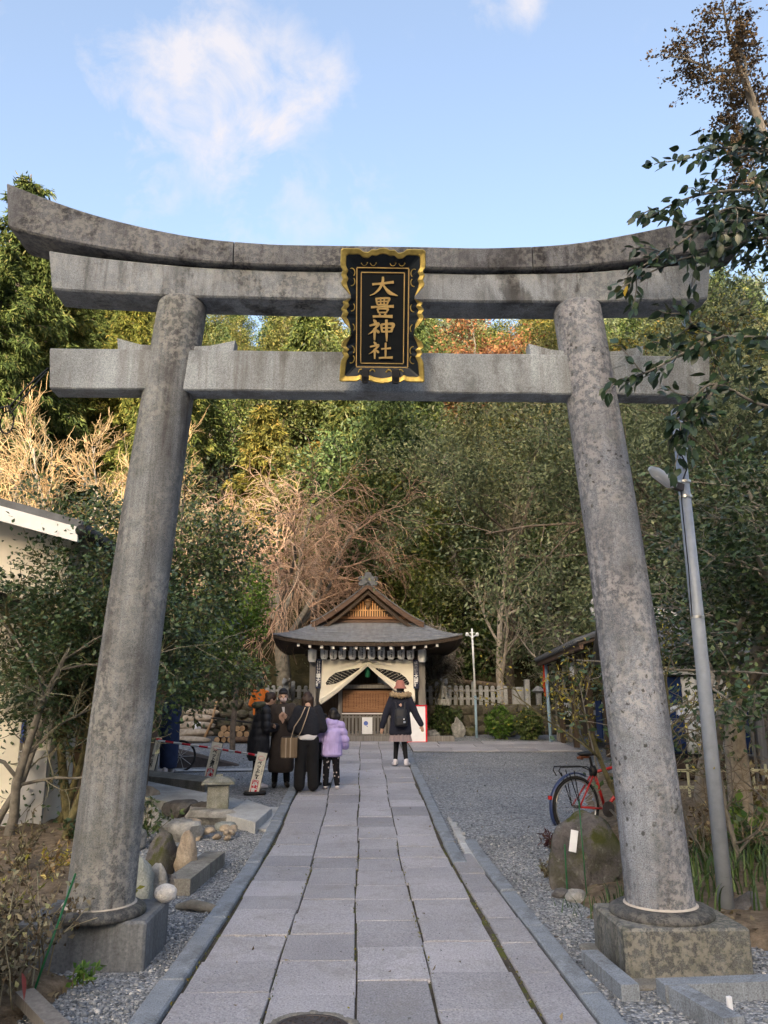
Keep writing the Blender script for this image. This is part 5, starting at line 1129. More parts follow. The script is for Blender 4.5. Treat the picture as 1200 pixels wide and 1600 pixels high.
# bicycle
p = gp(903, 1309); bk = thing('bicycle', 'red framed bicycle with black saddle and rear rack parked behind the mossy boulder', 'bicycle', p, .42)
def wheel(x):
    w = MB(); 
    def torus(R, r, k=44, m=8, sy=1.0):
        vs = [((R+r*math.cos(b))*math.cos(a), r*sy*math.sin(b), (R+r*math.cos(b))*math.sin(a)) for a in (2*math.pi*i/k for i in range(k)) for b in (2*math.pi*j/m for j in range(m))]
        return vs, [(i*m+j, i*m+(j+1) % m, ((i+1) % k)*m+(j+1) % m, ((i+1) % k)*m+j) for i in range(k) for j in range(m)]
    e = bpy.data.objects.new('wheel', MB().add(*torus(.316, .021)).mesh('wheel', True)); e.data.materials.append(M['rubber']); link(e, bk); e.location = (x, 0, .337)
    MB().add(*torus(.290, .010, sy=1.2)).build('rim', M['chrome'], e, smooth=True); MB().tube([(0, -.05, 0), (0, .05, 0)], .018, 10).build('hub', M['iron'], e)
    s_ = MB()
    for i in range(28): a = 2*math.pi*i/28; b = a+(.5 if i % 2 else -.5); s_.tube([(.018*math.cos(b), .025*(1 if i % 4 < 2 else -1), .018*math.sin(b)), (.285*math.cos(a), 0, .285*math.sin(a))], .0016, 3, False)
    s_.build('spokes', M['chrome'], e)
wheel(0); wheel(1.06)
bb = (.43, 0, .29); sc_ = (.30, 0, .70); hd_ = (.88, 0, .78)
MB().tube([(.43, 0, .29), (.275, 0, .76)], .019, 10).build('seat_tube', M['red_paint'], bk, True); MB().tube([bb, (.90, 0, .68)], .022, 10).build('down_tube', M['red_paint'], bk, True); MB().tube([(.29, 0, .70), (.87, 0, .80)], .018, 10).build('top_tube', M['red_paint'], bk, True); MB().tube([(.92, 0, .62), (.86, 0, .86)], .022, 10).build('head_tube', M['red_paint'], bk, True)
for s in (-1, 1):
    MB().tube([(0, s*.065, .337), (.27, s*.02, .68)], .010, 8).build('seat_stay', M['red_paint'], bk, True); MB().tube([(0, s*.065, .337), (.43, s*.03, .29)], .011, 8).build('chain_stay', M['red_paint'], bk, True); MB().tube([(1.06, s*.055, .337), (.94, s*.04, .60), (.92, 0, .64)], .013, 8).build('fork_blade', M['black_plastic'], bk, True); MB().tube([(0, s*.075, .337), (-.06, s*.075, .74)], .006, 6).build('rack_stay', M['black_plastic'], bk); MB().tube([(0, s*.075, .337), (-.13, s*.075, .71)], .006, 6).build('rack_stay', M['black_plastic'], bk)
MB().tube([(.275, 0, .74), (.245, 0, .88)], .015, 8).build('seat_post', M['black_plastic'], bk, True)
sd = blob([('ell', (.17, 0, .915), (.10, .075, .026)), ('cap', (.18, 0, .915), (.36, 0, .915), .035, .018)], .008, 2); sd.materials.append(M['black_plastic']); sd.name = 'saddle'; sdo = put('saddle', sd, bk); MB().lathe([(.055, -.012), (.065, 0), (.055, .012)], (.16, 0, .880), 14, 1.2, .9).build('saddle_trim', M['amber_trim'], sdo); MB().tube([(.10, .04, .87), (.10, -.04, .87)], .018, 8).build('saddle_spring', M['amber_trim'], sdo)
mg = MB(); mg.sheet(lambda a, b: ((.362+.014*math.sin(math.pi*b))*math.cos(R_(60+150*a)), -.032+.064*b, .337+(.362+.014*math.sin(math.pi*b))*math.sin(R_(60+150*a))), 26, 4, (0, 0, .003)); mg.build('mudguard', M['navy_metal'], bk, smooth=True)
rk_ = MB()
for s in (-1, 1): rk_.tube([(.24, s*.03, .73), (.14, s*.06, .775), (-.24, s*.06, .78), (-.26, s*.05, .74), (-.22, s*.05, .68)], .007, 6)
for x in (.1, 0, -.1, -.2): rk_.tube([(x, -.06, .778), (x, .06, .778)], .005, 5)
rk_.build('rear_rack', M['black_plastic'], bk)
MB().lathe([(.001, -.02), (.025, -.02), (.025, .02), (.001, .02)], (-.365, 0, .45), 12).build('rear_reflector', M['reflector'], bk)
MB().tube([(.86, 0, .84), (.83, 0, .98)], .013, 8).build('stem', M['chrome'], bk); MB().tube([(.74, -.29, 1.0), (.80, -.2, 1.02), (.84, 0, .99), (.80, .2, 1.02), (.74, .29, 1.0)], .012, 8).build('handlebar', M['black_plastic'], bk, True)
MB().tube([(.43, -.06, .29), (.43, -.05, .29)], .09, 20).build('chainring', M['iron'], bk); MB().bar((.43, -.08, .29), (.55, -.08, .18), .02).build('crank', M['chrome'], bk); MB().box((.56, -.12, .17), (.08, .07, .02)).build('pedal', M['black_plastic'], bk); MB().bar((.43, .07, .29), (.31, .07, .40), .02).build('crank', M['chrome'], bk)
MB().tube([(.02, .06, .31), (.08, .18, .0)], .008, 6).build('kickstand', M['chrome'], bk)
mb = MB(); mb.lathe([(.02, 0), (.045, .01), (.05, .07), (.03, .12), (.001, .12)], (.28, 0, .66), 10); mb.build('lock_pouch', M['black_plastic'], bk, True)
# ------------------------------------------------------------------ white house on the left
HX, HY = -3.72, 9.7
hs = thing('white_house', 'cream walled house with a white fascia and dark gutter at the left edge', 'house', (HX, HY, 0))
MB().box((-2.8, 2.6, 1.85), (5.6, 5.2, 3.7)).build('wall', M['plaster'], hs)
MB().add([(-5.6, .0, 3.7), (0, .0, 3.7), (-5.6, .0, 6.0)]+[(-5.6, 5.2, 3.7), (0, 5.2, 3.7), (-5.6, 5.2, 6.0)], [(0, 1, 2), (3, 5, 4), (0, 3, 4, 1), (1, 4, 5, 2), (0, 2, 5, 3)]).build('gable_wall', M['plaster'], hs)
def rl(x): return 3.66-.27*x
MB().prism([(.32, rl(.32)), (.32, rl(.32)+.12), (-6, rl(-6)+.12), (-6, rl(-6))], -.55, 5.6).build('roof', M['tile'], hs); MB().prism([(.30, rl(.30)-.16), (.30, rl(.30)+.02), (-6, rl(-6)+.02), (-6, rl(-6)-.16)], -.60, -.555).build('fascia', M['white_paint'], hs)
MB().prism([(.30, rl(.30)-.02), (.30, rl(.30)-.05), (-6, rl(-6)-.05), (-6, rl(-6)-.02)], -.55, 5.5).build('soffit', M['plaster_grey'], hs); MB().tube([(.34, -.62, rl(.3)-.02), (.34, 5.6, rl(.3)-.02)], .07, 10).build('gutter', M['black_trim'], hs, True)
lr = MB(); lr.prism([(-.55, 2.72), (-.55, 2.82), (-3, 3.4), (-3, 3.3)], -.75, .0); lr.build('lower_roof', M['black_trim'], hs)
MB().box((-.98, -.02, 1.35), (.14, .10, 2.6)).build('dark_post', M['wood_dark'], hs); MB().box((-.62, -.03, 1.3), (.55, .04, 2.0)).build('shutter', M['board_cream'], hs); MB().box((-.25, -.02, .55), (.5, .05, .9)).build('lower_panel', M['plaster_grey'], hs); MB().tube([(-.88, -.06, .5), (-.88, -.06, 1.6)], .015, 6).build('handrail', M['chrome'], hs)
MB().box((-.3, -.04, 1.56), (.10, .03, .14)).build('wall_lamp', M['black_trim'], hs); MB().box((-.33, -.03, 1.22), (.05, .02, .26)).build('blue_plate', M['ink_blue'], hs)
for y in (.9, 1.9): MB().box((.03, y, 1.15), (.09, .13, 2.3)).build('door_post', M['wood_orange'], hs)
MB().box((.03, 1.4, 2.32), (.10, 1.3, .14)).build('door_lintel', M['wood_orange'], hs); dd = MB().box((.015, 1.4, 1.1), (.04, .88, 2.2)).build('sliding_door', M['wood_orange'], hs)
for i in range(3): MB().box((.04, 1.12+.28*i, 1.45), (.012, .22, .9)).build('door_pane', M['paper_aged'], dd)
MB().box((.25, 1.4, .12), (.6, 1.6, .26), None, 1, .02).build('door_step', M['concrete'], hs); MB().box((-.02, 3.6, 1.7), (.06, 1.2, 1.0)).build('window', M['black_trim'], hs)
# cable that runs from the gate to the left, and the day moon
a = at(76, 575, 5.12); cb = MB(); cb.tube([a, a+Vector((-.18, .1, -.10)), a+Vector((-.38, .3, -.17)), a+Vector((-1.5, .9, -.12))], .006, 5); cb.tube([a+Vector((-.01, 0, -.03)), a+Vector((-.2, .1, -.19)), a+Vector((-.37, .3, -.23)), a+Vector((-.39, .3, -.17))], .006, 5)
cb.tube([a+Vector((-.39+.05*math.cos(t), .3, -.30+.09*math.sin(t))) for t in np.linspace(0, 11, 24)], .006, 5); o = cb.build('power_cable', M['black_trim']); tag(o, 'black looped cable tied to the left end of the gate tie beam', 'cable')
d = cam_dir(204, 358).normalized(); mo = MB().lathe([(math.sin(t)*4.6, -math.cos(t)*4.6) for t in np.linspace(.02, 3.12, 16)], (0, 0, 0), 24).build('moon', M['moon'], None, True, d*1000); tag(o=mo, label='tiny white daytime moon just above the left sweep of the gate', cat='moon')
# ------------------------------------------------------------------ trees and plants
def unit(v): return v/(np.linalg.norm(v)+1e-9)
def turn(d, ang, rng):
    a = unit(np.cross(d, rng.normal(size=3))); return unit(d*math.cos(ang)+a*math.sin(ang))
def grow(rng, p, d, L, r, lev, P, out, tips):
    n = P['seg'][lev]; pts = [p]; rad = [r]; st = L/n; up = P['up'][lev]; wob = P['wob'][lev]; dirs = []
    for i in range(n):
        d = unit(d+rng.normal(size=3)*wob+np.array([0, 0, up])*(i+1)/n); p = p+d*st; pts.append(p); dirs.append(d); rad.append(r*(1-(1-P['taper'][lev])*(i+1)/n))
    out[lev].append((pts, rad))
    if lev+1 < P['levels']:
        m = P['kids'][lev]; m = int(rng.integers(m[0], m[1]+1)) if isinstance(m, tuple) else m
        for k in range(m):
            t = P['t0'][lev]+(1-P['t0'][lev])*((k+rng.random())/m); i = min(n-1, int(t*n)); f = t*n-i; q = pts[i]*(1-f)+pts[i+1]*f
            grow(rng, q, turn(dirs[i], P['ang'][lev]*rng.uniform(.7, 1.25), rng), L*P['len'][lev]*rng.uniform(.65, 1.15)*(1-.35*t*P.get('cone', 0)), max(rad[i]*P['rk'][lev], P['rmin']), lev+1, P, out, tips)
    if lev >= P['leaf_from']:
        for i in range(1, len(pts)): tips.append((pts[i], dirs[i-1]))
def tubes(lines, ks):
    V, Q, off = [], [], 0
    for lev, lst in enumerate(lines):
        k = ks[min(lev, len(ks)-1)]; cs = np.array([[math.cos(2*math.pi*j/k), math.sin(2*math.pi*j/k)] for j in range(k)])
        for pts, rad in lst:
            A = np.array(pts); n = len(A); T = np.gradient(A, axis=0); T /= np.linalg.norm(T, axis=1)[:, None]+1e-9
            ref = np.array([0., 0, 1]) if abs(T[0, 2]) < .85 else np.array([1., 0, 0]); U = np.cross(T, ref); U /= np.linalg.norm(U, axis=1)[:, None]+1e-9; W = np.cross(T, U)
            ring = A[:, None, :]+(U[:, None, :]*cs[None, :, :1]+W[:, None, :]*cs[None, :, 1:])*np.array(rad)[:, None, None]; V.append(ring.reshape(-1, 3))
            i = np.arange(n-1)[:, None]*k; j = np.arange(k)[None]; j2 = (j+1) % k; Q.append((np.stack([i+j, i+j2, i+k+j2, i+k+j], 2).reshape(-1, 4))+off); off += n*k
    return np.concatenate(V), np.concatenate(Q)
def leaves(rng, A, D, size, aspect=.5, droop=.0, flat=.0, bend=.12, var=.35, tri=False):
    n = len(A); d = D+rng.normal(size=(n, 3))*.8+np.array([0, 0, -droop]); d /= np.linalg.norm(d, axis=1)[:, None]
    nn = rng.normal(size=(n, 3))+np.array([0, 0, flat]); s = np.cross(d, nn); s /= np.linalg.norm(s, axis=1)[:, None]+1e-9; u = np.cross(s, d)
    L = size*(1+rng.uniform(-var, var, n))[:, None]; w = L*aspect*.5
    v0 = A; v2 = A+d*L; m = A+d*L*.45-u*L*bend; v1 = m+s*w; v3 = m-s*w
    V = np.stack([v0, v1, v2, v3], 1).reshape(-1, 3); Q = np.arange(n*4).reshape(n, 4); return V, Q
def scatter_on(rng, tips, per, spread):
    A = np.array([t[0] for t in tips]); D = np.array([t[1] for t in tips]); A = np.repeat(A, per, 0); D = np.repeat(D, per, 0); return A+rng.normal(size=A.shape)*spread, D
def tree_meshes(seed, P, bark, leafm, h, r, size, per, spread, aspect=.5, droop=.2, flat=.6, ks=(10, 7, 5, 4, 3), d0=(0, 0, 1), twig=None, twig_from=9):
    g = np.random.default_rng(seed); out = [[] for _ in range(P['levels'])]; tips = []
    for (p, d, L, rr_) in P.get('stems', [((0, 0, -.1), d0, h, r)]): grow(g, np.array(p, float), unit(np.array(d, float)), L, rr_, 0, P, out, tips)
    ms = []
    V, Q = tubes(out[:twig_from], ks); ms.append(np_mesh('trunk', V, Q, smooth=True, mats=[bark]))
    if twig is not None:
        V, Q = tubes(out[twig_from:], ks[twig_from:] or (3,)); ms.append(np_mesh('twigs', V, Q, mats=[twig]))
    if leafm is not None:
        A, D = scatter_on(g, tips, per, spread); V, Q = leaves(g, A, D, size, aspect, droop, flat); ms.append(np_mesh('crown', V, Q, mats=[leafm]))
    return ms
def plant(name, label, cat, loc, ms, rz=0, sc=1, group=None):
    t = thing(name, label, cat, loc, rz, group); t.scale = (sc, sc, sc) if isinstance(sc, (int, float)) else sc
    for m in ms: put(m.name.split('.')[0], m, t)
    return t
BROAD = dict(levels=4, seg=[7, 5, 4, 3], up=[.05, .12, .10, .05], wob=[.10, .18, .22, .25], taper=[.35, .35, .4, .4], kids=[9, 6, 5, 0], t0=[.28, .25, .2, 0], ang=[1.0, .9, .9, .9], len=[.48, .50, .50, .5], rk=[.55, .55, .55, .5], rmin=.012, leaf_from=2)
def cedar(seed, h, r0, leafm, n_wh=34, wid=.24):
    g = np.random.default_rng(seed); out = [[([np.array([0, 0, -.3]), np.array([.05, 0, h*.5]), np.array([0, .05, h])], [r0, r0*.6, .03])], []]; A, D = [], []
    for k in range(n_wh):
        t = .10+.89*k/n_wh; z = h*t; n = 5 if t < .8 else 4
        for j in range(n):
            a = 2*math.pi*(j/n+g.random()*.25)+k*1.1; L = h*wid*(1-t)**.75*g.uniform(.75, 1.15)+.25; d = np.array([math.cos(a), math.sin(a), .25]); p = np.array([0, 0, z]); pts = [p]
            for i in range(5):
                dd = unit(d+np.array([0, 0, -.22*i+.10*max(0, i-2)])+g.normal(size=3)*.06); p = p+dd*L/5; pts.append(p)
                m = int(5+11*(L/h/wid)*(.5+.12*i)); s = g.normal(size=(m, 3))*np.array([.30, .30, .10])*max(.35, L*.23); s[:, 2] -= np.abs(s[:, 0]+s[:, 1])*.25
                A.append(p+s); D.append(np.repeat((dd*.8+np.array([0, 0, -.5]))[None], m, 0)+s*.8)
            out[1].append((pts, list(np.linspace(.045, .01, 6))))
    V, Q = tubes(out, (9, 4)); tr = np_mesh('trunk', V, Q, smooth=True, mats=[M['bark']]); A, D = np.concatenate(A), np.concatenate(D); rep = 7
    A = np.repeat(A, rep, 0)+g.normal(size=(len(A)*rep, 3))*.10; D = np.repeat(D, rep, 0); V, Q = leaves(g, A, D, .36, .20, .45, .8, .08); return [tr, np_mesh('crown', V, Q, mats=[leafm])]
K = {}
K['cedar'] = [cedar(1, 18, .26, M['lf_cedar']), cedar(2, 17, .24, M['lf_cedar'], 30, .22)]
K['cypress'] = [cedar(3, 11, .18, M['lf_oak'], 26, .20), cedar(4, 10, .16, M['lf_olive'], 24, .22)]
K['oak'] = [tree_meshes(s, BROAD, M['bark'], M['lf_oak'], 6.2, .20, .17, 18, .27, .5) for s in (11, 12)]
K['olive'] = [tree_meshes(s, BROAD, M['bark'], M['lf_olive'], 5.8, .17, .16, 17, .27, .5) for s in (13, 14)]
K['shade'] = [tree_meshes(s, BROAD, M['bark_pale'], M['lf_shade'], 5.6, .17, .15, 16, .26, .45) for s in (15, 16)]
K['red'] = [tree_meshes(17, BROAD, M['bark_grey'], M['lf_red'], 4.6, .14, .13, 9, .3, .5)]
K['amber'] = [cedar(18, 6.5, .14, M['lf_amber'], 16, .26)]
BARE = dict(levels=5, seg=[6, 5, 4, 4, 3], up=[.05, .14, .16, .14, .1], wob=[.1, .16, .18, .2, .2], taper=[.4, .4, .4, .4, .4], kids=[9, 8, 7, 6, 0], t0=[.25, .2, .15, .1, 0], ang=[.75, .7, .65, .6, .6], len=[.58, .55, .52, .55, .5], rk=[.5, .5, .5, .55, .5], rmin=.009, leaf_from=9)
K['bare_tan'] = [tree_meshes(21, BARE, M['bark_pale'], None, 5.0, .14, 0, 0, 0, twig=M['twig_tan'], twig_from=3)]
K['bare_grey'] = [tree_meshes(22, dict(BARE, kids=[7, 6, 5, 4, 0]), M['bark_pale'], None, 5.0, .14, 0, 0, 0, twig=M['twig_grey'], twig_from=3)]
LAB = {'cedar': ('cedar_tree', 'tall yellow green cedar on the hillside'), 'cypress': ('cypress_tree', 'narrow dark green conifer on the hillside'), 'oak': ('evergreen_tree', 'deep green broadleaf tree on the hillside'), 'olive': ('evergreen_tree', 'olive green broadleaf tree on the hillside'), 'shade': ('evergreen_tree', 'grey green broadleaf tree low on the hillside at the right'), 'red': ('maple_tree', 'russet red autumn tree on the hillside'), 'amber': ('conifer_tree', 'amber brown conifer on the hillside'), 'bare_tan': ('bare_tree', 'leafless tan twigged tree on the hillside'), 'bare_grey': ('bare_tree', 'leafless grey twigged tree on the hillside')}
first = {}
def zone(x, y):
    px = 565+1238*x/y; h = 'at the hill foot' if y < 36 else 'low on the hill' if y < 47 else 'high on the hill' if y < 61 else 'on the hill crest'
    w = 'left of the gate' if px < 240 else 'left of the hall' if px < 430 else 'above the cherry' if px < 530 else 'above the hall' if px < 660 else 'right of the plaque' if px < 880 else 'behind the right column' if px < 1000 else 'at the right edge'
    return h+', '+w
def hill_tree(kind, x, y, rz, sc, label=None, z=None):
    v = random.randrange(len(K[kind])); nm, lab = LAB[kind]; lab = lab.split(' on the hillside')[0].split(' low on')[0]+' '+zone(x, y); loc = (x, y, (hill_h(x, y) if z is None else z)-.2)
    if (kind, v) in first: t = dup(first[(kind, v)], loc, rz, sc); t['label'] = label or lab
    else: t = first[(kind, v)] = plant(nm, label or lab, 'tree', loc, K[kind][v], rz, sc)
    t['group'] = 'trees of the wooded hillside'; return t
random.seed(21)
y = 29.0
while y < 76:
    half = .50*y+3.5; x = -half-1; step = 4.0+.012*y
    while x < half+2:
        px = 565+1238*x/y; r_ = random.random()
        if px < 250: kind = 'cedar' if y < 44 else ('cedar' if r_ < .5 else 'olive')
        elif px < 460: kind = ('bare_tan' if r_ < .16 else 'bare_grey' if r_ < .22 else 'olive' if r_ < .62 else 'oak' if r_ < .85 else 'cypress')
        elif px < 680: kind = ('cypress' if r_ < .40 else 'oak' if r_ < .78 else 'olive')
        elif px < 900: kind = ('olive' if r_ < .45 else 'oak' if r_ < .8 else 'bare_grey' if r_ < .86 else 'shade')
        else: kind = ('olive' if r_ < .4 and y > 44 else 'shade' if r_ < .75 else 'oak' if r_ < .93 else 'bare_grey')
        s = random.uniform(.85, 1.2)
        if (abs(px-745) < 62 and 42 < y < 57) or (abs(px-512) < 45 and 27.5 < y < 40): x += step; continue
        if kind == 'bare_grey' and px > 660: kind = 'shade'
        if kind == 'cedar': s *= (.88 if px < 60 else .84 if px < 130 else .60) if y < 40 else .62
        hill_tree(kind, x+random.uniform(-1.2, 1.2), y+random.uniform(-1.6, 1.6), random.uniform(0, 6.28), (s*random.uniform(.9, 1.1), s, s*random.uniform(.92, 1.12)))
        x += step*(1.25 if kind == 'cedar' else 1)
    y += 4.2+.035*(y-29)
hill_tree('red', 7.3, 50, 1, 1.75, 'large russet red autumn tree high on the hill right of the plaque'); hill_tree('red', 9.4, 52, 2, 1.3, 'smaller russet autumn tree high on the hill beside the right gate column'); hill_tree('amber', -1.3, 36.0, 1, (1.25, 1.25, 1.05), 'large amber brown conifer above the weeping cherry'); hill_tree('amber', -2.5, 34.5, 2, (.8, .8, .75), 'smaller amber brown conifer lower down beside the other amber conifer')
hill_tree('bare_tan', -8.9, 21.5, 0, 1.30, 'leafless tan twigged tree above the white house roof', .7); hill_tree('bare_tan', -6.5, 25, 2, 1.15, 'leafless tan twigged tree behind the left gate column', 1.0); hill_tree('bare_tan', -11.5, 24, 4, 1.3, 'leafless tan twigged tree at the left edge above the house', 1.0)
hill_tree('bare_grey', -5.0, 27.5, 1, 1.15, 'leafless grey twigged tree left of the weeping cherry', 1.5)
hill_tree('bare_grey', 5.5, 20.9, 2, (.6, .6, .55), 'small leafless grey twigged tree behind the tiled pavilion eave', .8); hill_tree('bare_grey', 4.4, 23.6, 5, (1.0, 1.0, 1.15), 'leafless grey twigged tree among the grey green evergreen right of the hall', .9); hill_tree('bare_grey', 8.2, 20.0, 3, 1.15, 'leafless grey twigged tree behind the right gate column', .9)
# weeping cherries
def weeping(seed, h, r, nlimb, reach, twigm, hang=(1.5, 3.6), per=26):
    g = np.random.default_rng(seed); out = [[], [], []]
    out[0].append(([np.array([0, 0, -.2]), np.array([.1, 0, h*.25]), np.array([-.05, .1, h*.5])], [r, r*.8, r*.6]))
    for k in range(nlimb):
        a = 2*math.pi*(k+g.random()*.7)/nlimb; p = np.array([0, 0, h*g.uniform(.26, .44)]); d = np.array([math.cos(a)*.7, math.sin(a)*.7, 1.1 if h < 6 else 1.6]); pts = [p]; L = reach*g.uniform(.7, 1.2); e = h*g.uniform(.55, .95); n = 8
        for i in range(n):
            d = unit(d+np.array([math.cos(a)*.16, math.sin(a)*.16, -.17])+g.normal(size=3)*.16); p = p+d*(L*1.5/n); pts.append(p)
        out[1].append((pts, list(np.linspace(r*.42, .018, n+1))))
        for j in range(per):
            t = g.uniform(.25, 1)*n; i = min(n-1, int(t)); q = pts[i]+(pts[i+1]-pts[i])*(t-i); b = a+g.normal()*1.0; dd = np.array([math.cos(b), math.sin(b), .9*g.random()]); tw = [q]; LL = g.uniform(*hang)
            for m in range(8): dd = unit(dd*.78+np.array([0, 0, -.30])+g.normal(size=3)*.13); q = q+dd*LL/8; tw.append(q)
            out[2].append((tw, list(np.linspace(.017, .009, 9))))
            for f in range(3):
                m = int(g.integers(1, 6)); q2 = tw[m]; d2 = unit(g.normal(size=3)*.7+np.array([0, 0, .1])); t2 = [q2]
                for _ in range(5): d2 = unit(d2*.75+np.array([0, 0, -.32])+g.normal(size=3)*.06); q2 = q2+d2*LL*.11; t2.append(q2)
                out[2].append((t2, list(np.linspace(.012, .008, 6))))
    V, Q = tubes(out[:2], (9, 6)); a = np_mesh('trunk', V, Q, smooth=True, mats=[M['bark_grey']]); V, Q = tubes(out[2:], (3,)); return [a, np_mesh('twigs', V, Q, mats=[twigm])]
CHER = dict(levels=5, seg=[4, 7, 6, 5, 5], up=[.05, .10, -.05, -.22, -.30], wob=[.08, .14, .17, .18, .16], taper=[.6, .35, .4, .4, .4], kids=[9, 9, 9, 8, 0], t0=[.50, .22, .12, .1, 0], ang=[.80, .75, .7, .65, .6], len=[1.15, .48, .55, .62, .5], rk=[.5, .45, .5, .55, .6], rmin=.0085, leaf_from=9)
def cherry(seed, L, r, s=1.0): return tree_meshes(seed, dict(CHER, rmin=.0105*s), M['bark_grey'], None, L, r, 0, 0, 0, twig=M['twig_pink'], twig_from=2, ks=(9, 7, 4, 3, 3))
plant('weeping_cherry', 'large bare weeping cherry with pinkish hanging twigs behind the hall roof', 'tree', (-2.45, 25.6, 1.0), cherry(31, 4.0, .27), .5, (1.05, 1.05, 1.12))
plant('weeping_cherry', 'smaller bare weeping cherry with hanging twigs right of the hall roof', 'tree', (2.5, 25.0, 1.1), cherry(35, 1.5, .11), 1.0)
plant('weeping_shrub', 'small bare weeping shrub beside the right hall post', 'shrub', (1.95, 23.0, 1.4), weeping(33, 1.5, .07, 8, .6, M['twig_grey'], (.3, .8), 14))
# big grey green evergreens right of the hall
WIDE = dict(BROAD, up=[.02, .02, .03, .0], kids=[11, 7, 5, 0], t0=[.12, .2, .2, 0], ang=[1.2, .9, .8, .8], len=[.62, .5, .5, .5], wob=[.12, .16, .2, .25])
ws = tree_meshes(41, WIDE, M['bark'], M['lf_shade'], 8.0, .17, .12, 30, .27, .45)
plant('evergreen_tree', 'wide grey green evergreen with pale twigs to the right behind the court', 'tree', (5.0, 25.5, .9), ws, .4, 1.0)
plant('evergreen_tree', 'grey green evergreen behind the tiled pavilion', 'tree', (9.2, 23.0, .8), ws, 2.2, (1.0, 1.0, 1.05)); plant('evergreen_tree', 'grey green evergreen towering over the curtained shrine at the right edge', 'tree', (8.6, 17.0, .6), ws, 4.1, .95)
plant('evergreen_tree', 'dark evergreen thicket tree beyond the fence right of the hall', 'tree', (3.6, 27.5, 1.2), K['oak'][0], 1.0, .9); plant('evergreen_tree', 'dark evergreen tree beyond the fence behind the tall stone post', 'tree', (6.4, 27.0, 1.2), K['oak'][1], 3.0, .95); plant('evergreen_tree', 'dark evergreen tree to the left behind the mossy wall', 'tree', (-6.6, 25.6, 1.0), K['oak'][1], 1.4, .62); plant('evergreen_tree', 'deep green tree just left of the hall roof', 'tree', (-4.6, 24.0, 1.2), K['oak'][0], .4, .35)
BUSHY = dict(levels=4, seg=[5, 4, 4, 3], up=[.1, .06, .05, 0], wob=[.1, .18, .2, .22], taper=[.5, .45, .45, .4], kids=[8, 6, 5, 0], t0=[.2, .2, .15, 0], ang=[.9, .9, .9, .9], len=[.6, .55, .5, .5], rk=[.5, .5, .5, .5], rmin=.006, leaf_from=2)
plant('evergreen_tree', 'bright fresh green small tree left of the hall behind the dark camellia', 'tree', (-2.9, 18.2, .5), tree_meshes(43, dict(BUSHY, t0=[.55, .2, .15, 0], len=[.34, .55, .5, .5]), M['bark'], M['lf_bright'], 3.1, .07, .085, 8, .12, .55), 1, 1)
# camellias
CAM = dict(BUSHY, seg=[6, 5, 4, 3], kids=[10, 7, 5, 0], t0=[.35, .2, .15, 0], len=[.5, .55, .5, .5])
plant('camellia_tree', 'dark glossy camellia tree behind the left gate column over the robed person', 'tree', (-3.2, 11.9, .3), tree_meshes(51, CAM, M['bark'], M['lf_camellia'], 3.4, .085, .072, 13, .11, .55, d0=(.12, 0, 1)), .3, 1.0)
CAM2 = dict(CAM, stems=[((0, 0, -.1), (-.12, 0, 1), 3.2, .06), ((.22, .1, -.1), (.02, 0, 1), 3.0, .055), ((-.3, .1, -.1), (.35, .0, 1), 2.6, .05)])
p = gp(112, 1302); plant('camellia_tree', 'dark glossy camellia with several thin trunks in front of the white house', 'tree', (p.x, p.y, .05), tree_meshes(52, CAM2, M['bark_moss'], M['lf_camellia'], 3.1, .06, .064, 6, .11, .55), 0, (1, 1, .84))
p = gp(40, 1310); plant('bare_shrub_tree', 'leafless grey twigged small tree at the left edge in front of the house', 'tree', (p.x-.1, p.y-.3, .05), tree_meshes(53, dict(BARE, levels=4, kids=[8, 6, 5, 0], stems=[((0, 0, -.1), (.25, 0, 1), 2.3, .06), ((-.3, .2, -.1), (.1, .1, 1), 2.5, .045)], rmin=.004, ang=[.9, .9, .8, .7], wob=[.16, .2, .22, .2]), M['bark_grey'], None, 2.5, .06, 0, 0, 0, twig=M['twig_grey'], twig_from=2), 0, 1.0)
p = gp(150, 1330); plant('sapling_tree', 'thin leaning brown trunk beside the left gate column', 'tree', (p.x-.28, p.y, .03), tree_meshes(54, dict(CAM, kids=[4, 5, 4, 0], t0=[.6, .2, .1, 0], stems=[((-.1, 0, -.1), (.35, 0, 1), 2.4, .045)]), M['bark_moss'], M['lf_camellia'], 2.4, .04, .07, 6, .08, .55), 0, 1.0)
# trees right of the column
p = gp(1105, 1232); plant('evergreen_tree', 'dark leaved tree with a thick pale trunk right of the lamp post', 'tree', (4.65, 9.9, .1), tree_meshes(61, dict(CAM, levels=4, kids=[11, 7, 5, 0], t0=[.42, .2, .15, 0], up=[.04, -.02, -.08, -.05]), M['bark_pale'], M['lf_camellia'], 4.6, .15, .085, 10, .13, .5, d0=(.04, 0, 1)), 0, (1, 1, .74))
plant('evergreen_tree', 'dark leaved tree with a leaning pale trunk behind the lamp post', 'tree', (4.75, 11.2, .1), tree_meshes(62, dict(CAM, kids=[9, 7, 5, 0], t0=[.5, .2, .15, 0], up=[.02, -.02, -.05, -.05]), M['bark_pale'], M['lf_camellia'], 4.4, .16, .085, 8, .14, .5, d0=(-.18, 0, 1)), 1, (1, 1, .78))
plant('shrub_tree', 'mossy forked trunk with thin bare branches just right of the gate column', 'tree', (2.62, 7.0, .05), tree_meshes(63, dict(BARE, levels=4, kids=[4, 4, 4, 0], t0=[.4, .3, .2, 0], stems=[((0, 0, -.1), (-.10, 0, 1), 1.7, .055), ((.1, .05, -.1), (-.45, .1, 1), 1.6, .04)], rmin=.004, leaf_from=3), M['bark_moss'], M['lf_yellow'], 1.8, .05, .03, 1, .06, .5, twig=None), 0, 1.0)
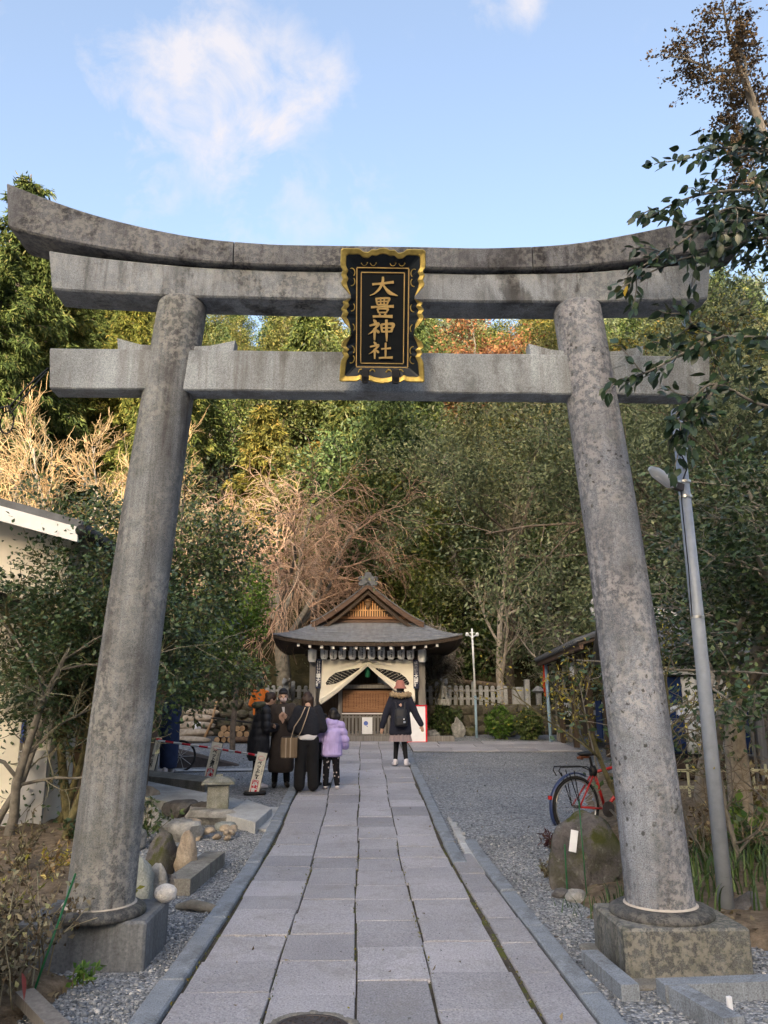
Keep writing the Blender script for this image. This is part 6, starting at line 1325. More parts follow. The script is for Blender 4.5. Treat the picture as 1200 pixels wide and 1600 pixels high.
plant('cypress_tree', 'tall slim tree with brown seed clusters at the top right corner', 'tree', (6.98, 8.6, 0), tree_meshes(64, dict(BROAD, levels=4, kids=[15, 6, 4, 0], t0=[.68, .3, .2, 0], len=[.085, .5, .5, .5], wob=[.02, .18, .22, .25], up=[.0, .2, .1, 0], rmin=.006), M['bark_pale'], leaf('brown seed clusters', [(0, (.06, .045, .03)), (.5, (.16, .11, .075)), (1, (.25, .17, .11))], .8, .1, .2), 10.75, .13, .05, 7, .05, .7, d0=(-.14, 0, 1)), 0, 1.0)
plant('yellow_shrub', 'spindly shrub with yellow leaves between the gate column and the tiled pavilion', 'shrub', (3.85, 13.0, zg(13)), tree_meshes(65, dict(BUSHY, kids=[4, 3, 2, 0], t0=[.55, .2, .1, 0], up=[.05, -.05, -.2, -.2]), M['bark_grey'], M['lf_yellow'], 2.0, .025, .09, 2, .06, .35), 0, (.6, .6, 1))
# the camellia that reaches over the gate from the right: its big near leaves one by one
cam_t = thing('camellia_tree', 'glossy camellia reaching over the right end of the gate from the right edge', 'tree', (3.1, 4.7, 0)); LC = Vector((3.1, 4.7, 0)); g = np.random.default_rng(5)
def W(px, py, Y): return at(px, py, Y)-LC
mb = MB(); mb.tube([(0, 0, 0), (.05, .02, 1.2), (-.05, .05, 2.6), (.08, 0, 3.8), (0, -.05, 5.0)], [.09, .08, .065, .05, .03], 10); mb.build('trunk', M['bark_grey'], cam_t, True)
BR = [[(1290, 330, 4.7), (1200, 300, 4.6), (1120, 300, 4.5), (1060, 315, 4.45), (1018, 338, 4.4)], [(1280, 250, 4.7), (1190, 235, 4.6), (1120, 232, 4.5), (1070, 250, 4.45)], [(1290, 400, 4.75), (1200, 372, 4.6), (1120, 392, 4.5), (1050, 410, 4.45), (965, 452, 4.4)], [(1230, 330, 4.6), (1170, 345, 4.5), (1110, 350, 4.4), (1040, 395, 4.35), (1005, 415, 4.3)], [(1300, 540, 4.7), (1200, 528, 4.6), (1130, 525, 4.5), (1085, 510, 4.45), (1075, 485, 4.45)], [(1130, 525, 4.5), (1080, 545, 4.4), (1025, 575, 4.3), (985, 592, 4.3)], [(1300, 620, 4.7), (1200, 635, 4.6), (1120, 600, 4.5), (1080, 625, 4.45), (1045, 660, 4.4)], [(1120, 600, 4.5), (1095, 640, 4.45), (1075, 665, 4.4), (1060, 685, 4.4)], [(1290, 290, 4.65), (1210, 220, 4.6), (1175, 200, 4.55)], [(1280, 350, 4.5), (1190, 335, 4.4), (1140, 325, 4.35), (1090, 350, 4.3)]]
bm_ = MB(); cand = []
for b in BR:
    pts = [W(*q) for q in b]; c = [Vector(v) for v in cr([tuple(p) for p in pts], 5)]; bm_.tube(c, list(np.linspace(.014, .004, len(c))), 6)
    for i in range(2, len(c)):
        for _ in range(3 if i > len(c)*.25 else 5): cand.append((c[i], (c[i]-c[i-1]).normalized()))
        if i % 3 == 0:
            d = (c[i]-c[i-1]).normalized(); e = Vector(turn(np.array(d), .9, g)); q = c[i]; tw = [q]
            for _ in range(4): e = (e+Vector(g.normal(size=3)*.25)+Vector((0, 0, -.12))).normalized(); q = q+e*.055; tw.append(q); cand += [(q, e)]*3
            bm_.tube(tw, [.005, .004, .004, .003, .003], 5)
bm_.build('branch', M['bark_grey'], cam_t, True)
def big_leaf(seed):
    r = np.random.default_rng(seed); prof = [(0, .012), (.12, .14), (.35, .25), (.6, .22), (.82, .11), (1, 0.0)]; vs = []
    for t, w in prof: z = -.10*t*t; vs += [(t, -w, z+.07*w*4*.5), (t, 0, z), (t, w, z+.07*w*4*.5)]
    fs = [(i*3+j, i*3+j+1, i*3+j+4, i*3+j+3) for i in range(len(prof)-1) for j in (0, 1)]; return MB().add(vs, fs).mesh('leaf', True)
lmat = M['lf_camellia_near']; lms = []
for nm, mat_ in (('a', lmat), ('b', lmat), ('c', leaf('yellowing leaf', [(0, (.35, .27, .03)), (1, (.5, .38, .06))], .5, .2))): me = big_leaf(1); me.materials.append(mat_); lms.append(me)
order = g.permutation(len(cand)); cnt = 0; rest = []
def leaf_rot(d):
    d = (Vector(d)+Vector(g.normal(size=3)*.55)+Vector((0, 0, -.45))).normalized(); u = Vector(g.normal(size=3)*.6+np.array([0, -.5, .6])); s = u.cross(d).normalized(); n_ = d.cross(s); return Matrix((d, s, n_)).transposed()
for i in order:
    c, d = cand[i]; p = c+Vector(g.normal(size=3)*.022); rot = leaf_rot(d); sz = g.uniform(.060, .098)
    if cnt < 296: put('leaf', lms[2] if cnt == 40 else lms[cnt % 2], cam_t, p, rot.to_euler(), sz); cnt += 1
    else: rest.append((p, rot, sz))
base = np.array([v.co[:] for v in lms[0].vertices]); fq = np.array([list(p_.vertices) for p_ in lms[0].polygons])
# the dense heart of the crown at and beyond the right edge
for k in range(1150):
    q = W(1095+260*g.random()**.8, g.uniform(205, 420), g.uniform(4.5, 5.1)); rest.append((q, leaf_rot((-1, 0, 0)), g.uniform(.055, .095)))
for k in range(160):
    q = W(g.uniform(1150, 1330), g.uniform(460, 690), g.uniform(4.6, 5.1)); rest.append((q, leaf_rot((-1, 0, 0)), g.uniform(.055, .095)))
V = np.concatenate([(base*s)@np.array(r).T+np.array(p) for p, r, s in rest]); Q = np.concatenate([fq+i*len(base) for i in range(len(rest))]); stuff(put('foliage', np_mesh('foliage', V, Q, smooth=True, mats=[lmat]), cam_t))
# low shrubs of the far garden
def shrub(px, py, wpx, hpx, m, lab, seed, size=.06, n=1500, depth=.8, name='garden_shrub'):
    p = gp(px, py); s = 1200/((p-Vector((0, 0, CAM_H))).dot(cam_dir(600, 800))); w, h = wpx/s/2, hpx/s; g = np.random.default_rng(seed); d = g.normal(size=(n, 3)); d /= np.linalg.norm(d, axis=1)[:, None]; r = g.uniform(.55, 1.05, n)**.6
    lump = 1+.22*np.sin(d[:, 0]*5+seed)*np.cos(d[:, 2]*4+d[:, 1]*3); A = d*(r*lump)[:, None]*np.array([w, w*depth, h*.5])+np.array([0, 0, h*.5]); A = A[A[:, 2] > 0]; V, Q = leaves(g, A, d[:len(A)]*.6+np.array([0, 0, .2]), size, .55, .0, .6)
    st = MB()
    for k in range(7): a = g.uniform(0, 6.28); st.tube([(0, 0, -.05), (.3*w*math.cos(a), .3*w*math.sin(a), h*.4), (.7*w*math.cos(a), .6*w*math.sin(a), h*.8)], [.015, .01, .005], 5)
    t = thing(name, lab, 'shrub', (p.x, p.y+w*depth*.5, p.z)); st.build('stem', M['bark'], t); put('foliage', np_mesh('foliage', V, Q, mats=[M[m]]), t); return t
for i, a in enumerate([(784, 1156, 48, 50, 'lf_bright', 'fresh light green shrub in the garden right of the white lamp post'), (830, 1157, 46, 46, 'lf_oak', 'dark green shrub next to the pale blue pole'), (700, 1150, 52, 44, 'lf_oak', 'dark clipped shrub under the mossy statue mound'), (668, 1140, 34, 44, 'lf_oak', 'dark shrub behind the red edged notice board'), (752, 1146, 30, 40, 'lf_oak', 'dark shrub behind the white lamp post'), (730, 1135, 36, 22, 'lf_olive', 'mossy coloured low shrub under the middle of the fence'), (470, 1128, 44, 46, 'lf_oak', 'dark shrub in front of the left fence behind the group of people'), (380, 1110, 60, 50, 'lf_oak', 'dark shrub on top of the mossy wall at the far left'), (325, 1125, 70, 60, 'lf_oak', 'dark shrub beside the stone steps'), (765, 1075, 90, 55, 'lf_oak', 'dark bushes behind the right stone fence')]): shrub(*a, seed=300+i, size=.09)
# near beds: withered shrub, grasses, small plants, fallen leaves
def in_frame_pts(n, xr, yr, ok, hf): 
    g = np.random.default_rng(int(abs(xr[0]*100)+n)); o = []
    while len(o) < n:
        x, y = g.uniform(*xr), g.uniform(*yr)
        if ok(x, y): o.append((x, y, zg(y)+hf(x, y)))
    return np.array(o), g
P_, g = in_frame_pts(400, (-3.0, -1.72), (3.6, 5.3), lambda x, y: x < interp(y, LB)-.08 and x < -1.5-.06*(y-3.4) and not (x > -2.25 and y > 4.85), left_h)
ws_ = thing('withered_shrub', 'withered brown hydrangea bed with dry leaves at the bottom left corner', 'shrub', (-2.4, 4.3, .05)); o_ = np.array([-2.4, 4.3, .05]); lines = [[]]; A, D = [], []
for p in P_:
    h = g.uniform(.2, .6); d = np.array([g.normal()*.25, g.normal()*.25, 1]); q = p-o_; pts = [q]
    for i in range(4):
        d = unit(d+g.normal(size=3)*.16); q = q+d*h/4; pts.append(q)
        if i > 0:
            k = int(g.integers(3, 8)); A.append(np.repeat(q[None], k, 0)+g.normal(size=(k, 3))*.03); D.append(g.normal(size=(k, 3))+np.array([0, 0, -.5]))
    lines[0].append((pts, [.005, .0045, .004, .003, .0025]))
    if g.random() < .5:
        d = np.array([g.normal(), g.normal(), .6]); lines[0].append(([pts[2], pts[2]+unit(d)*.12, pts[2]+unit(d)*.24+np.array([0, 0, -.03])], [.003, .0025, .002]))
V, Q = tubes(lines, (5,)); put('stems', np_mesh('stems', V, Q, mats=[M['twig_tan']]), ws_); V, Q = leaves(g, np.repeat(np.concatenate(A), 2, 0)+g.normal(size=(2*len(np.concatenate(A)), 3))*.012, np.repeat(np.concatenate(D), 2, 0), .036, .55, .3, .3, .3); stuff(put('dry_leaves', np_mesh('dry_leaves', V, Q, mats=[M['lf_dry']]), ws_))
rl_ = big_leaf(3); rl_.materials.append(simple('dark red leaf', (.28, .05, .04), .6, .3, 20)); put('red_leaf', rl_, ws_, at(34, 1520, 3.9)-Vector(o_), (.3, 1.3, .4), .12)
def sprig(name, label, px, py, m, seed, h=.18, n=9, size=.05, asp=.45):
    p = gp(px, py); g = np.random.default_rng(seed); ln = [[]]; A, D = [], []
    for k in range(n):
        d = np.array([g.normal()*.5, g.normal()*.5, 1]); q = np.array([g.normal()*.03, g.normal()*.03, 0.]); pts = [q]
        for i in range(3): d = unit(d+g.normal(size=3)*.2); q = q+d*h*g.uniform(.7, 1.2)/3; pts.append(q); A.append(np.repeat(q[None], 4, 0)); D.append(g.normal(size=(4, 3))*.7+d*.4)
        ln[0].append((pts, [.004, .003, .003, .002]))
    t = thing(name, label, 'plant', p+Vector((0, 0, .06))); V, Q = tubes(ln, (5,)); put('stems', np_mesh('stems', V, Q, mats=[M['bark_moss']]), t); V, Q = leaves(g, np.concatenate(A), np.concatenate(D), size, asp, .1, .6); put('foliage', np_mesh('foliage', V, Q, mats=[M[m]]), t)
sprig('leafy_plant', 'withered leaved plant between the gate column and the lamp post', 1098, 1345, 'lf_dry', 11, .5, 14, .06, .5); sprig('leafy_plant', 'dark leaved plant at the right edge beside the broad leaved plant', 1196, 1360, 'lf_camellia', 12, .5, 16, .08, .55); sprig('leafy_plant', 'olive leaved plant behind the lamp post above the grass', 1150, 1290, 'lf_olive', 13, .5, 14, .07, .5)
plant('bare_shrub', 'leafless twiggy shrub at the right edge behind the broad leaved plant', 'shrub', (3.45, 7.4, .05), tree_meshes(66, dict(BARE, levels=4, kids=[7, 6, 5, 0], stems=[((0, 0, -.1), (-.2, 0, 1), 1.0, .03), ((.2, .1, -.1), (.2, 0, 1), 1.1, .025), ((-.15, .2, -.1), (-.4, 0, 1), .9, .02)], rmin=.003, ang=[.9, .9, .8, .7]), M['bark_grey'], None, 1, .03, 0, 0, 0, twig=M['twig_grey'], twig_from=2))
sprig('leafy_plant', 'pale yellow leaved low plant on the soil beside the thin trunk', 88, 1372, 'lf_yellow', 1, .2); sprig('leafy_plant', 'withered sprig on the soil bed left of the gate column', 62, 1395, 'lf_dry', 21, .42, 12, .045, .5); sprig('leafy_plant', 'withered sprig at the left edge above the hydrangea bed', 18, 1380, 'lf_dry', 22, .5, 14, .045, .5); sprig('leafy_plant', 'yellow green sprig at the left edge of the hydrangea bed', 30, 1450, 'lf_yellow', 23, .4, 7, .04, .5)
sprig('leafy_plant', 'yellow green sprig in front of the left base block', 160, 1462, 'lf_yellow', 2, .30, 7); sprig('leafy_plant', 'dark green leafy plant between the left gate column and the flat rock', 226, 1318, 'lf_camellia', 3, .42, 14, .07); sprig('leafy_plant', 'small green seedling on the gravel at the bottom left', 128, 1560, 'lf_bright', 4, .10, 5, .05); sprig('leafy_plant', 'dark red leaved plant at the left foot of the mossy boulder', 862, 1335, 'lf_dark', 5, .16, 14, .06, .3); sprig('leafy_plant', 'broad green leaved plant right of the lamp post', 1168, 1330, 'lf_bright', 6, .45, 9, .11, .7); sprig('leafy_plant', 'withered brown leaved plant above the grass right of the lamp post', 1185, 1270, 'lf_dry', 7, .55, 16, .09, .55); sprig('leafy_plant', 'small yellow green plant at the foot of the tiled pavilion', 930, 1168, 'lf_yellow', 8, .35, 10, .09); sprig('leafy_plant', 'dry reddish sprig on the gravel left of the boulder', 862, 1385, 'lf_dry', 9, .13, 10, .04); sprig('leafy_plant', 'dark leaved low plant behind the left gate column by the trunk', 120, 1330, 'lf_camellia', 10, .3, 9, .08)
def grass(name, label, pts, hmin, hmax, seed, m='lf_grass', w=.008):
    g = np.random.default_rng(seed); V, Q = [], []; off = 0
    for p in pts:
        h = g.uniform(hmin, hmax); a = g.uniform(0, 6.28); lean = g.uniform(.2, .8)*h; s = np.array([-math.sin(a), math.cos(a), 0])*w; n = 5
        for i in range(n+1): t = i/n; c = np.array(p)+np.array([math.cos(a)*lean*t*t, math.sin(a)*lean*t*t, h*(t-.35*t*t*t)]); V += [c-s*(1-t**2), c+s*(1-t**2)]
        Q += [[off+2*i, off+2*i+1, off+2*i+3, off+2*i+2] for i in range(n)]; off += 2*(n+1)
    o = put(name, np_mesh(name, np.array(V), Q, mats=[M[m]])); return stuff(tag(o, label, 'grass'))
P_, _ = in_frame_pts(420, (2.3, 3.9), (5.9, 8.2), lambda x, y: x > interp(y, RB)+.15 and (x-2.69)**2+(y-6.11)**2 > .02, right_h); grass('grass', 'dark strap leaved grass around the lamp post foot', P_, .22, .45, 3)
P_, _ = in_frame_pts(60, (1.5, 2.1), (6.0, 6.5), lambda x, y: True, right_h); grass('grass', 'thin green grass tufts in front of the mossy boulder', P_, .10, .26, 4, w=.005)
P_, g = in_frame_pts(1500, (-4.5, -1.5), (3.2, 9.6), lambda x, y: x < interp(y, LB)+.05, left_h); V, Q = leaves(g, P_+np.array([0, 0, .008]), g.normal(size=(len(P_), 3))*np.array([1, 1, .15]), .045, .55, 0, 4, .2); stuff(tag(put('fallen_leaves', np_mesh('fallen_leaves', V, Q, mats=[M['lf_dry']])), 'brown fallen leaves scattered over the left soil bed', 'leaves'))
P_, g = in_frame_pts(500, (1.4, 4.2), (5.3, 10), lambda x, y: x > interp(y, RB)-.15, right_h); V, Q = leaves(g, P_+np.array([0, 0, .008]), g.normal(size=(len(P_), 3))*np.array([1, 1, .15]), .05, .55, 0, 4, .2); stuff(tag(put('fallen_leaves', np_mesh('fallen_leaves', V, Q, mats=[M['lf_dry']])), 'brown fallen leaves scattered under the right hand trees', 'leaves'))
pm_pts = np.array([(x+random.uniform(-.02, .02), y, zg(y)+.03) for x in (-.955, -.47, -.03, .40, .885) for y in np.arange(3.6, 9, .012) if random.random() < .16+.25*(nz(x*9, y*2.2) > .15)]); g = np.random.default_rng(8); V, Q = leaves(g, pm_pts, g.normal(size=(len(pm_pts), 3))*.6+np.array([0, 0, .8]), .016, .6); stuff(tag(put('joint_moss', np_mesh('joint_moss', V, Q, mats=[M['lf_olive']])), 'tiny moss and weeds growing in the path joints', 'moss'))
g = np.random.default_rng(77); P_ = np.array([(g.uniform(-1, 5), g.uniform(4, 18)) for _ in range(260)]); P_ = np.column_stack([P_, [zg(y)+.045 if x < 1.2 else zg(y)+.02 for x, y in P_]]); V, Q = leaves(g, P_, g.normal(size=(len(P_), 3))*np.array([1, 1, .1]), .032, .5, 0, 5, .2); stuff(tag(put('fallen_leaves', np_mesh('fallen_leaves', V, Q, mats=[M['lf_dry']])), 'few small dry leaves scattered over the path and the gravel court', 'leaves'))

g = np.random.default_rng(78); XY = np.column_stack([g.uniform(-1.0, 1.1, 700), 3.4+9*g.random(700)**1.6]); stuff(tag(scatter_stones('grit', np.column_stack([XY, [zg(y)+.037 for y in XY[:, 1]]]), g.uniform(.0015, .0055, 700), M['pebble'], g), 'scattered grit and tiny stones lying on the path slabs', 'grit'))

same = {}
for o in list(COL.objects):
    if o.get('group') == 'trees of the wooded hillside': same.setdefault(o['label'], []).append(o)
for lab, lst in same.items():
    if len(lst) < 2: continue
    lst.sort(key=lambda o: o.location.x/o.location.y)
    for i, o in enumerate(lst): o['label'] = lab+', '+(words[i] if i < 10 else 'last')+' from left'
# ------------------------------------------------------------------ people
def hand(prims, w, d, s=1.0, curl=.35, side=1):
    """palm and five fingers that leave it: w wrist point, d direction of the hand"""
    w, d = Vector(w), Vector(d).normalized(); a = d.cross(Vector((0, 1, 0)));
    if a.length < .2: a = d.cross(Vector((1, 0, 0)))
    a.normalize(); n = a.cross(d)
    prims.append(('cap', w, w+d*.035*s, .019*s, .021*s)); palm = w+d*.07*s
    for k in (-1, 0, 1): prims.append(('cap', w+d*.03*s+a*k*.010*s, palm+a*k*.017*s, .013*s, .012*s))
    for k, L in ((-1.5, .056), (-.5, .068), (.5, .072), (1.5, .064)):
        b = palm+a*k*.016*s; m_ = b+(d+n*curl*.5).normalized()*L*.5*s; prims.append(('cap', b, m_, .0095*s, .009*s)); prims.append(('cap', m_, m_+(d+n*curl*1.6).normalized()*L*.5*s, .009*s, .0075*s))
    t0 = w+d*.03*s+a*side*.016*s; t1 = t0+(d*.6+a*side*.8+n*.3).normalized()*.035*s; prims.append(('cap', t0, t1, .011*s, .010*s)); prims.append(('cap', t1, t1+(d*.9+a*side*.2+n*.4).normalized()*.028*s, .010*s, .008*s))
def person(label, loc, rz, H, arms, legs, head_tilt=(0, 0), skin='skin', leg_r=1.0, lean=0.0, hs=1.0):
    """body facing local +y; arms: ((elbow),(wrist),(hand dir)) for -x and +x; legs: ankle points. One continuous skin"""
    k = H/1.6; pr = []; V3 = lambda p: Vector(p)*k
    hip = V3((0, 0, .84)); chest = V3((0, lean*.25, 1.16)); neck = V3((0, lean*.42, 1.36)); hc = V3((head_tilt[0]*.06, lean*.5+.015+head_tilt[1]*.055, 1.485-abs(head_tilt[1])*.012))
    tilt = Matrix.Rotation(-head_tilt[1]*.55, 3, 'X') @ Matrix.Rotation(head_tilt[0]*.4, 3, 'Z')
    kb_ = k; pr += [('ell', hip, (.155*k, .105*k, .13*k)), ('cap', hip, chest, .115*k, .135*k), ('ell', chest+V3((0, 0, .06)), (.165*k, .10*k, .14*k)), ('cap', chest+V3((0, 0, .12)), neck+V3((0, 0, .03)), .06*k, .047*k), ('cap', neck, hc, .045*k, .05*k)]
    k = kb_*hs; V3 = lambda p: Vector(p)*k
    pr += [('ell', hc, (.072*k, .090*k, .108*k), tilt), ('ell', hc+tilt @ V3((0, .03, -.045)), (.052*k, .06*k, .055*k), tilt), ('ell', hc+tilt @ V3((0, .098, -.015)), (.012*k, .018*k, .022*k), tilt), ('ell', hc+tilt @ V3((0, .082, -.058)), (.024*k, .010*k, .008*k), tilt)]
    for s in (-1, 1): pr += [('ell', hc+tilt @ V3((s*.073, -.005, -.012)), (.010*k, .020*k, .030*k), tilt), ('ell', hc+tilt @ V3((s*.03, .083, .012)), (.014*k, .008*k, .007*k), tilt)]
    k = kb_; V3 = lambda p: Vector(p)*k
    for s, (e, w, hd) in zip((-1, 1), arms):
        sh = chest+V3((s*.165, 0, .13)); e, w = V3(e), V3(w); pr += [('cap', sh, e, .048*k, .037*k), ('cap', e, w, .036*k, .024*k)]; hand(pr, w, hd, k, .35, -s)
    for s, (kn, an, toe) in zip((-1, 1), legs):
        kn, an, toe = V3(kn), V3(an), V3(toe); pr += [('cap', V3((s*.085, 0, .80)), kn, .080*k, .052*k), ('cap', kn, an, .052*k, .034*k), ('cap', an, toe, .034*k, .026*k)]
    me = blob(pr, .0085, 2, .45, 'person'); me.materials.append(M[skin]); o = put('person', me, None, loc, (0, 0, rz)); tag(o, label, 'person'); return o, k, hc, tilt, chest
def garment(o, name, prims, m, voxel=.012, it=4, wr=.006, fr=9, seed=0, deci=.6):
    me = blob(prims, voxel, it, deci, name); n = len(me.vertices); co = np.empty(n*3, np.float32); me.vertices.foreach_get('co', co); co = co.reshape(-1, 3); nr = np.empty(n*3, np.float32); me.vertices.foreach_get('normal', nr); nr = nr.reshape(-1, 3)
    w = np.array([mnoise.noise(Vector((p[0]*fr+seed, p[1]*fr, p[2]*fr*.55))) for p in co]); co += nr*(w*wr)[:, None]; me.vertices.foreach_set('co', co.ravel()); me.update(); me.materials.append(M[m]); return put(name, me, o)
def quilt(o_, step, amp, z0=0):
    me = o_.data; n = len(me.vertices); co = np.empty(n*3, np.float32); me.vertices.foreach_get('co', co); co = co.reshape(-1, 3); nr = np.empty(n*3, np.float32); me.vertices.foreach_get('normal', nr); nr = nr.reshape(-1, 3)
    f = np.abs(np.sin(math.pi*(co[:, 2]-z0)/step))**.5; co += nr*((f-.6)*amp)[:, None]; me.vertices.foreach_set('co', co.ravel()); me.update()
def sleeve(k, chest, s, e, w, r0=.068, r1=.055, r2=.05):
    sh = chest+Vector((s*.160, 0, .125))*k; e, w = Vector(e)*k, Vector(w)*k; return [('cap', sh, e, r0*k, r1*k), ('cap', e, e.lerp(w, .93), r1*k, r2*k)]
def rings(k, lst): return ('loft', [(a*k, b*k, z*k, rx*k*.92, ry*k*.92) for a, b, z, rx, ry in lst])
def shoes(o, k, legs, m, sole=None):
    for s, (kn, an, toe) in zip((-1, 1), legs):
        an, toe = Vector(an)*k, Vector(toe)*k; me = blob([('cap', an+Vector((0, 0, -.02*k)), toe, .046*k, .036*k), ('ell', (an+toe)/2+Vector((0, 0, -.015*k)), (.045*k, .09*k, .035*k)), ('cap', an+Vector((0, 0, .03*k)), an, .045*k, .046*k)], .010, 2, .6, 'shoe'); me.materials.append(M[m]); put('shoe', me, o)
def trousers(o, k, legs, m, r0=.10, r1=.065, r2=.055, seed=0):
    pr = [rings(k, [(0, 0, .72, .13, .10), (0, 0, .80, .168, .125), (0, 0, .92, .155, .115), (0, 0, 1.0, .14, .105)])]
    for s, (kn, an, toe) in zip((-1, 1), legs): pr += [('cap', Vector((s*.085, 0, .80))*k, Vector(kn)*k, r0*k, r1*k), ('cap', Vector(kn)*k, Vector(an)*k+Vector((0, 0, .03*k)), r1*k, r2*k)]
    return garment(o, 'trousers', pr, m, .012, 4, .006, 10, seed)
def hair_short(o, k, hc, tilt, m, back=.02, long=0.0, bun=None, fringe=True):
    pr = [('ell', hc+tilt @ Vector((0, -.018, .028))*k, (.084*k, .098*k, .098*k), tilt), ('ell', hc+tilt @ Vector((0, -.045, -.03))*k, (.078*k, .060*k, .085*k), tilt)]
    if long:
        for x in (-.055, -.02, .02, .055): pr.append(('cap', hc+tilt @ Vector((x, -.05, -.02))*k, hc+Vector((x*1.25, -.06-.01*abs(x), -.06-long))*k, .05*k, .032*k))
    if bun: pr.append(('ell', hc+tilt @ Vector(bun)*k, (.045*k, .05*k, .06*k)))
    return garment(o, 'hair', pr, m, .010, 2, .005, 26, 3)
STAND = (((-.09, .01, .46), (-.10, -.01, .075), (-.115, .13, .035)), ((.09, .01, .46), (.10, -.01, .075), (.115, .13, .035)))
def ground_at(px, py): p = gp(px, py); p.z += .034 if -1.05 < p.x < 1.0 else 0; return p
# 1 long black padded coat, seen from her left back, looking down towards the others
arms = (((-.24, .06, .98), (-.10, .27, .97), (.5, .8, 0)), ((.24, .06, .98), (.12, .28, 1.0), (-.3, .9, .1)))
o, k, hc, tl, ch = person('person in a long black padded coat looking down, nearest the striped barrier', ground_at(401, 1232), -1.15, 1.50, arms, STAND, (0, 1.1), lean=.25)
g_ = garment(o, 'padded_coat', [rings(k, [(0, 0, .46, .20, .165), (0, 0, .50, .235, .20), (0, 0, .8, .215, .185), (0, .03, 1.05, .20, .165), (0, .06, 1.22, .195, .145), (0, .07, 1.33, .13, .11), (0, .08, 1.38, .09, .085)])]+sleeve(k, ch, -1, *arms[0][:2], .085, .072, .06)+sleeve(k, ch, 1, *arms[1][:2], .085, .072, .06), 'c_black', .013, 4, .012, 7, 1); quilt(g_, .115, .024)
garment(o, 'hood', [('ell', Vector((0, -.03, 1.37))*k, (.13*k, .11*k, .065*k)), ('cap', Vector((-.09, .03, 1.39))*k, Vector((.09, .03, 1.39))*k, .05*k, .05*k)], 'c_hood', .012, 3, .008, 12)
trousers(o, k, STAND, 'c_trouser'); shoes(o, k, STAND, 'c_shoe_w'); hair_short(o, k, hc, tl, 'hair_brown', bun=(0, -.09, .02))
# 2 masked woman in a long dark brown coat, facing the camera
arms = (((-.25, .06, 1.0), (-.06, .25, 1.10), (.6, .3, .6)), ((.24, .03, .98), (.16, .26, .98), (-.3, .8, 0)))
o, k, hc, tl, ch = person('person in a long dark brown coat with a pale pink face mask facing the camera', ground_at(438, 1230), math.pi+.15, 1.54, arms, STAND, (0, .45))
garment(o, 'long_coat', [rings(k, [(0, 0, .24, .215, .17), (0, 0, .30, .24, .19), (0, 0, .8, .195, .15), (0, 0, 1.0, .175, .135), (0, .0, 1.2, .19, .13), (0, 0, 1.31, .13, .10), (0, 0, 1.36, .085, .08)])]+sleeve(k, ch, -1, *arms[0][:2], .08, .066, .055)+sleeve(k, ch, 1, *arms[1][:2], .08, .066, .055), 'c_brown', .013, 4, .012, 6, 2)
MB().sheet(lambda a, b: (Vector((-.025+.05*a*(1-b*.7), .128-.02*b, 1.30-.13*b)))*k, 2, 4, (0, .006, 0)).build('shirt_front', M['c_white'], o)
mk = garment(o, 'face_mask', [('ell', hc+tl @ Vector((0, .052, -.042))*k, (.062*k, .055*k, .050*k), tl)], 'c_mask', .007, 2, 0); 
for s in (-1, 1): put('eye', bpy.data.meshes['eye'] if 'eye' in bpy.data.meshes else MB().lathe([(.001, -.005), (.011, -.003), (.011, .003), (.001, .005)], k=10).build('eye', M['hair'], o).data, o, hc+tl @ Vector((s*.030, .088, .013))*k, (math.pi/2, 0, 0))
trousers(o, k, STAND, 'c_trouser'); shoes(o, k, STAND, 'c_shoe_b')
garment(o, 'hair', [('ell', hc+tl @ Vector((0, -.032, .046))*k, (.084*k, .090*k, .088*k), tl), ('ell', hc+tl @ Vector((-.068, -.02, -.02))*k, (.020*k, .04*k, .07*k), tl), ('ell', hc+tl @ Vector((.068, -.02, -.02))*k, (.020*k, .04*k, .07*k), tl), ('ell', hc+tl @ Vector((0, -.07, -.03))*k, (.07*k, .05*k, .09*k), tl), ('cap', hc+tl @ Vector((-.05, .066, .068))*k, hc+tl @ Vector((.05, .066, .068))*k, .022*k, .022*k)], 'hair', .010, 2, .005, 24)
# 3 navy black sweater, from the back, woven bag at the hip
arms = (((-.27, .02, 1.0), (-.13, .18, .94), (.4, .7, -.3)), ((.27, .02, 1.0), (.14, .20, .98), (-.4, .8, 0)))
L3 = (((-.10, .01, .46), (-.115, -.01, .075), (-.13, .12, .035)), ((.10, .01, .46), (.115, -.02, .075), (.14, .11, .035)))
P3 = ground_at(478, 1241); o, k, hc, tl, ch = person('person in a loose dark sweater and wide black trousers seen from behind', P3, .12, 1.49, arms, L3, (0, .8), lean=.2)
garment(o, 'sweater', [rings(k, [(0, 0, .88, .17, .14), (0, 0, .92, .215, .165), (0, .01, 1.05, .21, .16), (0, .03, 1.2, .20, .14), (0, .05, 1.31, .14, .105), (0, .06, 1.36, .075, .07)])]+sleeve(k, ch, -1, *arms[0][:2], .092, .08, .055)+sleeve(k, ch, 1, *arms[1][:2], .092, .08, .055), 'c_sweater', .013, 4, .014, 8, 3)
garment(o, 'shirt_hem', [rings(k, [(0, 0, .815, .17, .135), (0, 0, .83, .182, .145), (0, 0, .92, .18, .145)])], 'c_white', .012, 3, .006, 12)
trousers(o, k, L3, 'c_trouser', .115, .10, .095, 3); shoes(o, k, L3, 'c_shoe_b'); hair_short(o, k, hc, tl, 'hair_brown', long=.07)
bag = thing('handbag', 'brown woven box handbag hanging at the left hip of the person in the dark sweater', 'bag', P3+Vector((-.27, -.11, .52)), .15)
MB().box((0, 0, .13), (.25, .12, .30), None, .94, .012).build('bag_body', M['c_bag'], bag)
for x in (-.05, .02): MB().box((x, -.064, .13), (.018, .006, .29)).build('bag_stripe', M['c_strap'], bag)
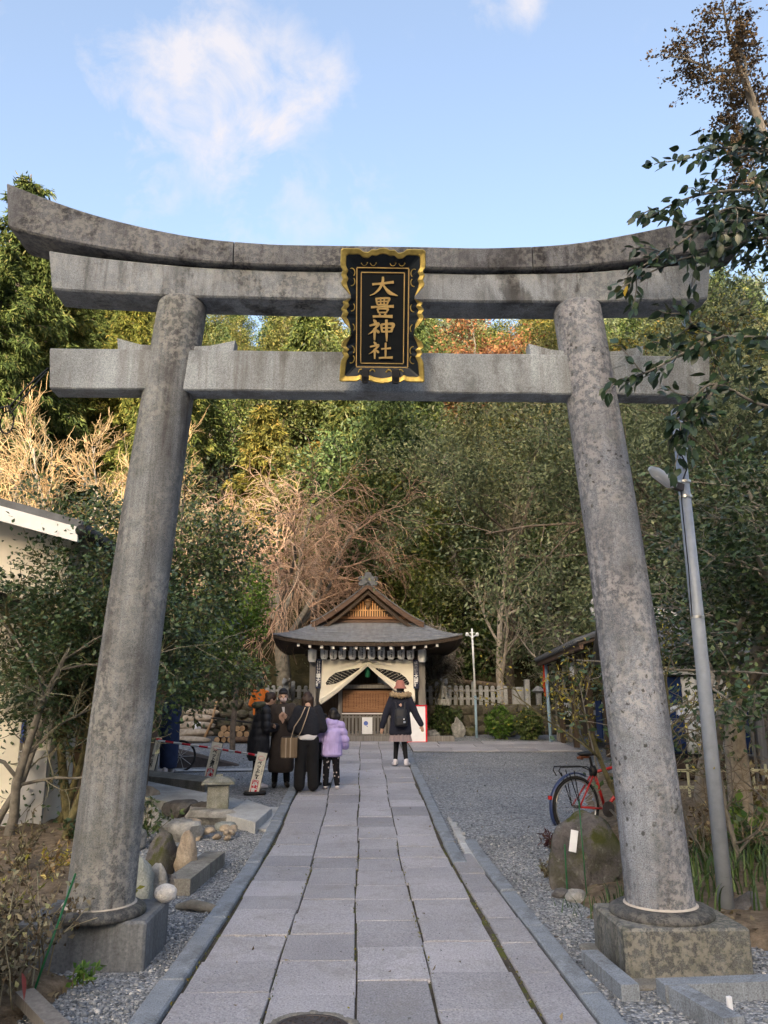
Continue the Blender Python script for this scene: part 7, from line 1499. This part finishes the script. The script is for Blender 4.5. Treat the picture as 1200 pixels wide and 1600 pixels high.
MB().box((0, 0, .285), (.20, .06, .02), None, 1, .005).build('bag_rim', M['c_shoe_b'], bag)
rel = lambda x, y, z: Vector((x, y, z))-Vector((-.27, -.11, .52)); st = MB()
for a, b in (((-.035, -.12, 1.25), (-.20, -.19, .96)), ((.03, -.12, 1.25), (-.09, -.20, .90))): st.tube([rel(*a)*1.0, rel((a[0]+b[0])/2+.01, -.195, (a[1]*0+1.10)), rel(*b), rel(-.24+.1*(a[0] > 0), -.15, .80)], .008, 6)
st.build('bag_strap', M['c_strap'], bag)
# 4 companion in dark clothes mostly behind the child, phone in the raised hand
arms = (((-.24, .05, 1.0), (-.12, .22, 1.06), (.3, .5, .8)), ((.24, .1, 1.04), (.12, .22, 1.18), (-.2, .3, .9)))
P4 = ground_at(503, 1232); o, k, hc, tl, ch = person('person in dark clothes half hidden behind the child, holding a phone up', P4, -.5, 1.12, arms, STAND, (0, .5), hs=1.15)
garment(o, 'dark_jacket', [rings(k, [(0, 0, .60, .19, .155), (0, 0, .66, .21, .17), (0, 0, 1.0, .18, .14), (0, 0, 1.2, .185, .13), (0, 0, 1.32, .12, .10), (0, 0, 1.38, .075, .07)])]+sleeve(k, ch, -1, *arms[0][:2], .08, .066, .055)+sleeve(k, ch, 1, *arms[1][:2], .08, .066, .055), 'c_black', .013, 4, .010, 8, 5)
trousers(o, k, STAND, 'c_trouser'); shoes(o, k, STAND, 'c_shoe_b'); hair_short(o, k, hc, tl, 'hair')
ph = MB().box((0, 0, 0), (.065, .01, .13), None, 1, .004).build('phone', M['black_plastic'], None, loc=P4+Vector((-.02, .20, .94)), rz=-.5); tag(ph, 'black phone held up by the half hidden person behind the child', 'phone')
# 5 child in a lilac padded jacket
arms = (((-.27, .06, 1.02), (-.36, .14, .93), (-.3, .8, .1)), ((.28, .02, .98), (.30, .16, .82), (.0, .8, -.3)))
L5 = (((-.10, .01, .46), (-.115, -.01, .075), (-.13, .11, .035)), ((.10, .01, .46), (.13, -.01, .075), (.16, .10, .035)))
o, k, hc, tl, ch = person('child in a lilac padded jacket and floral leggings seen from behind', ground_at(517, 1237), .1, 1.20, arms, L5, (.4, .5), hs=1.25)
g_ = garment(o, 'padded_jacket', [rings(k, [(0, 0, .66, .20, .165), (0, 0, .69, .235, .20), (0, 0, .95, .225, .185), (0, 0, 1.15, .215, .165), (0, 0, 1.28, .16, .135), (0, 0, 1.33, .10, .10)])]+sleeve(k, ch, -1, *arms[0][:2], .105, .09, .075)+sleeve(k, ch, 1, *arms[1][:2], .105, .09, .075), 'c_lilac', .011, 4, .010, 10, 6); quilt(g_, .115, .026)
garment(o, 'hood', [('ell', Vector((0, -.05, 1.33))*k, (.13*k, .10*k, .085*k)), ('cap', Vector((-.08, .0, 1.37))*k, Vector((.08, .0, 1.37))*k, .06*k, .06*k)], 'c_lilac', .010, 3, .008, 16)
trousers(o, k, L5, 'c_floral', .10, .075, .062, 5); shoes(o, k, L5, 'c_shoe_w'); hair_short(o, k*1.27, hc, tl, 'hair', bun=(.075, -.05, -.03))
# 6 walker with backpack, pink hat and fur trimmed coat
arms = (((-.29, .02, .97), (-.36, .05, .74), (-.1, .1, -1)), ((.30, -.02, .99), (.42, -.02, .78), (.15, .0, -1)))
L6 = (((-.07, .10, .46), (-.10, .05, .075), (-.13, .17, .04)), ((.07, -.02, .46), (.10, -.10, .085), (.16, .03, .035)))
P6 = ground_at(626, 1200); o, k, hc, tl, ch = person('person with a dusty pink hat, navy fur trimmed coat and grey pleated skirt walking away', P6, .05, 1.56, arms, L6, (0, .1), skin='skin')
garment(o, 'navy_coat', [rings(k, [(0, 0, .585, .22, .17), (0, 0, .62, .245, .19), (0, 0, .85, .22, .165), (0, 0, 1.05, .20, .145), (0, 0, 1.2, .20, .14), (0, 0, 1.31, .14, .11), (0, 0, 1.37, .085, .08)])]+sleeve(k, ch, -1, *arms[0][:2], .082, .068, .058)+sleeve(k, ch, 1, *arms[1][:2], .082, .068, .058), 'c_navy', .013, 4, .008, 8, 7)
mb = MB(); N_ = 60
mb.grid(lambda u, v: (math.cos(2*math.pi*u)*(.175+.05*v+.010*math.sin(2*math.pi*u*16)*(.4+v))*k, math.sin(2*math.pi*u)*(.14+.045*v+.010*math.sin(2*math.pi*u*16)*(.4+v))*k, (.70-.235*v)*k), 128, 5); mb.build('pleated_skirt', M['c_skirt'], o, smooth=False)
garment(o, 'fur_trim', [('cap', Vector((math.cos(a)*.17, -.02-.085*abs(math.sin(a))-.03, 1.335+.03*abs(math.cos(a))))*k, Vector((math.cos(a+.4)*.17, -.02-.085*abs(math.sin(a+.4))-.03, 1.335+.03*abs(math.cos(a+.4))))*k, .052*k, .052*k) for a in np.linspace(-3.5, .0, 10)], 'c_fur', .010, 2, .030, 40, 2, .9)
garment(o, 'scarf', [('ell', Vector((0, -.01, 1.39))*k, (.105*k, .095*k, .055*k))], 'c_black', .012, 3, .010, 20); garment(o, 'leggings', [('cap', Vector((s*.08, 0, .74))*k, Vector(l[0])*k, .085*k, .058*k) for s, l in zip((-1, 1), L6)]+[('cap', Vector(l[0])*k, Vector(l[1])*k, .058*k, .040*k) for l in L6], 'c_trouser', .011, 3, .003, 12)
hp = [(.155, -.035), (.15, -.028), (.112, .02), (.100, .075), (.082, .118), (.05, .132), (.001, .134)]; MB().lathe([(r*k*.86, z*k) for r, z in hp], tuple(hc+Vector((0, -.005, .03))*k), 28, 1, 1.08).build('felt_hat', M['c_hat'], o, True); garment(o, 'hair', [('ell', hc+Vector((0, -.03, -.02))*k, (.078*k, .075*k, .085*k))], 'hair', .012, 2, .004, 20)
shoes(o, k, L6, 'c_shoe_w')
bpk = thing('backpack', 'small black backpack worn over the navy fur trimmed coat', 'backpack', P6+Vector((0, -.245, .90)), .05)
me = blob([rings(1, [(0, 0, -.17, .10, .05), (0, 0, -.155, .135, .075), (0, 0, .06, .135, .07), (0, .01, .14, .12, .06), (0, .02, .18, .07, .035)]), rings(1, [(0, -.05, -.155, .10, .04), (0, -.06, -.14, .115, .05), (0, -.06, -.01, .115, .045), (0, -.05, .01, .09, .03)])], .010, 3, .6, 'pack_body'); me.materials.append(M['c_black']); put('pack_body', me, bpk)
for s in (-1, 1): MB().tube([(s*.08, .06, .17), (s*.09, .11, .26), (s*.095, .20, .30)], .016, 6).build('shoulder_strap', M['c_black'], bpk)
bd_ = MB().lathe([(.001, -.004), (.014, -.003), (.014, .003), (.001, .004)], k=12).build('badge', M['c_white'], bpk); bd_.rotation_euler = (math.pi/2, 0, 0); bd_.location = (.045, -.115, -.03)
MB().box((.055, -.118, -.085), (.045, .012, .035), None, .6, .004).build('charm', M['steel_pole'], bpk)
# 7 orange jacket, far behind the group
arms = (((-.24, .06, 1.0), (-.10, .22, 1.02), (.5, .7, 0)), ((.24, .06, 1.0), (.10, .22, 1.04), (-.5, .7, 0)))
o, k, hc, tl, ch = person('person in a bright orange jacket and dark cap standing beyond the group', Vector((-2.54, 20.0, zg(20))), .5, 1.50, arms, STAND, (0, .6), lean=.15)
garment(o, 'orange_jacket', [rings(k, [(0, 0, .72, .20, .16), (0, 0, .76, .22, .17), (0, .02, 1.0, .21, .155), (0, .04, 1.2, .215, .145), (0, .05, 1.32, .15, .12), (0, .06, 1.40, .10, .10)])]+sleeve(k, ch, -1, *arms[0][:2], .092, .075, .06)+sleeve(k, ch, 1, *arms[1][:2], .092, .075, .06), 'c_orange', .014, 4, .012, 9, 8)
trousers(o, k, STAND, 'c_trouser'); shoes(o, k, STAND, 'c_shoe_b'); hair_short(o, k, hc, tl, 'hair')
# 8 robed figure beside the gate column, head under the camellia leaves
arms = (((-.24, .10, 1.02), (-.06, .28, 1.02), (.4, .7, .2)), ((.24, .06, 1.0), (.10, .24, .98), (-.4, .7, .1)))
P8 = ground_at(262, 1210); o, k, hc, tl, ch = person('person in a navy robe and white socks beside the left gate column under the camellia', P8, 1.25, 1.68, arms, STAND, (0, .6))
garment(o, 'navy_robe', [rings(k, [(0, 0, .10, .15, .14), (0, 0, .14, .17, .15), (0, 0, .6, .185, .155), (0, 0, .95, .18, .14), (0, 0, 1.2, .20, .14), (0, 0, 1.32, .13, .10), (0, 0, 1.37, .08, .075)])]+sleeve(k, ch, -1, *arms[0][:2], .10, .095, .085)+sleeve(k, ch, 1, *arms[1][:2], .10, .095, .085)+[('cap', Vector((s*.19, .14, .92))*k, Vector((s*.16, .18, .76))*k, .07*k, .085*k) for s in (-1, 1)], 'c_robe', .014, 4, .012, 7, 9)
shoes(o, k, STAND, 'c_shoe_w'); hair_short(o, k, hc, tl, 'hair')
cb_ = MB().lathe([(.001, 0), (.045, .0), (.05, .08), (.035, .12), (.001, .12)], k=14).build('gold_cup', M['gold'], None, True, P8+Vector((-.31, .06, .95))); tag(cb_, 'small golden cup held by the person in the navy robe', 'cup')
bw = thing('hand_cart', 'dark thin rimmed cart wheel standing behind the navy robe', 'cart', P8+Vector((.12, .35, 0)), .2); mb = MB()
mb.tube([(.27*math.cos(a), 0, .29+.27*math.sin(a)) for a in np.linspace(0, 2*math.pi, 30)], .02, 8); mb.build('tyre', M['rubber'], bw, True); mb = MB()
for i in range(10): a = 2*math.pi*i/10; mb.tube([(0, 0, .29), (.26*math.cos(a), 0, .29+.26*math.sin(a))], .004, 4)
mb.build('spokes', M['chrome'], bw); MB().tube([(0, -.06, .29), (0, .06, .29), (-.35, .06, .45), (-.7, .06, .8)], .015, 8).build('shaft', M['black_trim'], bw)
